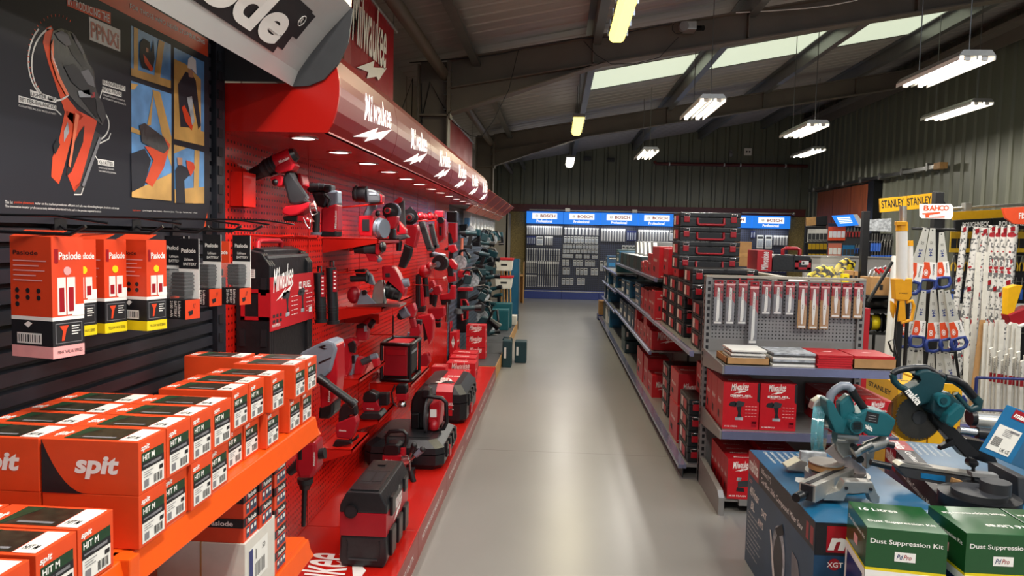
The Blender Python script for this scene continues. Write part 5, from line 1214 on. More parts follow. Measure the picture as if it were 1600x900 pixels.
moulded(-1.0, -.62, 5.2, 5.9, .1495, .27, 'moulded_case', 'black moulded case with a red printed sleeve, behind the cut-off saw', True)
TZ[0] = zA + .001
Y = 4.42
cy = at(672, 648, Y=Y)
R0 = 36 * Y / F
tool('cutoff_saw', 'red cut-off saw with a black wheel guard standing on the flat black case', ('wheel', B().cyl(cy + V(-.02, 0, -.01), cy + V(-.008, 0, -.01), R0 * .86, DGREY, None, 28).cyl(cy + V(-.024, 0, -.01), cy + V(-.004, 0, -.01), R0 * .3, STEEL, None, 20)), ('wheel_guard', B().P([(641, 640), (643, 624), (650, 612), (661, 608), (671, 610), (671, 630), (668, 680), (660, 686), (652, 684), (643, 662)], Y + .02, .12, BLK, .014).R(660, 609, 671, 622, Y - .04, .07, BLK, .006).R(642, 646, 655, 684, Y - .0, .1, BLK, .008)),
     ('motor_body', B().P([(671, 632), (688, 626), (690, 636), (686, 668), (676, 682), (668, 680)], Y - .03, .16, RED, .012).R(672, 640, 682, 652, Y - .033, .006, WHT, 0).O(678, 666, 9, 14, Y - .01, .05, RED)), ('hoop_handle', B().T([(668, 619), (690, 622), (697, 629), (698, 660), (693, 670), (687, 671)], 3.4, Y - .03, BLK, 10)), ('rear_grip', B().R(671, 626, 690, 634, Y + .1, .1, BLK, .01)), ('foot', B().P([(650, 684), (684, 680), (686, 687), (654, 690)], Y - .02, .14, BLK, .004)))
TZ[0] = .1495
# bare red prongs that stick out between the tools
for i, (px, py, Y, L) in enumerate(((505, 372, 2.9, .16), (545, 352, 3.3, .12), (590, 415, 3.9, .16), (556, 418, 3.5, .2), (612, 440, 4.4, .2), (640, 460, 4.9, .14), (600, 505, 4.2, .18), (622, 560, 4.6, .12), (538, 470, 3.45, .12), (520, 520, 3.3, .14), (660, 440, 5.7, .14), (690, 430, 6.5, .14))):
    b = B(); z = at(px, py, X=XS).z
    b.tube([(XS + .006, Y, z), (XS + L, Y, z), (XS + L + .008, Y, z + .012)], .0035, SHEET, 6); b.box(XS + .0035, XS + .008, Y - .015, Y + .015, z - .012, z + .012, SHEET)
    solo('pegboard_hook', 'bare red prong between the tools on the red pegboard, %s from the slatwall' % ORD[i], 'hook', b, 'bare red prongs between the tools')
# ------------------------------------------------------------------ lit blue displays on the back wall
BW, BX = .929, -.778
yf = 18.55
LOGO = M('red sign lettering', 'c8281e', .5)
for k in range(7):
    x0 = BX + BW * k; x1 = x0 + BW
    hd, pn, bs, bx, lt = B(), B(), B(), B(), B()
    hd.box(x0 + .004, x1 - .004, yf, yf + .14, 1.87, 2.175, LITB, .006)
    bx.box(x0 + BW * .16, x1 - BW * .17, yf - .012, yf - .001, 1.99, 2.135, LITW, .004)
    lt.text('BOSCH', (x0 + BW * .38, yf - .0155, 2.027), EX, EZ, .075, LOGO, w=BW * .40, bold=.03)
    cx, cz = x0 + BW * .28, 2.063
    for a in range(12): lt.add([V(cx + r * math.cos(R(30 * t)), yf - .0155, cz + r * math.sin(R(30 * t))) for r, t in ((.034, a), (.034, a + 1), (.026, a + 1), (.026, a))], [(0, 1, 2, 3)], GTX)
    lt.rect((cx - .018, yf - .0155, cz - .018), EX, EZ, .006, .036, GTX); lt.rect((cx + .012, yf - .0155, cz - .018), EX, EZ, .006, .036, GTX); lt.rect((cx - .014, yf - .0155, cz - .004), EX, EZ, .028, .008, GTX)
    lt.text('Professional', (x0 + BW * .28, yf - .004, 1.9), EX, EZ, .07, LITW, w=BW * .42, bold=.025)
    pn.box(x0 + .01, x1 - .01, yf + .1, yf + .14, .2, 1.87, MESHB); pn.box(x0, x0 + .012, yf + .1, yf + .14, .2, 1.87, DGREY); pn.box(x1 - .012, x1, yf + .1, yf + .14, .2, 1.87, DGREY)
    bs.box(x0 + .002, x1 - .002, yf - .25, yf + .14, 0, .2, BOSB, .006); bs.box(x0 + .002, x1 - .002, yf - .255, yf - .245, .185, .205, ALU)
    r = thing('display_bay', '%s lit blue display on the back wall from the left' % ORD[k], 'display bay', [('header_sign', hd, [('logo_panel', bx), ('lettering', lt)]), ('back_panel', pn), ('base', bs)], 'lit blue displays along the back wall')
    L = area('header_glow', r, (0, -.1 + yf - r.location.y - .0, 1.86 - r.location.z), BW * .8, .05, 3, (.9, .95, 1))
def pack(kind):
    b = B()
    w, h = 1, 1
    if kind == 'blade':
        b.box(-.5, .5, -.012, .012, .82, 1, WHT); b.box(-.5, .5, -.01, .01, 0, .82, GTX); b.box(-.2, .2, -.014, .012, .06, .9, PAPER); b.box(-.06, .06, -.016, -.01, .1, .7, STEEL)
    elif kind == 'card':
        b.box(-.5, .5, -.012, .012, 0, 1, PAPER); b.box(-.4, .4, -.016, -.01, .1, .62, SHEEN); b.box(-.4, .4, -.014, -.01, .72, .9, DGREY)
    elif kind == 'dark':
        b.box(-.5, .5, -.012, .012, 0, 1, NAVY); b.box(-.3, .3, -.016, -.01, .1, .8, SHEEN)
    elif kind == 'rod':
        b.box(-.42, .42, -.01, .01, .9, 1, WHT); b.box(-.14, .14, -.012, .012, .02, .95, PAPER); b.box(-.3, .3, -.012, .01, .45, .5, DGREY); b.box(-.3, .3, -.012, .01, .02, .06, WHT)
    return b.obj('blister_pack')
PK = {}
RN = ['top', 'second', 'third', 'fourth', 'fifth', 'sixth', 'seventh', 'lowest']
def packs(bay, row, kind, zy0, zy1, xs, wpx):
    """xs: left edges in the bay as fractions of its width"""
    z1, z0 = 1.87 - (zy0 - 155) * .002845, 1.87 - (zy1 - 155) * .002845
    for n, u in enumerate(xs):
        if kind not in PK: PK[kind] = o = pack(kind)
        else: o = PK[kind].copy(); COL.objects.link(o)
        x = BX + BW * (bay + u)
        o.location = (x + wpx * BW / 2, yf + .082 - .004 * (n % 3), z0); o.scale = (wpx * BW * .9, 1, z1 - z0)
        tag(o, '%s of the %s lit blue display, %s' % (row, ORD[bay], ORD[n] + ' from left' if len(xs) > 1 else 'alone'), 'blister pack', 'blister packs on the lit blue displays')
fr = lambda a, b, n: [a + (b - a) * i / n for i in range(n)]
packs(0, 'pale narrow pack in the top row', 'blade', 175, 255, fr(.01, .99, 16), .057)
packs(0, 'small navy pack in the second row', 'dark', 265, 340, fr(.02, .26, 4), .055); packs(0, 'large pale card in the second row', 'card', 268, 345, [.28], .2); packs(0, 'narrow pack right of the large card', 'blade', 265, 345, fr(.5, .74, 4), .055)
packs(0, 'long thin pack in the third row', 'rod', 375, 485, fr(.02, .95, 14), .055); packs(0, 'thin pack in the upper left block', 'rod', 490, 595, fr(.02, .32, 6), .05); packs(0, 'longest thin pack in the bottom row', 'rod', 488, 718, fr(.34, .92, 10), .055); packs(0, 'thin pack in the lowest left block', 'rod', 612, 720, fr(.02, .32, 6), .05)
packs(1, 'pale pack in the top row', 'blade', 185, 250, fr(.03, .98, 10), .085); packs(1, 'pale pack in the second row', 'card', 262, 320, fr(.03, .58, 6) + fr(.6, .96, 4), .08); packs(1, 'small pale pack in the third row', 'card', 332, 366, fr(.01, .97, 11), .075)
packs(1, 'small pale pack in the fourth row', 'card', 374, 408, fr(.01, .97, 10), .08); packs(1, 'small pale pack in the fifth row', 'card', 420, 452, fr(.0, .3, 4) + [.36, .45, .58, .66, .8, .88], .075)
packs(1, 'pale pack in the sixth row', 'card', 470, 522, [.0, .1, .3, .39, .48, .62, .71, .8], .085); packs(1, 'pale pack in the seventh row', 'card', 540, 600, [.02, .12, .38, .49, .6, .78, .88], .095); packs(1, 'pale pack in the lowest row', 'card', 632, 690, [.0, .11, .22, .42, .53], .1)
packs(2, 'long pale pack in the top row', 'blade', 185, 300, fr(.02, .68, 9), .07); packs(2, 'navy pack in the top row', 'dark', 200, 290, fr(.72, .98, 4), .06); packs(2, 'pale card in the second row', 'card', 330, 430, fr(.6, .98, 4), .09); packs(2, 'pale card in the lowest row', 'card', 470, 560, fr(.02, .6, 5), .1)
packs(3, 'pale narrow pack in the top row', 'blade', 190, 290, fr(.02, .84, 11), .07); packs(3, 'wider pale card ending the top row', 'card', 190, 280, [.86], .12); packs(3, 'thin pack in the second row', 'rod', 300, 430, fr(.02, .98, 12), .07); packs(3, 'pale card in the lowest row', 'card', 470, 560, fr(.02, .98, 9), .09)
packs(4, 'pale card in the top row', 'card', 190, 290, fr(.05, .95, 7), .1)
packs(6, 'navy pack at the upper left', 'dark', 180, 240, fr(.0, .12, 2), .055); packs(6, 'broad pale card in the top row', 'card', 215, 330, [.16, .38], .19); packs(6, 'pale narrow pack in the top row', 'blade', 215, 300, fr(.6, .98, 5), .07); packs(6, 'pale card in the second row', 'card', 350, 420, [.5], .12); packs(6, 'navy pack in the lowest row', 'dark', 460, 540, fr(.2, .98, 8), .09)

# ------------------------------------------------------------------ double-sided grey gondola
GX0, GX1, GM, GY = .925, 1.885, 1.41, 4.62
NB, BL = 9, 1.0
for k in range(NB):
    y0, y1 = GY + .033 + BL * k, GY + .033 + BL * (k + 1)
    zs_ = (.51, .815, 1.18) if y0 < 10.2 else (.47, .76, 1.02)
    bp, bs = B(), B()
    bp.box(GM - .015, GM + .015, y0, y1, .08, 1.26, UPR); bp.box(GM - .03, GM + .03, y0, y0 + .03, 0, 1.28, UPR)
    bs.box(.86, GM, y0, y1, .07, .088, SHELF); bs.box(.81, .86, y0, y1, .06, .085, SHLIP); bs.box(.835, .84, y0, y1, 0, .07, DGREY); bs.box(GM, GX1 + .1, y0, y1, .07, .088, SHELF)
    parts = [('back_panel', bp), ('base_shelf', bs)]
    for z in zs_:
        if k == 0 and z != .815 or k == 1 and z == .51: continue
        s = B(); ys = 6.43 if k == 1 and z == 1.18 else y0
        s.box(.88, GM, ys + .002, y1 - .002, z - .016, z - .002, SHELF); s.prism([(.852, ys + .002, z - .006), (.868, ys + .002, z), (.88, ys + .002, z), (.88, ys + .002, z - .036), (.862, ys + .002, z - .036), (.852, ys + .002, z - .03)], (0, y1 - ys - .004, 0), SHLIP)
        parts.append(('shelf', s))
    thing('gondola_bay', 'grey gondola shelving bay along the aisle, %s from the near end' % ORD[k], 'shelving', parts, 'bays of the grey gondola', org=(1.1, (y0 + y1) / 2, 0))
ul, ur, pg, tp = B(), B(), B(), B()
for b, x in ((ul, GX0), (ur, GX1 - .04)):
    b.box(x, x + .04, GY - .03, GY + .03, 0, 1.285, UPR)
    for i in range(31):
        b.box(x + .012, x + .028, GY - .0315, GY - .03, .04 + i * .04, .062 + i * .04, TXT)
        if b is ul: b.box(x - .0012, x, GY - .012, GY + .006, .04 + i * .04, .062 + i * .04, TXT)
pg.box(GX0 + .04, GX1 - .04, GY - .004, GY + .004, .86, 1.27, PEGG); pg.box(GX0 + .04, GX1 - .04, GY - .006, GY + .004, .08, .9, UPR)
tp.box(GX0, GX1, GY - .03, GY + .03, 1.283, 1.297, EAVE); tp.box(GM - .03, GM + .03, GY + .03, GY + NB * BL, 1.283, 1.297, EAVE)
shs = []
for z, yn in ((.825, 4.06), (.462, 4.06)):
    s = B(); s.box(GX0 + .02, GX1 - .02, yn + .02, GY - .03, z - .016, z, SHELF); s.box(GX0 + .01, GX1 - .01, yn, yn + .02, z - .045, z - .001, SHLIP)
    for x in (GX0, GX1 - .012): s.prism([(x, yn, z - .045), (x, yn, z - .001), (x, GY - .02, z + .02), (x, GY - .02, z - .09)], (.012, 0, 0), SHELF)
    shs.append(('shelf', s))
bs = B(); bs.box(GX0 + .02, GX1 - .02, 4.08, GY - .03, .06, .078, SHELF); bs.box(GX0 + .12, GX1 - .02, 4.06, 4.08, .045, .078, SHELF)
bs.prism([(GX0, 4.02, 0), (GX0, 4.02, .10), (GX0, 4.06, .13), (GX0, GY, .17), (GX0, GY, 0)], (.03, 0, 0), UPR); bs.prism([(GX1 - .03, 4.02, 0), (GX1 - .03, 4.02, .10), (GX1 - .03, GY, .17), (GX1 - .03, GY, 0)], (.03, 0, 0), UPR)
thing('gondola_end', 'grey gondola end with pegboard and two steel shelves, facing the camera', 'shelving', [('upright', ul), ('upright', ur), ('pegboard', pg), ('top_cap', tp)] + shs + [('base_shelf', bs)], org=(1.4, 4.4, 0))

# saw blade packs on the end pegboard
def blade(kind):
    """0 grey long, 1 grey short, 2 kraft, 3 kraft short"""
    w = .052; h = (.31, .245, .31, .23)[kind]
    cd, bl, cv = B(), B(), B()
    low = GTX if kind < 2 else KRAFT
    cd.box(-w / 2, w / 2, 0, .004, 0, h * .62, low); cd.box(-w / 2, w / 2, 0, .004, h * .62, h - .03, DRED); cd.prism([(-w / 2, -.0006, h * .62), (w / 2, -.0006, h * .62), (w / 2, -.0006, h * .48), (w * .0, -.0006, h * .62)], (0, .0006, 0), DRED)
    cd.prism([(-w / 2, 0, h - .03), (w / 2, 0, h - .03), (w / 2, 0, h), (-w / 2, 0, h)], (0, .004, 0), DRED); cd.box(-.012, .012, -.0008, 0, h - .014, h - .007, TXT)
    cd.rect((-w / 2, -.0007, h - .036), EX, EZ, w, .012, PINK); cd.text('SAWZALL', (-w * .4, -.0011, h - .033), EX, EZ, .006, WHT, w * .8)
    cd.rect((w * .28, -.001, h - .09), EX, EZ, w * .16, .018, GRN); cd.rect((-w * .4, -.001, .006), EX, EZ, w * .8, .012, PAPER)
    bl.prism([(-w * .22, -.004, .02), (w * .02, -.004, .02), (w * .16, -.004, .05), (w * .12, -.004, h * .82), (-w * .12, -.004, h * .84)] if kind < 2 else [(-w * .1, -.004, .03), (w * .08, -.004, .03), (w * .2, -.004, h * .5), (w * .1, -.004, h * .86), (-w * .12, -.004, h * .86), (-w * .22, -.004, h * .5)], (0, .003, 0), PAPER)
    bl.text('AX' if kind == 2 else 'TORCH', (w * .07, -.0046, h * (.42 if kind == 2 else .56)), EZ, -EX, w * .16, TXT, h * (.1 if kind == 2 else .2))
    cv.box(-w * .42, w * .42, -.012, .0, .004, h * .88, CLR, .003)
    return thing('saw_blade_pack', 'x', 'saw blade', [('backing_card', cd), ('saw_blade', bl), ('clear_blister', cv)], 'saw blade packs on the grey pegboard', org=(0, 0, 0))
protos = [blade(i) for i in range(4)]; first = [1, 1, 1, 1]
row = [(1124, 438, 0), (1143, 438, 0), (1162, 438, 0), (1180, 440, 4), (1199, 440, 1), (1217, 440, 1), (1236, 441, 1), (1256, 441, 2), (1274, 442, 2), (1291, 442, 2), (1308, 442, 3), (1325, 443, 3), (1343, 443, 3)]
for i, (px, py, kd) in enumerate(row):
    p = at(px, py, Y=GY - .075); kk = 0 if kd == 4 else kd
    desc = {0: 'long grey', 4: 'extra-long grey', 1: 'short grey', 2: 'tall kraft', 3: 'short kraft'}[kd]
    h = (.31, .245, .31, .23)[kk] * (1.24 if kd == 4 else .87 if kd == 0 else .82 if kd == 1 else .91 if kd == 2 else .92)
    r = protos[kk] if first[kk] else dup(protos[kk], (0, 0, 0)); first[kk] = 0
    r.location = (p.x, GY - .07, p.z - h); r.scale = (1, 1, h / (.31, .245, .31, .23)[kk]); r['label'] = '%s saw blade pack on the grey pegboard, %s from the left' % (desc, ORD[i])
    b = B(); b.cyl((p.x, GY, p.z - .012), (p.x, GY - .11, p.z - .012), .003, CHR, n=6)
    solo('pegboard_hook', 'steel prong behind the saw blade pack that hangs %s from the left' % ORD[i], 'hook', b, 'prongs of the grey pegboard')
# packs stacked on the upper end shelf
def slab(x0, x1, y0, y1, z0, z1, mat, name, label, cat, group=None, rz=0, extra=None):
    b = B(); b.box(x0, x1, y0, y1, z0, z1, mat, .002)
    if extra: extra(b)
    o = solo(name, label, cat, b, group)
    o.rotation_euler = (0, 0, rz); return o
zt = .8255
def tray(x0, x1, y0, y1, z, h, label):
    b = B(); b.box(x0, x1, y0, y1, z, z + .006, KRAFT)
    for q in ((x0, x1, y0, y0 + .005), (x0, x1, y1 - .005, y1), (x0, x0 + .005, y0, y1), (x1 - .005, x1, y0, y1)): b.box(*q, z, z + h, KRAFT)
    solo('card_tray', label, 'tray', b)
tray(.955, 1.19, 4.1, 4.36, zt, .04, 'brown card tray of clear packs on the upper end shelf, left')
for i in range(7):
    slab(.985 + .004 * (i % 2), 1.178 - .003 * (i % 3), 4.12, 4.34, zt + .007 + i * .0105, zt + .017 + i * .0105, CLR if i % 2 else PAPER, 'clear_pack', 'clear flat pack in the left card tray, %s from the bottom' % ORD[i], 'pack', 'clear packs in the left card tray', random.uniform(-.02, .02))
for i in range(6):
    slab(1.205, 1.435, 4.1, 4.34, zt + i * .0125, zt + .0115 + i * .0125, (PAPER, CLR, SHEEN)[i % 3], 'clear_pack', 'pale flat pack in the loose stack beside the card tray, %s from the bottom' % ORD[i], 'pack', 'pale packs stacked on the upper end shelf', random.uniform(-.04, .04))
def redcard(b, x0, x1, y0, y1, z):
    c = V((x0 + x1) / 2, (y0 + y1) / 2, z + .0007)
    b.poly([c + V(-.03, -.01, 0), c + V(.0, .02, 0), c + V(.04, .01, 0), c + V(.01, -.02, 0)], PINK)
for i in range(6):
    z0 = zt + i * .0125
    slab(1.44, 1.625, 4.08, 4.34, z0, z0 + .0115, BOXR, 'red_card_pack', 'flat red card pack in the loose red stack, %s from the bottom' % ORD[i], 'pack', 'flat red packs on the upper end shelf', random.uniform(-.05, .05), lambda b, z0=z0: redcard(b, 1.44, 1.625, 4.08, 4.34, z0 + .0115))
tray(1.635, 1.865, 4.09, 4.36, zt, .055, 'brown card tray under red packs on the upper end shelf, right')
for i in range(5):
    z0 = zt + .008 + i * .013
    slab(1.643, 1.857 , 4.1, 4.35, z0, z0 + .012, BOXR, 'red_card_pack', 'flat red card pack in the right card tray, %s from the bottom' % ORD[i], 'pack', 'flat red packs on the upper end shelf', 0, lambda b, z0=z0: redcard(b, 1.643, 1.857, 4.1, 4.35, z0 + .012))

# printed red cartons
def redbox(w, d, h, kind, mat=BOXR, name='red_carton', dark=False):
    b, pr = B(), B(); b.box(-w / 2, w / 2, -d / 2, d / 2, 0, h, mat, .0012)
    y, x, z = -d / 2 - .0008, -w / 2 - .0008, h + .0008
    if kind == 'drill':
        pr.script((-w * .28, y, h * .76), EX, EZ, w * .48, WHT, rise=.1); pr.text('FUEL', (-w * .06, y, h * .70), EX, EZ, h * .045, WHT, w * .36, .02); pr.rect((-w * .3, y, h * .70), EX, EZ, w * .22, h * .045, WHT); pr.text('M18', (-w * .28, y - .0004, h * .707), EX, EZ, h * .03, DRED, w * .17)
        pr.text('DRILL DRIVER', (-w * .22, y, h * .675), EX, EZ, h * .014, WHT, w * .4)
        mini_drill(pr, V(-w * .12, y, h * .38), EX, EZ, h * .34)
        for i in range(4):
            for j in range(4): pr.rect((w * (.12 + j * .085), y, h * (.28 + i * .07)), EX, EZ, w * .06, h * .012, PINK)
        pr.prism([(w * .44, y, h * .62), (w * .5, y, h * .58), (w * .5, y, h), (w * .44, y, h)], (0, .0004, 0), TXT)
        pr.rect((w * .3, y, h * .06), EX, EZ, w * .14, h * .13, DRED); pr.text('M18 FPD3', (-w * .44, y, h * .05), EX, EZ, h * .028, WHT, w * .36); pr.rect((w * .32, y, h * .14), EX, EZ, w * .12, h * .03, WHT)
    elif kind == 'grinder':
        pr.script((-w * .36, y, h * .68), EX, EZ, w * .5, WHT, rise=.1)
        c = V(0, y, h * .34); q = lambda pts, m_: pr.poly([c + V(a * w, 0, e * h) for a, e in pts], m_)
        q([(-.2, .1), (.1, .14), (.34, .02), (.34, -.06), (.1, -.02), (-.2, -.04)], DGREY); q([(-.22, -.04), (-.02, -.06), (0, -.16), (-.24, -.14)], TXT); q([(-.24, .12), (-.12, .12), (-.1, .2), (-.22, .2)], SHEEN)
        pr.text('M18 FSAGV', (-w * .44, y, h * .06), EX, EZ, h * .04, WHT, w * .5); pr.text('C', (w * .38, y, h * .78), EX, EZ, h * .08, WHT)
    elif kind == 'm18':
        pr.text('Milwaukee', (-w * .16, y, h * .82), EX, EZ, h * .08, WHT, w * .36, .01, .2); pr.text('POWERED', (-w * .34, y, h * .72), EX, EZ, h * .03, WHT, w * .68); pr.text('18', (-w * .25, y, h * .32), EX, EZ, h * .16, TXT, w * .5, .05); pr.text('REDLITHIUM', (-w * .4, y, h * .04), EX, EZ, h * .03, WHT, w * .3)
    elif kind == 'script': pr.script((-w * .32, y, h * .34), EX, EZ, w * .64, WHT, rise=.08)
    elif kind == 'warn':
        c = V(0, y, h * .55); pr.poly([c + V(-w * .26, 0, 0), c + V(0, 0, -h * .3), c + V(w * .26, 0, 0), c + V(0, 0, h * .3)], WHT)
        for i in range(5): pr.rect(c + V(w * (-.2 + .09 * i), -.0004, 0), EX, EZ, w * .04, h * (.1, .2, .26, .2, .1)[i], TXT)
        pr.text('9', c + V(-.008, -.0004, -h * .2), EX, EZ, h * .1, TXT)
    # the face to the aisle
    for sx in (-1, 1):
        X = sx * (w / 2 + .0008); r = EY * (-sx if sx < 0 else 1)
        o = V(X, d * (.3 if sx < 0 else -.3), h * .5)
        pr.text('Milwaukee', o, -EY if sx < 0 else EY, EZ, h * .12, WHT, d * .5, .01, .2)
        pr.poly([V(X, d * .05, h * .16), V(X, d * .3, h * .2), V(X, d * .3, h * .36), V(X, d * .05, h * .32)], TXT)
    pr.text('Milwaukee', (-w * .3, -d * .1, z), EX, EY, d * .2, WHT, w * .5, .01, .2)
    return thing(name, 'x', 'carton', [('carton_body', b), ('printed_label', pr)], 'red cartons', org=(0, 0, 0))
RB = {}
def red(kind, w, d, h, x, y, z, label, rz=0, group=None):
    k = (kind, w, d, h)
    if k in RB: r = dup(RB[k], (0, 0, 0))
    else: r = RB[k] = redbox(w, d, h, kind)
    r.location = (x, y, z); r.rotation_euler = (0, 0, rz); r['label'] = label
    if group: r['group'] = group
    return r
g1, g2 = 'red drill cartons on the lower end shelf', 'red grinder cartons on the bottom end shelf'
for i in range(3):
    red('drill', .198, .15, .262, 1.045, 4.2 + .155 * i - .02, .4635, 'red drill carton in the left column of the lower end shelf, %s from the front' % ORD[i], 0, g1)
red('drill', .198, .15, .262, 1.248, 4.18, .4635, 'red drill carton standing alone right of the left column on the lower end shelf', 0, g1)
for i in range(4):
    for c in range(2): red('drill', .15, .12, .19, 1.62 + .16 * c, 4.17 + .122 * i - .03, .4635, 'small red drill carton at the right of the lower end shelf, %s row back, %s' % (ORD[i], ('left', 'right')[c]), 0, g1)
for i in range(5):
    red('grinder', .19, .085, .225, 1.075, 4.132 + .0865 * i - .02, .0795, 'red grinder carton at the left of the bottom end shelf, %s from the front' % ORD[i], 0, g2)
for i in range(4): red('grinder', .19, .085, .255, 1.285, 4.36 + .06 * 0 + .088 * (i - 1) - .06, .0795, 'red carton beside the grinder cartons on the bottom end shelf, %s from the front' % ORD[i], 0, g2)
for i in range(3): red('grinder', .18, .1, .22, 1.66, 4.16 + .12 * i, .0795, 'red carton on the bottom end shelf behind the mitre saw, %s from the front' % ORD[i], 0, g2)

# black stacking cases with red latches
def stackcase(w=.42, d=.335, h=.1015):
    b, lid, hd, la, lb = B(), B(), B(), [], B()
    b.box(-w / 2, w / 2, -d / 2, d / 2, 0, h * .62, BLK2, .006); lid.box(-w / 2 - .002, w / 2 + .002, -d / 2 - .002, d / 2, h * .64, h - .001, BLK2, .008)
    lid.box(-.012, .012, -d / 2 - .005, -d / 2, h * .74, h * .96, BLK)
    b.box(-w * .17, w * .17, -d / 2 - .001, -d / 2, h * .1, h * .6, TXT)
    hd.tube([(-w * .22, -d / 2 - .004, h * .6), (-w * .22, -d / 2 - .016, h * .2), (-w * .2, -d / 2 - .018, h * .14), (w * .2, -d / 2 - .018, h * .14), (w * .22, -d / 2 - .016, h * .2), (w * .22, -d / 2 - .004, h * .6)], .008, RED, 8)
    for sx in (-.4, .38):
        l, hk = B(), B(); l.box(w * sx - .02, w * sx + .02, -d / 2 - .012, -d / 2, h * .3, h * .7, RED, .004)
        hk.tube([(w * sx - .018, -d / 2 - .008, h * .7), (w * sx - .022, -d / 2 - .008, h * .88), (w * sx + .022, -d / 2 - .008, h * .88), (w * sx + .018, -d / 2 - .008, h * .7)], .003, CHR, 6)
        la.append(('latch', l, [('wire_hook', hk)]))
    X = -w / 2 - .0035
    lb.box(X, X + .002, -d * .36, d * .36, h * .06, h * .9, TXT); lb.rect((X - .0006, d * .3, h * .16), -EY, EZ, d * .2, h * .62, PAPER); lb.rect((X - .0006, d * .02, h * .16), -EY, EZ, d * .3, h * .62, BOXR); lb.rect((X - .0006, d * .1, h * .5), -EY, EZ, d * .06, h * .3, BOXR)
    return thing('stacking_case', 'x', 'case', [('lower_shell', b), ('lid', lid), ('handle', hd)] + la + [('end_label', lb)], 'black stacking cases on the gondola', org=(0, 0, 0))
sc_ = stackcase(); su = [0]
def scase(x, y, z, label):
    r = sc_ if not su[0] else dup(sc_, (0, 0, 0)); su[0] = 1
    r.location = (x, y, z); r['label'] = label
X_ = 1.132
for i in range(4): scase(1.085, 5.475, 1.3 + .1025 * i, 'black stacking case with red handle, %s of four rising above the gondola' % ('lowest', 'second', 'third', 'topmost')[i])
for s, (y, n) in enumerate(((4.92, 3), (5.475, 4), (5.85, 4), (6.225, 4))):
    for i in range(n): scase(X_, y - (.08 if s == 0 else 0), .8155 + .1025 * i, 'black stacking case on the middle aisle shelf, %s stack along, %s from bottom' % (ORD[s], ORD[i]))
for i in range(2): scase(1.105, 5.05, 1.1235 + .1025 * i, 'black stacking case just behind the grey pegboard top, %s of two' % ('lower', 'upper')[i])
for i in range(4): scase(1.08, 4.86, .0885 + .1025 * i, 'black stacking case at the foot of the gondola end, %s from bottom' % ORD[i])
for i in range(4): scase(X_, 6.05, .0885 + .1025 * i, 'black stacking case on the base shelf beyond the red cartons, %s from bottom' % ORD[i])

# cartons along the aisle shelves; px = where their near face is seen
def shelfrow(px0, px1, z, h, depth, kind, label, mat=None, x=.885, group='cartons along the gondola aisle'):
    ya, yb = (px1, px0) if px0 < 50 else (y_on(px1, x, z), y_on(px0, x, z))
    yb = min(yb, 13.55, ya + .5); ya = min(ya, yb - .12)
    if kind == 'teal':
        b, pr = B(), B(); m_ = mat or TCARD
        b.box(x, x + depth, ya, yb - .004, z, z + h, m_, .002); L = yb - ya
        pr.rect((x - .0008, yb - L * .1, z + h * .7), -EY, EZ, L * .8, h * .2, DGREY); pr.text('makita', (x - .0014, yb - L * .14, z + h * .74), -EY, EZ, h * .1, WHT, L * .6, .02, .2)
        pr.rect((x - .0008, yb - L * .16, z + h * .12), -EY, EZ, L * .5, h * .3, PAPER); pr.rect((x + depth * .1, ya - .0008, z + h * .7), EX, EZ, depth * .8, h * .18, TXT); pr.text('makita', (x + depth * .14, ya - .0014, z + h * .74), EX, EZ, h * .1, WHT, depth * .5, .02, .2)
        pr.rect((x + depth * .1, ya - .0008, z + h * .1), EX, EZ, depth * .4, h * .3, BCARD)
        thing('teal_carton', label, 'carton', [('carton_body', b), ('printed_label', pr)], group)
    elif kind == 'case': toolcase(x, x + depth, ya, yb - .004, z, z + h, mat or DTEAL, 'tool_case', label, group, h > .2)
    else:
        L = yb - ya - .004
        r = red(kind, depth, round(L, 3), h, x + depth / 2, (ya + yb) / 2, z, label, 0, group)
z1, z2, z3, z4 = 1.1805, .8155, .5105, .0885
n = 0
toolcase(.9, 1.32, 11.0, 11.22, 1.0205, 1.36, DTEAL, 'tool_case', 'big dark teal case standing on the top aisle shelf at its far end')
shelfrow(962, 968, z1, .16, .3, 'teal', 'pale teal carton beside the big dark teal case on the top aisle shelf')
for i, (a, c) in enumerate(((969, 973), (973.5, 978), (978.5, 983), (983.5, 988.5), (989, 994.5), (995, 1001))): shelfrow(a, c, z1, .15, .3, 'case', 'slim dark case in the row on the top aisle shelf, %s from the far end' % ORD[i], DTEAL if i % 2 else BLK2)
for i, (a, c, h, k) in enumerate(((1001, 1005, .1, 'script'), (1005.5, 1011, .12, 'script'), (1011.5, 1018, .2, 'script'), (1018.5, 1029, .27, 'm18'))): shelfrow(a, c, z1, h, .3 if i < 3 else .2, k, 'red carton on the top aisle shelf, %s of the red ones from the far end' % ORD[i])
red('script', .26, .3, .21, 1.04, 6.21, 1.2265, 'tall red carton standing on the fourth black case stack beside the top aisle shelf'); red('script', .2, .24, .15, 1.04, 5.84, 1.2265, 'low red carton on the third black case stack')
for i in range(5):
    y = 7.8 + .4 * i; b, s = B(), B(); b.prism([(1.0, y, 1.3), (1.26, y, 1.3), (1.26, y + .1, 1.46), (1.0, y + .1, 1.46)], (0, .03, 0), BLK, .004); s.prism([(1.02, y + .0, 1.31), (1.06, y, 1.31), (1.06, y + .09, 1.45), (1.02, y + .09, 1.45)], (0, -.004, 0), PAPER)
    r = thing('blister_tool', 'black blister-packed tool with a white strip above the slim dark cases, %s along' % ORD[i], 'pack', [('backing', b), ('white_strip', s)], 'black blister packs above the top aisle shelf')
    for o in (r,): o.location.z = 1.3315
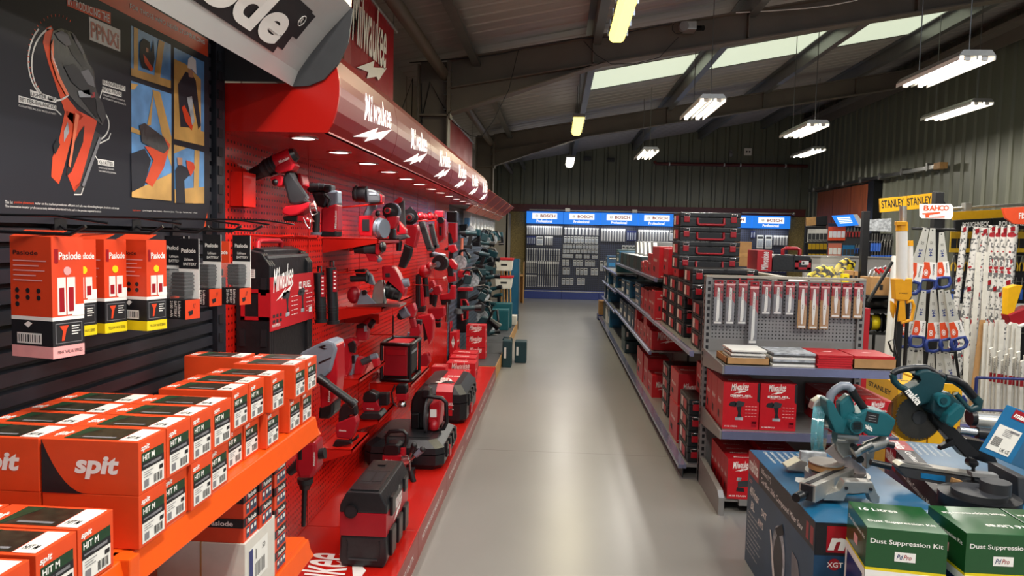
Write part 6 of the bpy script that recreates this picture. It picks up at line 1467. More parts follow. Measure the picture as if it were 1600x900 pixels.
for i, (a, c, h) in enumerate(((957, 962, .2), (968, 976, .17), (976.5, 984, .19))): shelfrow(a, c, .7605 if i == 0 else z2, h, .3, 'teal', 'teal carton on the middle aisle shelf, %s from the far end' % ORD[i], (TCARD, NCARD, TCARD)[i])
for i in range(2): shelfrow(985, 1000, z2 + .115 * i, .113, .3, 'teal', 'teal carton in the pair on the middle aisle shelf, %s one' % LV[i], NCARD if i else TCARD)
for i, (a, c, h, k) in enumerate(((1000.5, 1005, .2, 'script'), (1005.5, 1012, .2, 'script'), (1012.5, 1020, .22, 'script'))): shelfrow(a, c, z2, h, .28, k, 'red carton on the middle aisle shelf, %s of the red ones from the far end' % ORD[i])
red('m18', .14, .22, .25, .93, 6.52, z2, 'big red carton with black numbers, standing before the black case columns')
for i, (a, c, h) in enumerate(((968, 973, .2), (974, 979, .2), (980, 986, .22), (987, 990, .22))): shelfrow(a, c, z3, h, .3, 'teal', 'blue carton on the lower aisle shelf, %s from the far end' % ORD[i], NCARD)
for i, (a, c, h) in enumerate(((991, 994, .24), (994.5, 999, .15), (999.5, 1004, .16), (1004.5, 1009, .26), (1009.5, 1014, .18), (1014.5, 1018, .17))): shelfrow(a, c, z3, h, .28, 'script', 'red carton on the lower aisle shelf, %s of the red ones from the far end' % ORD[i])
for i, (a, c, h, k) in enumerate(((13.5, 13.05, .3, 'case'), (12.9, 12.5, .33, 'teal'), (12.3, 11.9, .36, 'teal'))): shelfrow(a, c, .0885, h, .3, k, 'teal packaged tool on the base shelf, %s from its far end' % ORD[i], (DTEAL, PAPER, TCARD)[i])
for i in range(2): shelfrow(961, 976, z4 + .15 * i, .148, .34, 'case', 'dark teal case stacked on the base shelf, %s one of the pair' % LV[i], DTEAL)
shelfrow(977, 1003, z4, .3, .16, 'script', 'broad red carton on the base shelf beside the dark teal cases')
for i, (a, c, h, x) in enumerate(((1005, 1011, .3, .89), (1011.5, 1018, .2, .89))): shelfrow(a, c, z4, h, .2, 'script', 'small red carton on the base shelf, %s before the black cases' % ('farther one', 'nearer one')[i], None, x)
yA = y_on(1048, .87, .09)
red('drill', .11, .36, .26, .93, 5.32, z4, 'tall red carton at the front of the base shelf, aisle side')
red('script', .2, .34, .22, .98, 5.36, z4 + .2615, 'red carton perched on the tall red one, dark side towards the camera')
for i in range(3): red('script', .07, .26, .2, 1.0 + .075 * i, 4.86, z4 + .4125, 'slim red carton upright on the black cases behind the gondola end, %s from the aisle' % ORD[i])
for i, (a, c, h, z, k) in enumerate(((13.4, 13.0, .24, .76, 'teal'), (12.8, 12.4, .2, .76, 'teal'), (13.4, 13.0, .22, .47, 'teal'), (12.7, 12.3, .24, .47, 'teal'), (13.3, 12.9, .2, 1.0205, 'teal'))): shelfrow(a, c, z + .0005, h, .28, k, 'blue carton on the farthest gondola bays, %s of five from the top left' % ORD[i], (NCARD, TCARD)[i % 2])
b = B(); b.box(.82, .98, 13.75, 14.05, .1, .36, KRAFT, .004); solo('brown_carton', 'brown carton on a blue crate at the far end of the gondola', 'carton', b)
b = B(); b.box(.8, 1.0, 13.73, 14.07, 0, .1, NAVY, .01); solo('blue_crate', 'low blue crate under the brown carton at the far end of the gondola', 'crate', b)
b, s = B(), B(); b.box(.86, 1.2, 13.4, 13.44, .5, .75, BLK, .004); s.rect((.93, 13.398, .53), EX, EZ, .12, .2, PAPER); s.rect((.93, 13.3975, .53), EX, EZ, .12, .1, YEL); s.text('£89.00', (.94, 13.397, .55), EX, EZ, .04, TXT, .1)
# goods on top of the gondola
Y = 5.4
b, pr, hd, lb, fr_ = B(), B(), B(), B(), B()
xl, xm, xr = at(1206, 430, Y=Y).x, at(1240, 430, Y=Y).x, at(1268, 430, Y=Y).x; zt_ = at(1230, 398, Y=Y).z; zb = 1.2985
b.prism([(xl, Y, zb), (xr, Y, zb), (xr, Y, zt_ - .03), (xr - .02, Y, zt_ - .005), (xl + .02, Y, zt_), (xl, Y, zt_ - .02)], (0, .3, 0), BLK2, .008); b.box(xm - .004, xm + .004, Y - .004, Y + .3, zb, zt_, BLK)
hd.tube([(xl + .1, Y + .1, zt_ - .02), (xl + .1, Y + .1, zt_ + .035), (xl + .12, Y + .1, zt_ + .045), (xl + .2, Y + .1, zt_ + .045), (xl + .22, Y + .1, zt_ + .035), (xl + .22, Y + .1, zt_ - .02)], .014, RED, 8)
fr_.box(xm + .005, xr - .01, Y - .005, Y, zb + .02, zb + .035, RED); fr_.box(xm + .005, xr - .01, Y - .005, Y, zb + .07, zb + .085, RED); fr_.box(xm + .005, xm + .03, Y - .005, Y, zb + .02, zb + .085, RED); fr_.box(xr - .035, xr - .01, Y - .005, Y, zb + .02, zb + .085, RED)
lb.rect((xm + .05, Y - .006, zt_ - .07), EX, EZ, .05, .028, PAPER); lb.rect((xm + .055, Y - .0065, zt_ - .064), EX, EZ, .014, .016, TXT)
thing('carry_case', 'black carry case with a red carrying handle on top of the gondola end', 'case', [('shell', b), ('carry_handle', hd), ('red_frame', fr_), ('label', lb)])
b, pr = B(), B(); xl2 = at(1181, 425, Y=Y).x; b.box(xl2, xl - .01, Y - .02, Y + .25, zb, at(1190, 391, Y=Y).z, BOXR, .003)
pr.text('Milwaukee', (xl2 + .08, Y - .021, zb + .01), EZ, -EX, .05, WHT, .13, .012, .2)
thing('red_carton', 'red carton with upright white script left of the black case on the gondola', 'carton', [('carton_body', b), ('printed_label', pr)], 'red cartons')
b = B(); p, q = at(1154, 424, Y=6.4), at(1175, 378, Y=6.4); b.box(p.x, q.x, 6.4, 6.6, 1.2985, q.z, KRAFT, .003); b.box(p.x, q.x, 6.399, 6.4, (p.z + q.z) / 2, (p.z + q.z) / 2 + .03, TIM); solo('brown_carton', 'plain brown carton standing on the gondola right of the tall case stack', 'carton', b)
# ------------------------------------------------------------------ cartons on the red plinth, and what stands beyond them
ZP = .1495
def redpx(kind, x0, x1, yb_, yt, Y, d, z, label):
    """red carton whose front is seen between two pixel columns at distance Y"""
    a, c = at(x0, yb_, Y=Y), at(x1, yb_, Y=Y); a.x = max(a.x, XS + .01); h = at(x0, yt, Y=Y).z - a.z
    return red(kind, round(c.x - a.x, 3), d, round(h, 3), (a.x + c.x) / 2, Y + d / 2, z, label, 0, 'red cartons on the plinth')
redpx('script', 690, 711, 599, 581, 6.62, .2, ZP, 'small red carton in front of the long flat ones on the plinth, left of two')
redpx('script', 711, 732, 599, 581, 6.62, .2, ZP, 'small red carton in front of the long flat ones on the plinth, right of two')
redpx('script', 697, 742, 592, 566, 6.84, .22, ZP, 'flat red carton in the row on the plinth, nearest of three')
redpx('script', 702, 743, 586, 559, 7.08, .22, ZP, 'flat red carton in the row on the plinth, middle of three')
redpx('script', 706, 744, 580, 553, 7.32, .2, ZP, 'flat red carton in the row on the plinth, farthest of three')
redpx('script', 674, 696, 590, 552, 6.3, .16, ZP, 'tall red carton on the plinth left of the flat ones')
redpx('warn', 676, 713, 562, 529, 7.72, .26, .2545, 'red carton with a white diamond of black bars')
b = B(); b.box(-1.1, -.83, 7.65, 8.05, .1535, .2535, BOXR, .003); solo('red_carton', 'red carton underneath the one with the white diamond', 'carton', b, 'red cartons on the plinth')
for i in range(3): redpx('script', 728, 758, 566 - 18 * i, 549 - 18 * i, 8.05, .2, ZP + .004 + .1245 * i, 'red carton in the stack of three at the plinth edge, %s' % ('bottom', 'middle', 'top')[i])
TZ[0] = ZP + .101 + at(676, 529, Y=7.7).z - at(676, 562, Y=7.7).z
Y = 7.7
tool('dust_extractor', 'red-topped round tool standing on the carton with the white diamond', ('motor_body', B().K((695, 528), (695, 512), 14, 12, Y + .14, BLK).R(683, 503, 704, 518, Y + .06, .15, RED, .01)), ('base', B().K((695, 529), (695, 524), 17, 16, Y + .14, DGREY)))
TZ[0] = .154
Y = 8.35
tool('tower_light', 'folding tower light with a pale hexagonal lamp on a red mast', ('lamp_head', B().P([(729, 372), (728, 358), (733, 352), (739, 353), (742, 360), (739, 371), (734, 373)], Y, .1, SHEEN, .01)), ('lamp_back', B().P([(718, 351), (730, 350), (728, 372), (720, 368)], Y + .05, .1, BLK, .01)), ('mast', B().K((722, 372), (719, 446), 2.6, 2.6, Y + .03, SALM)), ('base_box', B().P([(709, 454), (728, 454), (728, 520), (709, 520)], Y, .2, BLK, .01)), ('base_lid', B().R(713, 450, 737, 455, Y - .02, .2, RED, .004)), ('bracket', B().R(712, 423, 733, 433, Y - .02, .1, RED, .004).text('Milwaukee', at(725, 431, Y=Y - .0215), EX, EZ, .03, WHT, .05)), ('side_handle', B().T([(721, 468), (728, 469), (731, 475), (730, 498), (722, 501), (721, 480)], 2, Y - .05, RED, 8, True)))
# further red tools in the last red bays
TZ[0] = .1495
Y = 5.75
tool('hole_saw_drill', 'red drill with a large black hole-saw cup facing the camera', ('cup', B().C(687, 411, 12.5, Y, .1, RUB).C(687, 411, 8, Y - .004, .01, BLK).C(683, 413, 5, Y - .02, .03, SLATE)), ('chuck', B().K((672, 418), (682, 413), 3, 3, Y - .04, STEEL)), ('motor_body', B().O(664, 424, 10, 11, Y, .08, RED).O(672, 416, 7, 7, Y, .06, RED)), ('grip', B().P([(649, 430), (656, 426), (657, 484), (649, 484)], Y - .02, .06, BLK, .008)), ('side_plate', B().P([(656, 444), (661, 448), (663, 478), (657, 480)], Y - .02, .05, RED, .006)), ('foot', B().P([(647, 480), (663, 479), (662, 488), (648, 488)], Y - .04, .1, BLK, .006)), ('side_handle', B().K((664, 434), (667, 464), 4.5, 4.5, Y + .02, BLK)))
def quick(name, label, Y, body, bmat, grip, extra=None, emat=BLK):
    parts = [('motor_body', B().P(body, Y, .09, bmat, .008)), ('grip', B().P(grip, Y + .02, .05, BLK, .006))]
    if extra: parts.append(('nose', B().K(extra[0], extra[1], extra[2], extra[3], Y + .03, emat)))
    tool(name, label, *parts)
quick('grease_gun', 'red grease gun with two grey tubes above the hole-saw drill', 6.0, [(670, 396), (676, 394), (677, 402), (671, 403)], BLK, [(674, 390), (678, 390), (678, 396), (674, 396)], ((676, 397), (696, 401), 4, 4), SLATE)
quick('belt_sander', 'boxy red tool with a black handle right of the hole-saw cup', 6.4, [(698, 405), (705, 404), (714, 414), (713, 422), (706, 420), (700, 412)], RED, [(698, 414), (706, 414), (708, 432), (700, 432)])
quick('router', 'red router hanging above the two grey legs', 6.2, [(687, 460), (703, 460), (704, 446), (711, 446), (711, 468), (687, 469)], RED, [(688, 469), (704, 469), (703, 476), (690, 477)], ((699, 472), (698, 503), 2.5, 2.5), STEEL)
quick('band_saw', 'large red band saw with a round black throat beside the tall red carton', 5.5, [(652, 494), (672, 491), (677, 500), (676, 528), (670, 540), (666, 520), (664, 504), (656, 506)], RED, [(660, 498), (667, 500), (668, 530), (662, 534)], ((645, 515), (646, 502), 3, 3), SLATE)
quick('chain_saw', 'red tool with a grey bar pointing down left, beside the radio', 5.0, [(640, 512), (655, 506), (658, 520), (650, 530), (640, 526)], DRED, [(648, 500), (658, 500), (658, 508), (648, 508)], ((640, 520), (636, 534), 3.5, 2), SLATE)
quick('planer', 'red planer with a white trim edge on the pegboard above the large band saw', 5.9, [(668, 482), (694, 480), (695, 494), (684, 500), (668, 492)], RED, [(676, 495), (688, 496), (688, 502), (677, 502)])
quick('drywall_gun', 'slim red screw gun hanging beside the router', 5.9, [(676, 448), (686, 446), (690, 456), (684, 462), (677, 460)], RED, [(677, 460), (683, 462), (680, 480), (675, 478)], ((676, 452), (671, 456), 3, 2), SLATE)
quick('staple_gun', 'small red gun hanging at eye height before the tower light', 7.0, [(700, 384), (710, 382), (714, 392), (706, 396), (700, 392)], RED, [(702, 394), (708, 396), (706, 410), (701, 408)], ((700, 388), (695, 390), 3, 2), DGREY)
quick('nibbler', 'red tool with a pale collar between the router and the mast', 6.9, [(698, 428), (710, 426), (712, 440), (700, 442)], RED, [(701, 442), (708, 442), (707, 452), (702, 452)], ((698, 434), (693, 436), 3, 3), PAPER)
quick('inflator', 'small round red tool below the router legs', 6.4, [(676, 490), (686, 488), (690, 500), (684, 506), (676, 502)], DRED, [(680, 504), (688, 504), (688, 512), (681, 512)])
quick('tyre_inflator', 'red tool with a grey strap hanging in front of the tall red carton', 5.6, [(655, 556), (668, 552), (672, 566), (664, 576), (655, 572)], DRED, [(660, 572), (668, 568), (666, 582), (659, 582)], ((662, 556), (672, 552), 4, 3), RED)
quick('pipe_cutter', 'red tool half hidden behind the hole-saw drill foot', 6.1, [(668, 440), (676, 438), (680, 446), (676, 462), (668, 458)], DRED, [(670, 460), (678, 460), (676, 476), (671, 476)], ((670, 446), (664, 448), 3, 2), CHR)

# dark and teal tools on the five farther bays
def teal_proto(kind):
    s = {}
    b, g, n = B(), B(), B()
    if kind == 'cordless drill': b.cyl((-.02, 0, .16), (.1, 0, .16), .032, DTEAL, .028); b.box(-.03, .06, -.035, .035, 0, .035, BLK, .008); g.prism([(0, -.02, .03), (.04, -.02, .03), (.06, -.02, .14), (.02, -.02, .14)], (0, .04, 0), BLK, .006); n.cyl((-.09, 0, .16), (-.02, 0, .16), .012, DGREY, .026)
    elif kind == 'angle grinder': b.cyl((-.06, 0, .05), (.1, 0, .06), .03, DTEAL, .026); g.cyl((.09, 0, .06), (.16, 0, .06), .028, BLK, .034); n.cyl((-.08, 0, .0), (-.08, 0, .05), .055, DGREY, .04)
    elif kind == 'circular saw': b.box(-.04, .08, -.04, .05, .05, .13, DTEAL, .012); g.tube([(-.03, 0, .13), (0, 0, .19), (.06, 0, .19), (.1, 0, .1)], .016, BLK); n.cyl((.0, -.06, .07), (0, -.05, .07), .075, SHEEN, n=20); n.box(-.1, .12, -.07, .05, 0, .006, ALU)
    elif kind == 'rotary hammer': b.box(-.02, .1, -.035, .035, .12, .2, DTEAL, .014); b.box(.02, .1, -.035, .035, 0, .05, BLK, .008); g.prism([(.06, -.02, .04), (.1, -.02, .04), (.1, -.02, .14), (.06, -.02, .14)], (0, .04, 0), BLK, .006); n.cyl((-.1, 0, .17), (-.02, 0, .17), .016, BLK, .03)
    else: b.prism([(-.05, -.05, .1), (.06, -.05, .08), (.08, -.05, .2), (-.02, -.05, .22)], (0, .1, 0), DTEAL, .012); g.tube([(-.04, 0, .22), (0, 0, .28), (.08, 0, .26), (.08, 0, .18)], .014, BLK); n.cyl((-.16, 0, .04), (-.04, 0, .14), .028, BLK, .04)
    return thing(kind.replace(' ', '_'), 'x', 'power tool', [('motor_body', b), ('grip', g), ('nose', n)], 'dark teal power tools on the far bays', org=(0, 0, 0))
TK = ['cordless drill', 'angle grinder', 'circular saw', 'rotary hammer', 'leaf blower']
TP = {}
rnd = random.Random(3)
rows = (1.38, 1.14, .9, .66, .42, .17)
def snap(r, x0, z0):
    bpy.context.view_layer.update()
    mx = Matrix.LocRotScale(r.location, r.rotation_euler, r.scale)
    vs = [mx @ v.co for c in r.children for v in c.data.vertices]
    r.location.x += max(0, x0 - min(v.x for v in vs)); r.location.z += max(0, z0 - min(v.z for v in vs))
for bay in range(5):
    for ri, z in enumerate(rows):
        for j in range(2):
            if bay == 0 and (j == 1 or ri > 3) or bay == 4 and ri in (1, 2, 3, 5) or bay == 4 and j == 1 and ri > 1 or bay == 1 and j == 0 and ri > 3 or bay == 3 and ri > 3: continue
            kd = TK[(bay * 3 + ri * 2 + j) % 5]
            r = dup(TP[kd], (0, 0, 0)) if kd in TP else teal_proto(kd); TP[kd] = r if kd not in TP else TP[kd]
            y = 7.9 + BAY * bay + .42 * j + rnd.uniform(-.06, .06)
            r.location = (-.98 + rnd.uniform(-.04, .06) + (.1 if ri > 3 else 0), y, z + rnd.uniform(-.02, .02)); r.rotation_euler = (0, rnd.uniform(-.35, .3), rnd.uniform(-.5, .5)); r.scale = (.8 if kd == 'leaf blower' else 1.02,) * 3; snap(r, XS + .008, .155)
            r['label'] = 'dark teal %s on the %s teal bay, %s row from the top, %s one' % (kd, ORD[bay], ORD[ri], ('nearer', 'farther')[j])
for bay in range(1, 5):
    for j in range(4):
        b, w_ = B(), B(); b.box(-.05, .05, -.06, .06, 0, .2, CLR, .006); b.box(-.05, .05, .05, .06, 0, .26, PAPER); b.box(-.03, .03, -.03, .03, .02, .15, BCARD, .01)
        y = 7.78 + BAY * bay + .21 * j
        o = solo('clear_pack', 'clear hanging pack under the tilted fascia of the %s teal bay, %s along' % (ORD[bay], ORD[j]), 'blister pack', b, 'clear packs at the top of the teal bays', org=(0, 0, 0)); o.location = (-1.06, y, 1.6); o.scale = (1, 1, .8)
for i, (z, c) in enumerate(((.98, 'upper'), (.70, 'lower'))):
    b, h = B(), B(); b.prism([(-.93, 11.45, z), (-.70, 11.45, z), (-.68, 11.45, z + .17), (-.95, 11.45, z + .17)], (0, .3, 0), WCARD, .01); h.box(-.96, -.67, 11.44, 11.76, z + .17, z + .2, BOXR, .004); h.rect((-.86, 11.4485, z + .08), EX, EZ, .1, .03, TXT)
    thing('storage_tub', 'white tub with a red rim near the tall blue panel, %s one' % c, 'tub', [('tub', b), ('rim', h)])
for i in range(4):
    b = B(); b.cyl((-.86 + .05 * i, 11.82, .1545), (-.89 + .05 * i, 11.9, 1.02), .013, TIM, n=8); solo('tool_shaft', 'timber tool shaft below the white tubs, %s from the left' % ORD[i], 'shaft', b, 'timber shafts by the blue panel')
for i, (x, y, z, w, h) in enumerate(((-.95, 10.6, .153, .28, .3), (-.95, 10.95, .153, .3, .36), (-.75, 11.3, .153, .16, .14))):
    toolcase(x, x + w, y, y + .25, z, z + h, TEAL if i < 2 else WCARD, 'tool_case', ('teal box on the far plinth before the white tubs, nearer one', 'teal box on the far plinth before the white tubs, farther one', 'small white box at the far plinth edge')[i], None, False)
Y = 8.75
tool('chop_saw', 'dark teal chop saw with a wide black nozzle on the far plinth edge', ('motor_body', B().P([(745, 505), (752, 495), (766, 498), (770, 512), (762, 522), (748, 520)], Y, .15, DTEAL, .01)), ('nozzle', B().K((766, 500), (780, 512), 4, 7, Y - .05, BLK)), ('frame', B().T([(758, 512), (770, 486), (777, 484), (779, 506)], 2, Y - .02, BLK)), ('disc', B().C(749, 481, 9, Y + .1, .03, DGREY)))

# ------------------------------------------------------------------ right foreground: saw cartons and the two mitre saws
ZB = .53
def sawcarton(w, d, h, label, rz, loc):
    b, pr, pc = B(), B(), B()
    b.box(-w / 2, w / 2, -d / 2, d / 2, 0, h, NCARD, .002); pr.rect((-w / 2 + .002, -d / 2 + .002, h + .0005), EX, EY, w - .004, d - .004, TCARD)
    X, Y_, Z = -w / 2 - .0008, -d / 2 - .0008, h + .001
    ty = lambda u: d / 2 - u * d               # u: 0 far end, 1 near end of the aisle face
    sd = lambda s, u, z, hh, m_, ww=None, bo=.01, sh=0: pr.text(s, (X - .0006, ty(u), z), -EY, EZ, hh, m_, ww, bo, sh)
    pr.rect((X, ty(0), h * .8), -EY, EZ, d, h * .2, DGREY); pr.rect((X - .0003, ty(.0), h * .8), -EY, EZ, d * .2, h * .2, DRED)
    sd('makita', .015, h * .84, h * .12, WHT, d * .17, .03, .2); sd('305mm(12")', .24, h * .91, h * .055, WHT, d * .16); sd('Cordless Slide Compound Miter Saw', .24, h * .83, h * .06, WHT, d * .62)
    pr.rect((X - .0003, ty(.9), h * .83), -EY, EZ, d * .03, h * .12, DRED); pr.rect((X - .0003, ty(.95), h * .83), -EY, EZ, d * .035, h * .12, DRED)
    sd('XGT', .03, h * .735, h * .03, PINK, d * .06); sd('40Vmax', .05, h * .63, h * .085, WHT, d * .17, .02, .3); sd('BL', .08, h * .52, h * .075, WHT, d * .07, .02, .2); sd('DXT', .27, h * .58, h * .06, WHT, d * .09, .02); sd('AWS', .22, h * .47, h * .06, WHT, d * .09, .02)
    for i in range(9): sd('Cutting capacity and features', .03 + .0 * i, h * (.46 - i * .042), h * .02, WHT, d * (.24, .2, .26, .18, .25, .22, .24, .16, .2)[i], 0)
    # printed saw picture
    q = lambda pts, m_, dx=.0004: pc.poly([V(X - dx, ty(u), h * v) for u, v in pts], m_)
    ell = lambda cu, cv, ru, rv: [(cu + ru * math.cos(R(a)), cv + rv * math.sin(R(a))) for a in range(0, 360, 20)]
    q(ell(.56, .42, .1, .26), SHEEN); q(ell(.56, .4, .07, .2), DGREY, .0007); q([(.42, .56), (.44, .57), (.56, .12), (.53, .1)], PAPER, .001); q([(.42, .12), (.66, .18), (.68, .06), (.46, .0)], SHEEN, .001); q([(.5, .62), (.6, .72), (.63, .66), (.54, .58)], TXT, .001)
    q([(.74, .62), (.82, .6), (.88, .42), (.86, .24), (.8, .28), (.75, .44)], GTX)
    # near end
    pr.rect((-w / 2, Y_, h * .78), EX, EZ, w, h * .22, TXT); pr.rect((-w * .42, Y_ - .0004, h * .8), EX, EZ, w * .7, h * .18, DRED); pr.text('makita', (-w * .41, Y_ - .0008, h * .815), EX, EZ, h * .12, WHT, w * .66, .04, .2)
    pr.cyl((-w * .36, Y_, h * .72), (-w * .36, Y_ - .0005, h * .72), h * .04, DRED); pr.text('XGT', (-w * .41, Y_ - .0009, h * .7), EX, EZ, h * .035, WHT, w * .11); pr.text('40', (-w * .34, Y_ - .0006, h * .55), EX, EZ, h * .11, WHT, w * .16, .03, .2); pr.text('Vmax', (-w * .14, Y_ - .0006, h * .55), EX, EZ, h * .06, WHT, w * .16)
    pr.text('BL', (-w * .44, Y_ - .0006, h * .4), EX, EZ, h * .09, WHT, w * .14, .03); pr.rect((-w * .2, Y_, h * .4), EX, EZ, w * .5, h * .02, WHT)
    # lid
    for i in range(6): pr.text('Cordless slide compound saw', (-w * .4 + i * .03, d * .47, Z), -EY, EX, .02, PAPER, d * .2, 0)
    pr.poly([V(-w * .36, -d * .0, Z), V(-w * .3, -d * .05, Z), V(-w * .2, -d * .02, Z), V(-w * .22, d * .05, Z), V(-w * .32, d * .06, Z)], PAPER)
    pr.rect((-w / 2, d / 2, Z) if rz else (w * .36, d / 2, Z), EX, -EY, w * .14, d, DGREY) if rz else None
    if rz: pr.rect((-w / 2, d / 2, Z + .0004), EX, -EY, w * .14, d * .18, DRED); pr.text('Cordless Slide Compound Miter Saw', (-w * .46, d * .3, Z + .0006), -EY, EX, .035, WHT, d * .7); pr.text('makita', (-w * .48, d * .48, Z + .0008), -EY, EX, .05, WHT, d * .14, .02, .2)
    r = thing('saw_carton', label, 'carton', [('carton_body', b), ('printed_label', pr), ('saw_picture', pc)], None, org=(0, 0, 0))
    r.location = loc; r.rotation_euler = (0, 0, rz)
sawcarton(.5, .89, ZB, 'large blue mitre saw carton on the floor, nearest the aisle', 0, (1.18, 3.02, 0))
sawcarton(.6, 1.02, ZB - .004, 'second large blue saw carton turned slightly, under the dark mitre saw', R(-11), (1.88, 3.2, 0))
Y = 2.86
def disc(b, px, py, Z, rpx, h, mat, n=28, r2=None):
    c = at(px, py, Z=Z); q = rpx * c.y / F
    return b.cyl(c - V(0, 0, h), c, q, mat, q if r2 is None else r2 * c.y / F, n)
ZMIN[0] = ZB + .0018
base = B().P([(1285, 774), (1314, 768), (1320, 752), (1364, 754), (1368, 771), (1375, 776), (1374, 787), (1362, 786), (1358, 769), (1324, 767), (1319, 783), (1287, 782)], 2.76, .05, ALU, .004)
base2 = B().P([(1229, 731), (1251, 719), (1262, 722), (1262, 738), (1231, 735)], 3.12, .07, ALU, .004)
base.C(1323, 763, 2.6, 2.755, .01, TXT).C(1361, 765, 2.6, 2.755, .01, TXT)
tt = disc(disc(B(), 1308, 738, ZB + .05, 47, .045, ALU), 1308, 736, ZB + .066, 41, .016, STEEL)
ks = disc(disc(B(), 1291, 721, ZB + .105, 26, .028, KRAFT), 1291, 721, ZB + .108, 26, .004, ALU)
A, E_ = at(1261, 770, Z=ZB + .055), at(1322, 742, Z=ZB + .055)
dv = (E_ - A); sx = V(dv.y, -dv.x, 0).normalized() * .032
rail, slot = B(), B()
rail.prism([A - sx + V(0, 0, -.03), A + sx + V(0, 0, -.03), A + sx + V(0, 0, .035), A - sx + V(0, 0, .035)], dv, ALU, .004)
slot.prism([A - sx * .3 + V(0, 0, .0355), A + sx * .3 + V(0, 0, .0355), A + sx * .3 + V(0, 0, .0365), A - sx * .3 + V(0, 0, .0365)], dv * .98, TXT); slot.prism([A - sx * .7 - dv * .02 + V(0, 0, -.026), A + sx * .7 - dv * .02 + V(0, 0, -.026), A + sx * .7 - dv * .02 + V(0, 0, .03), A - sx * .7 - dv * .02 + V(0, 0, .03)], dv * .02, TXT)
knob = B().cyl(A - dv * .02, A - dv.normalized() * .05, .01, BLK).cyl(A - dv.normalized() * .045, A - dv.normalized() * .085, .019, BLK, .016)
FENC = M('fence metal with pinkish reflection', 'b3a39e', .35, .5)  # pinkish reflection mixed into the grey of the metal
fence = B().P([(1290, 706), (1304, 694), (1322, 708), (1353, 734), (1356, 751), (1318, 729)], 2.94, .012, FENC, .002)
fence2 = B().P([(1252, 706), (1292, 708), (1292, 718), (1252, 721)], 3.14, .03, SHEEN, .003)
c = at(1281, 667, Y=2.93); ax = V(.9, -.42, .0).normalized()
guard = B().cyl(c - ax * .022, c + ax * .022, 38 * 2.93 / F, CLB, None, 28)
sawd = B().cyl(c - ax * .002, c + ax * .002, 33 * 2.93 / F, STEEL, None, 32)
upg = B().P([(1268, 640), (1272, 628), (1284, 620), (1294, 622), (1299, 631), (1302, 675), (1286, 664), (1281, 641)], 2.9, .05, ALU, .008).K((1284, 658), (1304, 664), 8, 8, 2.9, ALU)
body = B().P([(1291, 627), (1296, 624), (1303, 629), (1311, 647), (1319, 661), (1337, 648), (1351, 661), (1346, 678), (1334, 681), (1306, 677), (1295, 652)], 2.82, .08, TEAL, .012).P([(1312, 630), (1328, 616), (1335, 629), (1338, 643), (1325, 653), (1314, 662)], 2.86, .05, TEAL, .01)
mot = B().C(1340, 666, 12, 2.79, .06, TEAL).C(1340, 666, 8.5, 2.786, .01, DTEAL)
for k in range(4): mot.R(1334, 660 + 3 * k, 1346, 661.2 + 3 * k, 2.783, .004, BLK, 0)
hd = B().T([(1295, 628), (1298, 617), (1305, 609), (1315, 603), (1325, 603), (1331, 609)], 6.5, 2.86, SLATE, 12); hd2 = B().T([(1330, 608), (1336, 619), (1343, 628), (1352, 641)], [6.4, 6, 5.6, 6], 2.86, BLK, 12)
bat = B().P([(1337, 650), (1356, 639), (1386, 645), (1400, 656), (1399, 663), (1390, 683), (1357, 681), (1349, 675), (1347, 663)], 2.83, .1, TEAL, .012)
bl_ = B().P([(1355, 643), (1374, 647), (1371, 662), (1352, 658)], 2.8285, .001, TXT, 0).text('makita', at(1350, 668, Y=2.828), (EX * .9 - EZ * .44).normalized(), EZ, .02, WHT, .035, .03, .2)
for k in range(3): bl_.P([(1357, 648 + 4 * k), (1369, 650 + 4 * k), (1369, 651 + 4 * k), (1357, 649 + 4 * k)], 2.8278, .0004, GTX, 0)
sl_ = B().K((1338, 706), (1362, 694), 6.5, 6.5, 2.84, STEEL).K((1352, 700), (1386, 688), 9.5, 10, 2.88, ALU).K((1333, 707), (1341, 703), 9, 9, 2.84, ALU).K((1304, 680), (1338, 683), 12, 11, 2.9, ALU).P([(1306, 690), (1336, 690), (1334, 712), (1318, 716), (1308, 704)], 2.92, .06, ALU, .006).P([(1352, 702), (1368, 704), (1364, 728), (1354, 734)], 2.92, .05, ALU, .006)
kn = B().C(1337, 700, 4.5, 2.8, .03, BLK).K((1386, 694), (1396, 696), 4, 5, 2.86, BLK).K((1360, 722), (1391, 729), 5, 5.5, 2.86, BLK).C(1344, 718, 6, 2.85, .05, BLK)
thing('mitre_saw', 'silver and teal mitre saw standing on the nearest blue carton', 'saw', [('base_foot', base), ('base_wing', base2), ('turntable', tt), ('kerf_board', ks), ('table_arm', rail, [('slot', slot)]), ('mitre_knob', knob), ('fence', fence), ('fence', fence2), ('blade_guard', guard), ('saw_blade', sawd), ('upper_guard', upg), ('motor_body', body, [('motor_cover', mot)]), ('top_handle', hd), ('rear_grip', hd2), ('battery_housing', bat, [('rating_label', bl_)]), ('slide_rail', sl_), ('clamp_knob', kn)])
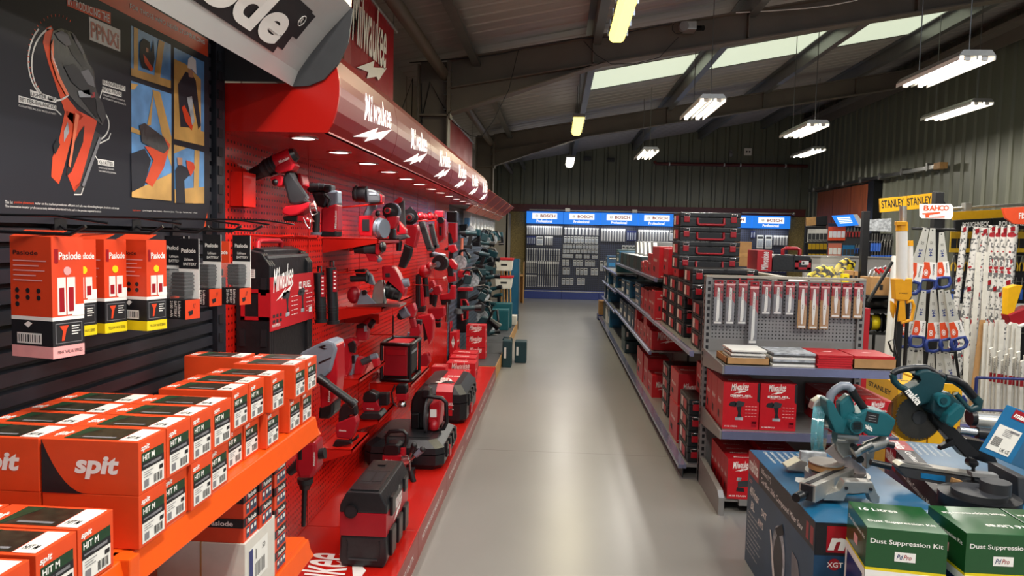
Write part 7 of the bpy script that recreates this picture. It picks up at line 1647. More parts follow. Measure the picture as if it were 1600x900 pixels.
# dark mitre saw, head raised
def Q(*pts): return [(1360 + a / 3.75, 560 + c_ / 3.75) for a, c_ in pts]
Y = 3.0
cc = at(1360 + 285 / 3.75, 560 + 345 / 3.75, Y=Y + .06)
rb = 36 * Y / F
bd_ = B(); nt_ = 40
bd_.prism([cc + V((rb if k % 2 else rb * .93) * math.cos(2 * math.pi * k / (2 * nt_)), 0, (rb if k % 2 else rb * .93) * math.sin(2 * math.pi * k / (2 * nt_))) for k in range(2 * nt_)], (0, .003, 0), DSTEEL); bd_.cyl(cc + V(0, -.006, 0), cc, rb * .3, DGREY)
thing('mitre_saw', 'dark teal mitre saw with its toothed blade raised, on the second blue carton', 'saw', [
    ('top_grip', B().T(Q((128, 92), (150, 76), (190, 64), (260, 54), (320, 54), (352, 66), (385, 92), (430, 106)), 5.2, Y + .03, BLK, 10)),
    ('front_loop', B().T(Q((128, 90), (140, 135), (170, 165), (215, 185), (270, 180)), 5, Y + .03, DTEAL, 10)),
    ('head_body', B().P(Q((262, 98), (300, 72), (345, 66), (400, 104), (445, 122), (430, 185), (372, 252), (290, 278), (252, 240), (205, 188), (282, 152), (318, 128), (300, 108)), Y, .07, DTEAL, .012).text('makita', at(1360 + 200 / 3.75, 560 + 196 / 3.75, Y=Y - .0015), (EX * .68 - EZ * .73).normalized(), (EZ * .68 + EX * .73).normalized(), .03, WHT, .075, .03, .2)),
    ('rear_loop', B().T(Q((425, 118), (490, 128), (545, 165), (635, 258), (628, 285), (585, 300), (560, 280), (500, 205)), [7, 6, 6, 7, 7, 5, 4, 4], Y + .03, DTEAL, 10).T(Q((440, 112), (495, 120), (550, 155), (610, 225)), 5.4, Y + .02, BLK, 10)),
    ('motor_housing', B().P(Q((385, 215), (470, 200), (565, 290), (525, 335), (480, 412), (360, 312), (370, 250)), Y - .03, .12, DTEAL, .014).C(1360 + 432 / 3.75, 560 + 248 / 3.75, 10, Y - .05, .04, TEAL).C(1360 + 432 / 3.75, 560 + 248 / 3.75, 5, Y - .054, .01, DTEAL)),
    ('battery', B().P(Q((455, 330), (530, 268), (562, 296), (545, 345), (480, 410), (440, 380)), Y - .07, .06, TEAL, .008)),
    ('saw_blade', bd_), ('blade_guard', B().C(1360 + 265 / 3.75, 560 + 338 / 3.75, 40, Y + .075, .02, CLG, None, 32)),
    ('pivot_arm', B().P(Q((355, 300), (400, 320), (500, 412), (645, 560), (640, 585), (560, 585), (470, 480), (370, 372)), Y + .02, .07, BLK, .008).P(Q((415, 520), (490, 470), (500, 510), (410, 540)), Y + .01, .03, BLK, .004)),
    ('slide_rail', B().K((1520, 657), (1580, 662), 13, 13, Y + .12, ALU).K((1514, 652), (1522, 652), 13, 13, Y + .1, BLK).K((1498, 672), (1530, 676), 6, 6, Y + .05, CHR).K((1526, 676), (1560, 680), 9, 9, Y + .05, BLK).P(Q((560, 470), (700, 500), (760, 640), (600, 590)), Y + .1, .08, BLK, .006)),
    ('table_arm', B().P([(1401, 731), (1408, 725), (1420, 724), (1540, 746), (1540, 766), (1470, 757), (1414, 746)], Y - .02, .05, DGREY, .005).P([(1404, 728), (1410, 724), (1540, 744), (1540, 748)], Y - .024, .06, ALU, 0).P([(1439, 739), (1477, 744), (1477, 753), (1439, 747)], Y - .0215, .002, BCARD, 0)),
    ('turntable', disc(disc(disc(B(), 1530, 772, ZB + .05, 56, .05, BLK2), 1530, 766, ZB + .072, 38, .022, DGREY), 1556, 752, ZB + .11, 21, .05, DGREY).P([(1490, 748), (1518, 756), (1518, 772), (1486, 762)], Y - .06, .02, KRAFT, .002)),
    ('hold_down_clamp', B().C(1521, 724, 7, Y - .1, .03, BLK).K((1521, 722), (1521, 726), 7, 7, Y - .1, BLK).K((1521, 726), (1520, 752), 2.5, 2.5, Y - .1, BLK).K((1520, 753), (1520, 758), 9, 9, Y - .1, BLK).P([(1518, 738), (1560, 742), (1562, 749), (1520, 746)], Y - .12, .04, GREY, .003).K((1555, 744), (1554, 784), 4, 4, Y - .1, BLK)),
    ('base_casting', B().P([(1500, 772), (1530, 760), (1546, 776), (1546, 792), (1500, 790)], Y - .14, .1, DGREY, .006).P([(1590, 745), (1610, 748), (1610, 790), (1592, 790)], Y - .14, .2, DGREY, .006))])
ZMIN[0] = None
# tilted blue carton at the right edge
b, pr = B(), B()
Y = 2.45
cor = [at(x, y, Y=Y) for x, y in ((1573, 632), (1529, 704), (1579, 725), (1623, 651))]
ext = V(.24, .16, -.1)
b.prism(cor, ext, BCARD, .002)
f = lambda u, v: cor[1] + (cor[2] - cor[1]) * u + (cor[0] - cor[1]) * v + V(0, -.0012, 0)
ru, rv = (cor[2] - cor[1]), (cor[0] - cor[1])
pr.poly([f(.12, .1), f(.82, .1), f(.82, .62), f(.12, .62)], PAPER); pr.poly([f(.3, .8), f(.95, .8), f(.95, .98), f(.3, .98)], DRED); pr.text('makita', f(.34, .83) + V(0, -.0005, 0), ru.normalized(), rv.normalized(), rv.length * .11, WHT, ru.length * .56, .03, .2)
for k in range(9): pr.poly([p + V(0, -.0006, 0) for p in (f(.18 + .028 * k, .2), f(.196 + .028 * k, .2), f(.196 + .028 * k, .38), f(.18 + .028 * k, .38))], TXT)
for k in range(5): pr.poly([p + V(0, -.0006, 0) for p in (f(.34, .44 + .03 * k), f(.6, .44 + .03 * k), f(.6, .45 + .03 * k), f(.34, .45 + .03 * k))], GTX)
pr.text('UK CE', f(.5, .14) + V(0, -.0006, 0), ru.normalized(), rv.normalized(), .012, TXT, ru.length * .28); pr.poly([p + V(0, -.0006, 0) for p in (f(.5, .54), f(.78, .54), f(.78, .58), f(.5, .58))], GTX)
pr.text('makita', cor[2] + ext * .3 + (cor[3] - cor[2]) * .4 + V(.004, -.006, -.002), ext.normalized(), (cor[3] - cor[2]).normalized(), .03, WHT, .09, .03, .2)
thing('tilted_carton', 'bright blue carton with a white label tilted at the right edge of the picture', 'carton', [('carton_body', b), ('printed_label', pr)])
# green dust suppression cartons
def green(x, y, label, rz=0, flip=False):
    w, d, h = .232, .238, .62
    b, pr = B(), B()
    b.box(-w / 2, w / 2, -d / 2, d / 2, h - .3, h, GCARD, .0015); b.box(-w / 2, w / 2, -d / 2, d / 2, 0, h - .3, GCARD, .0015)
    Y_, X, Z = -d / 2 - .0008, -w / 2 - .0008, h + .0008
    for (o, r, L) in ((V(-w / 2, Y_, 0), EX, w), (V(X, d / 2, 0), -EY, d)):
        n = (Y_ - 0) and V(0, -.0004, 0) if r == EX else V(-.0004, 0, 0)
        pr.rect(o + V(0, 0, h - .135), r, EZ, L, .009, YEL); pr.rect(o + V(0, 0, h - .3), r, EZ, L, .165, WHT); pr.rect(o + n + r * (L * .1) + V(0, 0, h - .26), r, EZ, L * .8, .1, NAVY)
    pr.text('Dust Suppression Kit', (-w * .45, Y_, h - .052), EX, EZ, .019, WHT, w * .9, .012); pr.rect((-w * .14, Y_, h - .1), EX, EZ, w * .26, .03, WHT)
    pr.text('Pd', (-w * .115, Y_ - .0004, h - .093), EX, EZ, .016, NAVY, w * .08, .01, .3); pr.text('Pro', (-w * .03, Y_ - .0004, h - .093), EX, EZ, .016, DRED, w * .1, .01, .3)
    pr.text('Dust Suppression Kit', (X, d * .42, h - .05), -EY, EZ, .016, WHT, d * .84, .012); pr.rect((X, d * .1, h - .1), -EY, EZ, d * .2, .03, PINK)
    s = -1 if flip else 1
    pr.text('Dust Suppression Kit', (-s * w * .42, -s * d * .2 - .02 * s, Z), EX * s, EY * s, .022, WHT, w * .86, .012); pr.text('16 Litres', (-s * w * .42, s * d * .16, Z), EX * s, EY * s, .026, WHT, w * .5, .012)
    pr.rect((-w / 2, d * .08, Z), EX, EY, w, .0012, GRN)
    r = thing('green_carton', label, 'carton', [('carton_body', b), ('printed_label', pr)], 'green cartons in the right foreground', org=(0, 0, 0)); r.location = (x, y, 0); r.rotation_euler = (0, 0, rz)
green(1.125, 2.415, 'green carton with white lettering, the left and frontmost of the three', R(-8))
green(1.405, 2.42, 'green carton with white lettering, middle of the three, lid lettering upside down', 0, True)
green(1.643, 2.42, 'green carton cut by the right edge of the picture', 0, True)
# yellow boxed trestles
for i, x in enumerate((2.26, 2.5)):
    b, pr = B(), B(); y0 = 4.92 + .06 * i
    b.box(x, x + .2, y0, y0 + .5, 0, .6, YST, .004); b.box(x + .098, x + .102, y0 - .001, y0, .0, .45, TXT); b.box(x + .2, x + .201, y0, y0 + .5, 0, .6, KRAFT)
    pr.text('STANLEY', (x - .001, y0 + .45, .5), -EY, EZ, .035, TXT, .36, .02); pr.text('STANLEY', (x + .02, y0 - .0015, .52), EX, EZ, .03, TXT, .16, .02); pr.text('STANLEY', (x + .03, y0 + .1, .6008), EX, EY, .04, TXT, .14, .02)
    thing('yellow_trestle', 'tall yellow boxed trestle on the floor, %s of two' % ('left', 'right')[i], 'trestle', [('body', b), ('lettering', pr)], 'yellow boxed trestles')
# ------------------------------------------------------------------ right background: saw stand, profiles, racks and signs
def post(px, y0, y1, Y, w, label, mat=BLK):
    b = B(); p, q = at(px, y0, Y=Y), at(px, y1, Y=Y); b.box(p.x - w, p.x + w, Y, Y + 2 * w, 0, p.z, mat, .003)
    solo('stand_post', label, 'post', b)
post(1355, 330, 590, 7.4, .03, 'tall black steel post right of the grey gondola end')
post(1469, 300, 590, 6.6, .035, 'tall black post behind the hand saws, under the yellow sign')
post(1407, 500, 600, 5.95, .022, 'short black post carrying the yellow work light')
b = B(); b.cyl(at(1356, 472, Y=6.75), at(1394, 409, Y=6.75), .016, BLK); solo('brace_bar', 'black diagonal bar between the tall post and the work light', 'bar', b)
def saw():
    bl, sv, hd = B(), B(), B()
    bl.prism([(-.055, 0, .14), (.058, 0, .14), (.052, 0, .2), (.022, 0, .62), (-.018, 0, .62), (-.05, 0, .2)], (0, .003, 0), SAWW)
    bl.text('244', (.012, -.0008, .36), -EX, -EZ, .02, NAVY, .0, .02) if 0 else bl.text('244', (-.012, -.0008, .43), -EZ, EX, .026, BLUEH, .075, .02)
    bl.text('22', (-.008, -.0008, .5), -EZ, EX, .02, OLIVE, .03); bl.cyl((0, -.001, .6), (0, .004, .6), .007, TXT, n=8)
    sv.prism([(-.058, -.003, .13), (.06, -.003, .13), (.05, -.003, .3), (-.046, -.003, .3)], (0, .009, 0), WHT)
    sv.prism([(-.058, -.004, .13), (-.004, -.004, .13), (.012, -.004, .2), (-.004, -.004, .3), (-.046, -.004, .3)], (0, .0006, 0), OBOX); sv.text('BAHCO', (.024, -.0046, .28), -EZ, EX, .014, TXT, .1, .02)
    for k in range(3): sv.add([V(-.026 + (.016 - .004 * k) * math.cos(R(30 * a)), -.005 - .0004 * k, .2 + (.03 - .008 * k) * math.sin(R(30 * a))) for a in range(12)], [tuple(range(12))[::-1]], (WHT, OBOX, WHT)[k])
    hd.tube([(-.055, .0015, .13), (-.066, .0015, .08), (-.058, .0015, .03), (-.01, .0015, .018), (.04, .0015, .03), (.06, .0015, .07), (.05, .0015, .125), (0, .0015, .13)], .017, BLUEH, 8, True)
    return thing('hand_saw', 'x', 'hand saw', [('blade', bl), ('card_sleeve', sv), ('handle', hd)], 'blue-handled hand saws on the stand', org=(0, 0, 0))
s0 = saw(); su = [0]; PRONG = []
def hsaw(tip, han, Y, label):
    r = s0 if not su[0] else dup(s0, (0, 0, 0)); su[0] = 1
    p, q = at(tip[0], tip[1], Y=Y), at(han[0], han[1], Y=Y); d = p - q; k = d.length / .6
    r.location = q; r.rotation_euler = (0, math.atan2(d.x, d.z), 0); r.scale = (k * 1.2, k, k); r['label'] = label; PRONG.append((tip, Y))
for i, (t, h) in enumerate((((1446, 360), (1421, 462)), ((1457, 360), (1449, 459)))): hsaw(t, h, 6.24 + .05 * i, 'blue-handled hand saw in the upper row, %s of two before the black post' % ('left', 'right')[i])
hsaw((1471, 366), (1475, 452), 6.45, 'blue-handled hand saw alone in shade right of the black post')
for i, (t, h) in enumerate((((1431, 458), (1409, 545)), ((1443, 457), (1432, 545)), ((1458, 456), (1460, 552)), ((1470, 456), (1484, 550)), ((1480, 457), (1502, 548)))): hsaw(t, h, 6.25 - .03 * i, 'blue-handled hand saw in the middle row, %s of five from the left' % ORD[i])
for i, (t, h) in enumerate((((1424, 548), (1405, 640)), ((1438, 548), (1430, 640)), ((1455, 552), (1453, 644)), ((1466, 552), (1478, 642)), ((1478, 552), (1500, 640)))): hsaw(t, h, 6.3 - .025 * i, 'hand saw blade in the bottom row of the stand, %s of five from left' % ORD[i])
b = B()
for py in (357, 455, 548): b.cyl(at(1425, py, Y=6.585), at(1492, py + 2, Y=6.585), .012, BLK)
b.cyl(at(1492, 545, Y=6.585), at(1505, 640, Y=6.66), .012, BLK)
for (px, py), yy in PRONG: b.cyl(at(px, py, Y=6.585), V(at(px, py + 2, Y=yy).x, yy + .012, at(px, py + 2, Y=yy).z), .004, BLK, n=6)
solo('saw_rack', 'black cross bars from which the hand saws hang', 'rack', b)
# work light
Y = 5.9
thing('work_light', 'tall yellow work light with a white tube standing before the hand saws', 'work light', [
    ('light_tube', B().K((1409, 438), (1409, 360), 8, 8, Y, WHT).K((1411, 346), (1411, 322), 5, 5, Y + .05, ALU)), ('top_cap', B().K((1409, 361), (1409, 347), 8.6, 8, Y, YPL).P([(1401, 346), (1417, 346), (1417, 352), (1401, 352)], Y - .05, .04, YPL, .004)),
    ('base_body', B().P([(1398, 436), (1426, 435), (1425, 462), (1420, 470), (1400, 468)], Y - .04, .08, YPL, .006).text('STANLEY', at(1405, 459, Y=Y - .0415), EX, EZ, .01, TXT, .07).P([(1402, 468), (1414, 468), (1416, 500), (1404, 503)], Y - .03, .06, YPL, .006)), ('handle', B().T([(1416, 472), (1425, 470), (1428, 478), (1424, 500), (1408, 504)], 2.6, Y - .02, YPL, 8).P([(1393, 470), (1400, 476), (1397, 498), (1393, 486)], Y, .03, YPL, .004)),
    ('cable', B().T([(1404, 470), (1400, 500), (1398, 530), (1402, 556), (1393, 548), (1388, 534), (1396, 530), (1402, 560), (1396, 600)], 1.6, Y - .04, BLK, 6))])
Y = 6.12
thing('work_light', 'second yellow-capped work light half hidden behind the first', 'work light', [('light_tube', B().K((1421, 440), (1421, 382), 5, 5, Y, WHT)), ('stem', B().cyl(at(1421, 440, Y=Y), V(at(1421, 440, Y=Y).x, Y, 0), .015, BLK)), ('top_cap', B().K((1421, 384), (1421, 376), 5.4, 5, Y, YPL))])
# foam covered profile edges left of the light
for i, (a, c_) in enumerate((((1399, 400), (1384, 600)), ((1404, 470), (1392, 600)))):
    b = B(); b.cyl(at(*a, Y=6.8 - .35 * i), at(*c_, Y=6.7 - .35 * i), .03, PAPER, .03, 10); solo('white_profile', 'white upright profile behind the work light, %s one' % ('longer', 'shorter')[i], 'profile', b)
# wrapped printed tubes
def wrapmat():
    mt = M('printed wrapping film', 'cfcdc8', .35, var=.05); nt = mt.node_tree; p = nt.nodes['Principled BSDF']
    src = p.inputs['Base Color'].links[0].from_socket
    tc = nt.nodes.new('ShaderNodeTexCoord'); mp = nt.nodes.new('ShaderNodeMapping'); mp.inputs['Rotation'].default_value = (.5, .6, .4)
    nt.links.new(tc.outputs['Object'], mp.inputs[0])
    for sc_, hx, th in ((34, '6a6b6c', .57), (13, '9c1c26', .68)):
        vz = nt.nodes.new('ShaderNodeTexNoise'); vz.inputs['Scale'].default_value = sc_; vz.inputs['Detail'].default_value = 1
        nt.links.new(mp.outputs[0], vz.inputs['Vector'])
        k = math_node(nt, 'GREATER_THAN', vz.outputs['Fac'], th)
        mx = nt.nodes.new('ShaderNodeMix'); mx.data_type = 'RGBA'; nt.links.new(k, mx.inputs[0]); nt.links.new(src, mx.inputs[6]); mx.inputs[7].default_value = lin(hx); src = mx.outputs[2]
    nt.links.new(src, p.inputs['Base Color']); return mt
WRAP = wrapmat()
for i, (a, c_, w) in enumerate((((1508, 353), (1489, 520), 4.5), ((1528, 355), (1503, 530), 6), ((1540, 356), (1520, 530), 6), ((1553, 352), (1540, 530), 6), ((1562, 354), (1549, 530), 5.5), ((1571, 354), (1558, 530), 5.5), ((1583, 352), (1568, 530), 7))):
    Yt = 7.45 - .075 * i; k_ = (at(*a, Y=Yt).z - .01) / (at(*a, Y=Yt).z - at(*c_, Y=Yt).z); e_ = at(*a, Y=Yt).lerp(at(*c_, Y=Yt), k_)
    b = B(); b.tube([at(*a, Y=Yt), e_], w * 1.05 * Yt / F, WRAP, 8); lb = B()
    for k, t in enumerate((.03, .5 + .05 * (i % 3))):
        x_, y_ = a[0] + (c_[0] - a[0]) * t, a[1] + (c_[1] - a[1]) * t; lb.P([(x_ - w * .5, y_ - 2), (x_ + w * .5, y_ - 4), (x_ + w * .5, y_ + 3), (x_ - w * .5, y_ + 5)], Yt - .003 - w * 1.05 * Yt / F, .001, DRED, 0)
    thing('wrapped_tube', 'tall white wrapped tube with red and grey print, %s from the left' % ORD[i], 'tube', [('tube_body', b), ('red_print', lb)], 'wrapped tubes leaning on the back rack')
WPR = M('white profile plastic', 'cfcbc0', .5, var=.06)
for i, (a, c_, w) in enumerate((((1530, 394), (1514, 640), 3.5), ((1543, 394), (1527, 640), 3), ((1511, 498), (1508, 640), 3.5), ((1536, 500), (1518, 640), 4), ((1541, 505), (1534, 640), 3.2), ((1550, 505), (1541, 640), 3.5), ((1560, 500), (1550, 640), 4), ((1566, 500), (1560, 640), 3.5), ((1579, 508), (1569, 640), 4), ((1586, 505), (1578, 640), 3.5), ((1592, 512), (1586, 640), 3.5))):
    b = B(); p, q = at(*a, Y=6.62 - .03 * i), at(*c_, Y=6.55 - .03 * i); q = p.lerp(q, (p.z - .002) / (p.z - q.z)); ww = w * 6.5 / F
    b.prism([q + V(-ww, 0, 0), q + V(ww, 0, 0), q + V(ww, .01, 0), q + V(-ww, .01, 0)], p - q, WPR if i != 3 else KRAFT); solo('white_profile', 'long flat profile below the wrapped tubes, %s from the left, %s' % (ORD[i], 'white' if i != 3 else 'brown'), 'profile', b, 'flat profiles in the right-hand rack')
for i in range(11):
    x = 1546 + i * 6; t = 545 + (i * 37) % 23
    b, r_ = B(), B(); Yp = 5.7 - .03 * (i % 3)
    b.P([(x - 2.6 + 4, t), (x + 2.6 + 4, t - 2), (x + 2.6, 668), (x - 2.6, 668)], Yp, .02, WPR, .001); b.text('hepro', at(x + 2.6, t + 26, Y=Yp - .001), EZ, -EX, .02, TXT, .09, .0, .2)
    y_ = 582 + (i * 13) % 12
    r_.P([(x - 2.6 + 3, y_), (x + 2.8 + 3, y_), (x + 2.8 + 2, y_ + 14), (x - 2.6 + 2, y_ + 14)], Yp - .0015, .001, DRED, 0)
    thing('strip_profile', 'white strip with a red band in the blue-railed bin, %s from the left' % ORD[i], 'profile', [('strip', b), ('red_band', r_)], 'white strips in the blue-railed bin')
b = B()
for y0_, y1_ in ((590, 594), (640, 646)): b.cyl(at(1526, y0_, Y=5.55), at(1640, y1_, Y=5.55), .01, NAVY)
p = at(1526, 590, Y=5.55); b.cyl(p, V(p.x, p.y, 0), .012, NAVY); b.cyl(V(p.x + .55, p.y, p.z), V(p.x + .55, p.y, 0), .012, NAVY)
zb_ = at(1570, 668, Y=5.64).z - .02; b.box(p.x - .01, p.x + .56, 5.56, 5.8, 0, zb_, NAVY, .004); solo('wire_bin', 'dark blue tubular bin frame holding the white strips', 'bin', b)
# signs
def sign(name, quad, Y, d, mat, label, words=(), sub=None, tilt=None):
    b, t = B(), B(); b.P(quad, Y, d, mat, .003)
    for s, p, q, hpx, m_ in words:
        a, c_ = at(p[0], p[1], Y=Y - .002), at(q[0], q[1], Y=Y - .002); r = c_ - a; w = r.length; r.normalize(); u = V(-r.z, 0, r.x)
        t.text(s, a, r, u, hpx * Y / F, m_, w, .02)
    thing(name, label, 'sign', [('panel', b)] + ([('lettering', t)] if words else []))
sign('shop_sign', [(1375, 310), (1417, 306), (1417, 328), (1376, 332)], 7.5, .03, YST, 'yellow sign panel with black lettering, left of the pair', [('STANLEY', (1378, 326), (1413, 322), 12, TXT)])
sign('shop_sign', [(1417.5, 306), (1461, 301), (1462, 324), (1417.5, 328)], 7.5, .03, YST, 'yellow sign panel with black lettering, right of the pair', [('STANLEY', (1418, 322), (1456, 318), 12, TXT)])
b = B(); b.P([(1461, 299), (1466, 300), (1478, 318), (1478, 330), (1462, 326)], 7.5, .06, BLK, .004); p = at(1470, 330, Y=7.53); b.box(p.x - .03, p.x + .03, 7.5, 7.56, 0, p.z, BLK); solo('sign_bracket', 'black bracket and upright at the right end of the yellow signs', 'bracket', b)
b, t = B(), B(); b.P([(1437, 319), (1486, 319), (1489, 322), (1489, 338), (1486, 342), (1440, 341), (1437, 338)], 6.585, .006, WHT, .001)
for s, x, w in (('B', 1443, 8), ('A', 1452, 8), ('H', 1460, 7), ('C', 1467, 7), ('O', 1474, 8)): t.text(s, at(x, 329, Y=6.583), EX, EZ, .046, OBOX, w * 6.58 / F, .03)
t.P([(1441, 333), (1468, 331), (1470, 333), (1452, 336), (1452, 339), (1476, 338), (1476, 340), (1446, 340), (1446, 335), (1441, 335)], 6.583, .0005, OBOX, 0)
thing('shop_sign', 'white sign card with red lettering on top of the saw stand', 'sign', [('panel', b), ('lettering', t)])
sign('shop_sign', [(1488, 331), (1568, 327), (1568, 340), (1489, 344)], 8.6, .02, YST, 'long yellow strip sign above the tube rack')
sign('shop_sign', [(1493, 344), (1549, 341), (1549, 359), (1493, 361)], 8.5, .04, BLK, 'black sign with white lettering behind the first wrapped tube', [('ROUGHNECK', (1504, 356), (1546, 354), 8, WHT)])
sign('shop_sign', [(1551, 341), (1612, 338), (1612, 357), (1551, 359)], 8.5, .04, BLK, 'second black sign with white lettering, at the right edge', [('ROUGHNECK', (1561, 354), (1612, 352), 8, WHT)])
sign('shop_sign', [(1567, 325), (1620, 322), (1620, 351), (1584, 350), (1572, 341)], 6.6, .03, OBOX, 'orange sign cut by the right edge of the picture', [('FISCO', (1592, 342), (1618, 341), 9, WHT)])
b = B(); b.cyl(at(1474, 327, Y=8.7), at(1620, 318, Y=8.7), .016, ALU); b.box(at(1510, 324, Y=8.7).x - .04, at(1510, 324, Y=8.7).x + .04, 8.66, 8.74, at(1510, 324, Y=8.7).z - .05, at(1510, 324, Y=8.7).z + .05, ALU, .01); solo('conduit', 'pale conduit with a junction box above the yellow strip sign', 'conduit', b)
# racks with hanging hand tools
def rack(name, x0, x1, y0, y1, Y, mat, label):
    b = B(); p, q = at(x0, y1, Y=Y), at(x1, y0, Y=Y); b.box(p.x, q.x, Y + .02, Y + .06, 0, q.z, mat)
    for k in range(3): b.cyl((p.x, Y + .01, q.z - .12 - .3 * k), (q.x, Y + .01, q.z - .12 - .3 * k), .008, STEEL, n=6)
    solo(name, label, 'rack', b)
def hung(kind, cols):
    b, h = B(), B()
    if kind == 'pliers':
        b.prism([(-.03, 0, .14), (.03, 0, .14), (.014, 0, .22), (0, 0, .25), (-.014, 0, .22)], (0, .02, 0), STEEL, .003)
        for s in (-1, 1): h.tube([(s * .012, .01, .15), (s * .035, .01, .08), (s * .03, .01, 0)], .012, cols[0], 6)
    elif kind == 'driver': b.cyl((0, .01, .12), (0, .01, .26), .006, STEEL, n=6); h.cyl((0, .01, 0), (0, .01, .12), .018, cols[0], .02, 8)
    else: b.box(-.04, .04, 0, .015, 0, .24, cols[0], .004); h.box(-.03, .03, -.006, 0, .05, .16, cols[1], .004)
    return thing({'pliers': 'pliers', 'driver': 'screwdriver', 'card': 'carded_tool'}[kind], 'x', 'hand tool', [('steel' if kind != 'card' else 'card', b), ('handle' if kind != 'card' else 'contents', h)], 'hand tools hung on the far racks', org=(0, 0, 0))
HP = {}
def hang_row(rackname, kind, cols, cname, x0, x1, py, Y, n, rowname, sc=1.0):
    if kind == 'pliers': sc *= .72
    if kind == 'card': sc = min(sc, 1.0)
    k = (kind,) + tuple(c.name for c in cols)
    for i in range(n):
        r = dup(HP[k], (0, 0, 0)) if k in HP else hung(kind, cols); HP.setdefault(k, r)
        p = at(x0 + (x1 - x0) * (i + .5) / n, py, Y=Y); r.location = (p.x, Y - .035, p.z - .24 * sc); r.scale = (sc,) * 3
        r['label'] = '%s %s hanging in the %s of the %s, %s from left' % (cname, {'pliers': 'pliers', 'driver': 'screwdriver', 'card': 'carded tool'}[kind], rowname, rackname, ORD[i])
RH, BH, YH = M('red grips', 'b02a26', .45), M('blue grips', '2a55a8', .45), M('yellow grips', 'c8a020', .45)
rack('tool_rack', 1257, 1292, 344, 404, 14.0, TXT, 'black far rack beside the reddish board door')
rack('tool_rack', 1293, 1353, 350, 404, 13.0, DGREY, 'broad far rack under the tilted blue sign'); rack('tool_rack', 1357, 1396, 365, 410, 11.0, TXT, 'black rack under the pale silver sign')
hang_row('black far rack', 'card', (PAPER, DGREY), 'pale', 1262, 1292, 358, 14.0, 5, 'top row'); hang_row('black far rack', 'card', (DGREY, YH), 'dark', 1262, 1292, 374, 14.0, 5, 'middle row'); hang_row('black far rack', 'card', (TXT, YH), 'black', 1262, 1292, 390, 14.0, 5, 'bottom row')
hang_row('broad far rack', 'card', (OBOX, PAPER), 'orange', 1294, 1320, 354, 13.0, 4, 'top row', 1.2); hang_row('broad far rack', 'pliers', (RH, RH), 'red', 1322, 1352, 356, 13.0, 6, 'top row', .9); hang_row('broad far rack', 'card', (SALM, PAPER), 'pink', 1294, 1314, 380, 13.0, 3, 'bottom row', 1.1); hang_row('broad far rack', 'card', (BCARD, DGREY), 'blue', 1316, 1334, 383, 13.0, 3, 'bottom row', .9); hang_row('broad far rack', 'pliers', (BH, BH), 'blue', 1335, 1352, 382, 13.0, 4, 'bottom row', .9)
hang_row('black rack', 'driver', (BH, BH), 'blue', 1360, 1376, 367, 11.0, 4, 'top row'); hang_row('black rack', 'pliers', (STEEL, STEEL), 'steel', 1377, 1395, 367, 11.0, 4, 'top row'); hang_row('black rack', 'driver', (BH, RH), 'blue', 1360, 1395, 386, 11.0, 8, 'bottom row')
b, t, s = B(), B(), B()
b.P([(1300, 337), (1333, 335), (1342, 352), (1310, 354)], 12.8, .03, LITB, .004); t.text('TOOL WALL', (0, 0, 0), EX, EZ, .1, WHT) if 0 else None
for k in range(4): t.P([(1308 + k * 1.2, 340 + 2.6 * k), (1328 + k * 1.2, 339 + 2.6 * k), (1328.6 + k * 1.2, 340.6 + 2.6 * k), (1308.6 + k * 1.2, 341.6 + 2.6 * k)], 12.79, .002, LITW, 0)
s.P([(1333, 335), (1340, 335), (1344, 342), (1358, 342), (1358, 354), (1343, 354)], 12.82, .2, WHT, .004)
thing('shop_sign', 'lit blue sign tilted forward over the broad far rack', 'sign', [('panel', b), ('printed_lines', t), ('side_panel', s)])
sign('shop_sign', [(1358, 343), (1393, 341), (1393, 362), (1359, 361)], 10.9, .04, SHEEN, 'pale silver sign over the black rack')
sign('shop_sign', [(1260, 340), (1275, 339), (1275, 352), (1260, 353)], 13.94, .05, TIM, 'small cream sign at the left end of the black far rack'); sign('shop_sign', [(1275, 339), (1293, 337), (1293, 352), (1275, 352)], 13.965, .05, BLK, 'small black sign at the right end of the black far rack')
b = B(); p, q = at(1255, 437, Y=8.0), at(1400, 404, Y=8.0); b.box(p.x, q.x, 8.0, 8.04, 0, q.z, UPR, .003); b.box(p.x, q.x, 7.98, 8.06, q.z, q.z + .015, SHELF); solo('rear_gondola', 'grey back of another gondola behind the chain bundles', 'shelving', b)
b = B(); q = at(1300, 404, Y=8.0); b.box(p.x - .4, q.x, 7.3, 7.98, at(1300, 439, Y=7.5).z - .03, at(1300, 439, Y=7.5).z, SHELF); b.box(p.x - .4, q.x, 7.3, 7.98, 0, .1, SHELF)
for x_ in (p.x - .4, (p.x + q.x) / 2, q.x - .03): b.box(x_, x_ + .03, 7.9, 7.97, 0, 1.1, UPR)
ztop = at(1300, 439, Y=7.5).z
solo('grey_shelf', 'grey shelf behind the gondola end carrying the chain bundles', 'shelving', b)
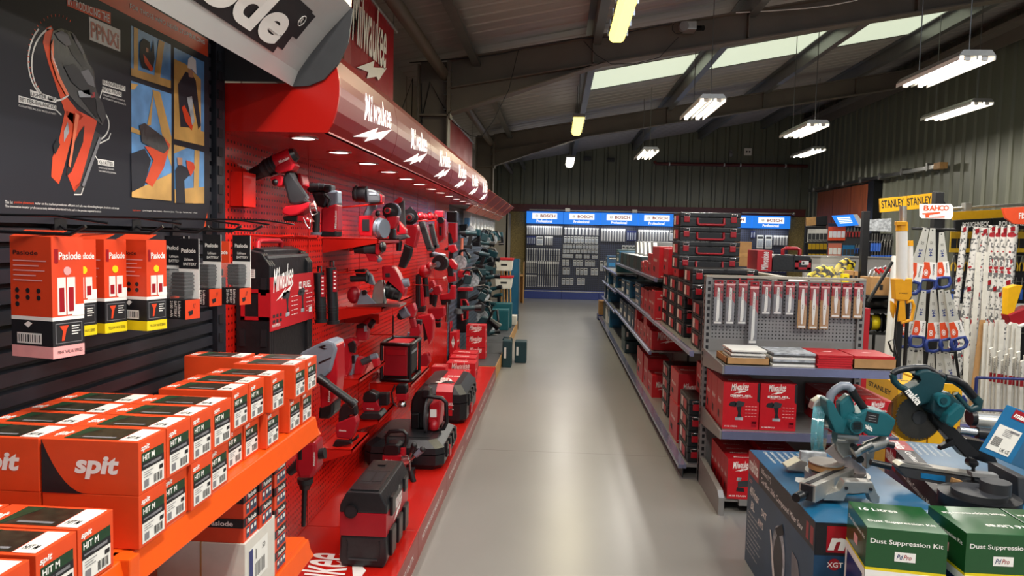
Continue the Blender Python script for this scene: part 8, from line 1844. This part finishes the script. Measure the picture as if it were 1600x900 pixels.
# chain bundles
def chainmat(a, c_):
    mt = M('striped chain ' + a, 'd9c21a', .45); nt = mt.node_tree; p = nt.nodes['Principled BSDF']; src = p.inputs['Base Color'].links[0].from_socket
    tc = nt.nodes.new('ShaderNodeTexCoord'); wv = nt.nodes.new('ShaderNodeTexWave'); wv.inputs['Scale'].default_value = c_; wv.bands_direction = 'DIAGONAL'; nt.links.new(tc.outputs['Object'], wv.inputs['Vector'])
    mx = nt.nodes.new('ShaderNodeMix'); mx.data_type = 'RGBA'; nt.links.new(math_node(nt, 'GREATER_THAN', wv.outputs['Fac'], .6), mx.inputs[0]); nt.links.new(src, mx.inputs[6]); mx.inputs[7].default_value = lin('1a1a18'); nt.links.new(mx.outputs[2], p.inputs['Base Color']); return mt
CHN = chainmat('yellow black', 6)
for nm, pts in (('curled low bundle of yellow and black chain, left', [(1262, 436), (1268, 428), (1276, 422), (1286, 418), (1292, 424), (1284, 432), (1274, 434), (1282, 426), (1296, 420), (1300, 428), (1290, 436)]), ('upright bundle of yellow and black chain, right', [(1304, 437), (1306, 424), (1312, 412), (1322, 407), (1326, 414), (1316, 422), (1310, 434), (1318, 436), (1326, 424), (1330, 410)])):
    b, c_ = B(), B()
    yc = 7.4 if 'left' in nm else 7.72
    b.T([(x, y, .03 * math.sin(i * 2)) for i, (x, y) in enumerate(pts)], 4.2, yc, CHN, 8)
    b.T([(x + 4, y - 1, .08 + .03 * math.cos(i * 2)) for i, (x, y) in enumerate(pts)], 3.6, yc, CHN, 8)
    clamp([b], None, ztop + .0005)
    p0_, p1_ = at(min(p[0] for p in pts) - 3, 438, Y=7.5), at(max(p[0] for p in pts) + 5, min(p[1] for p in pts) - 5, Y=7.5); c_.box(p0_.x, p1_.x, yc - .06, yc + .16, ztop + .0005, p1_.z, CLR, .02)
    thing('chain_bundle', nm + ', on the grey shelf', 'chain', [('chain', b), ('clear_bag', c_)])
def bx(x0, x1, yb, yt, Y, d, mat, name, label, cat='carton', z=None, group=None):
    b = B(); p, q = at(x0, yb, Y=Y), at(x1, yt, Y=Y); z0 = p.z if z is None else z
    b.box(p.x, q.x, Y, Y + d, z0, q.z, mat, .003); b.box((p.x + q.x) / 2 - .015, (p.x + q.x) / 2 + .015, Y - .001, Y, z0 + (q.z - z0) * .3, z0 + (q.z - z0) * .6, TXT)
    solo(name, label, cat, b, group)
bx(1326, 1334, 438, 423, 7.4, .12, KRAFT, 'brown_carton', 'small brown carton on the grey shelf, left of two', z=ztop); bx(1334.5, 1341, 438, 424, 7.4, .12, KRAFT, 'brown_carton', 'small brown carton on the grey shelf, right of two', z=ztop)
bx(1316, 1327, 440, 428, 7.32, .05, YEL, 'yellow_pack', 'small yellow pack before the upright chain bundle', 'pack', ztop)
# shelf beside the black post with clamps, cartons and reels
b = B(); z_ = [at(1370, y, Y=6.9).z for y in (462, 486, 520)]
for z in z_: b.box(at(1357, 460, Y=6.9).x, at(1400, 460, Y=6.9).x, 6.9, 7.3, z - .02, z, BLK)
b.box(at(1357, 460, Y=6.9).x, at(1357, 460, Y=6.9).x + .02, 7.28, 7.3, 0, z_[0], BLK); b.box(at(1400, 460, Y=6.9).x - .02, at(1400, 460, Y=6.9).x, 7.28, 7.3, 0, z_[0], BLK)
solo('black_shelf', 'black shelf unit behind the diagonal bar', 'shelving', b)
bx(1360, 1394, 462, 434, 6.95, .25, KRAFT, 'brown_carton', 'brown carton behind the diagonal bar', z=z_[0] + .0005)
for i, (x, y) in enumerate(((1361, 428), (1368, 424), (1376, 422), (1384, 424), (1390, 428))):
    b, h = B(), B(); b.T([(x - 4, y + 8), (x, y - 2), (x + 8, y - 6)], 1.6, 7.0 + .02 * i, CHR, 6); h.T([(x + 6, y - 4), (x + 13, y + 2)], 2.2, 7.0 + .02 * i, BOXR, 6)
    z0 = min(v.z for v in b.v); dz = at(1370, 434, Y=6.95).z - z0
    for q in (b, h):
        for v in q.v: v.z += max(0, dz + .002)
    thing('clamp', 'steel clamp with a red grip on the brown carton, %s from the left' % ORD[i], 'clamp', [('jaw', b), ('grip', h)], 'clamps on the brown carton')
b = B(); p = at(1372, 470, Y=7.05); p.z = z_[1] + .0585; b.lathe(p, EX, [(-.1, .01), (-.1, .057), (.1, .057), (.1, .01)], BLK, 18); solo('cable_reel', 'black cable reel on the black shelf', 'reel', b)
for i, x in enumerate((1364, 1387)):
    b, c_ = B(), B(); p = at(x, 504, Y=7.0); p.z = z_[2] + .0855
    b.lathe(p, EX, [(-.04, .07), (.04, .07)], YEL, 18); c_.lathe(p - V(.05, 0, 0), EX, [(0, .085), (.01, .085)], BLK, 18); c2_ = B(); c2_.lathe(p + V(.04, 0, 0), EX, [(0, .085), (.01, .085)], BLK, 18)
    thing('cable_reel', 'yellow cable reel on the lowest black shelf, %s of two' % ('left', 'right')[i], 'reel', [('wound_cable', b), ('flange', c_), ('flange', c2_)])
b = B(); p, q = at(1345, 590, Y=4.9), at(1360, 482, Y=4.9); b.box(p.x, q.x, 4.9, 4.96, 0, q.z, BOXR, .003); solo('red_upright', 'narrow red upright board just right of the grey gondola end', 'panel', b)
# dark racks behind the tubes with small tools
b = B(); p, q = at(1480, 600, Y=8.9), at(1640, 355, Y=8.9); b.box(p.x, 6.15, 8.9, 8.94, 0, q.z + .02, TXT)
for k in range(5): b.cyl((p.x, 8.88, 1.72 - .3 * k), (6.15, 8.88, 1.72 - .3 * k), .01, STEEL, n=6)
solo('tool_rack', 'long black rack behind the wrapped tubes', 'rack', b)
hang_row('long black rack', 'card', (YH, TXT), 'yellow', 1484, 1600, 362, 8.88, 12, 'top row'); hang_row('long black rack', 'pliers', (YH, YH), 'yellow', 1484, 1600, 400, 8.88, 12, 'second row'); hang_row('long black rack', 'driver', (BH, BH), 'blue', 1484, 1600, 436, 8.88, 12, 'third row'); hang_row('long black rack', 'card', (PAPER, GTX), 'pale', 1484, 1600, 474, 8.88, 12, 'fourth row')
b, c_ = B(), B(); b.P([(1575, 450), (1590, 445), (1598, 446), (1584, 490), (1574, 492)], 6.5, .08, YST, .004); c_.P([(1576, 492), (1610, 478), (1610, 512), (1580, 506)], 6.48, .12, DRED, .01).T([(1578, 506), (1592, 510), (1606, 506)], 3, 6.47, PAPER)
thing('plane_tool', 'yellow and red bench tool at the right edge below the orange sign', 'hand tool', [('frame', b), ('body', c_)])
for i, (x0, x1, y0, y1, mt) in enumerate(((1408, 1424, 640, 590, KRAFT),)):
    pass
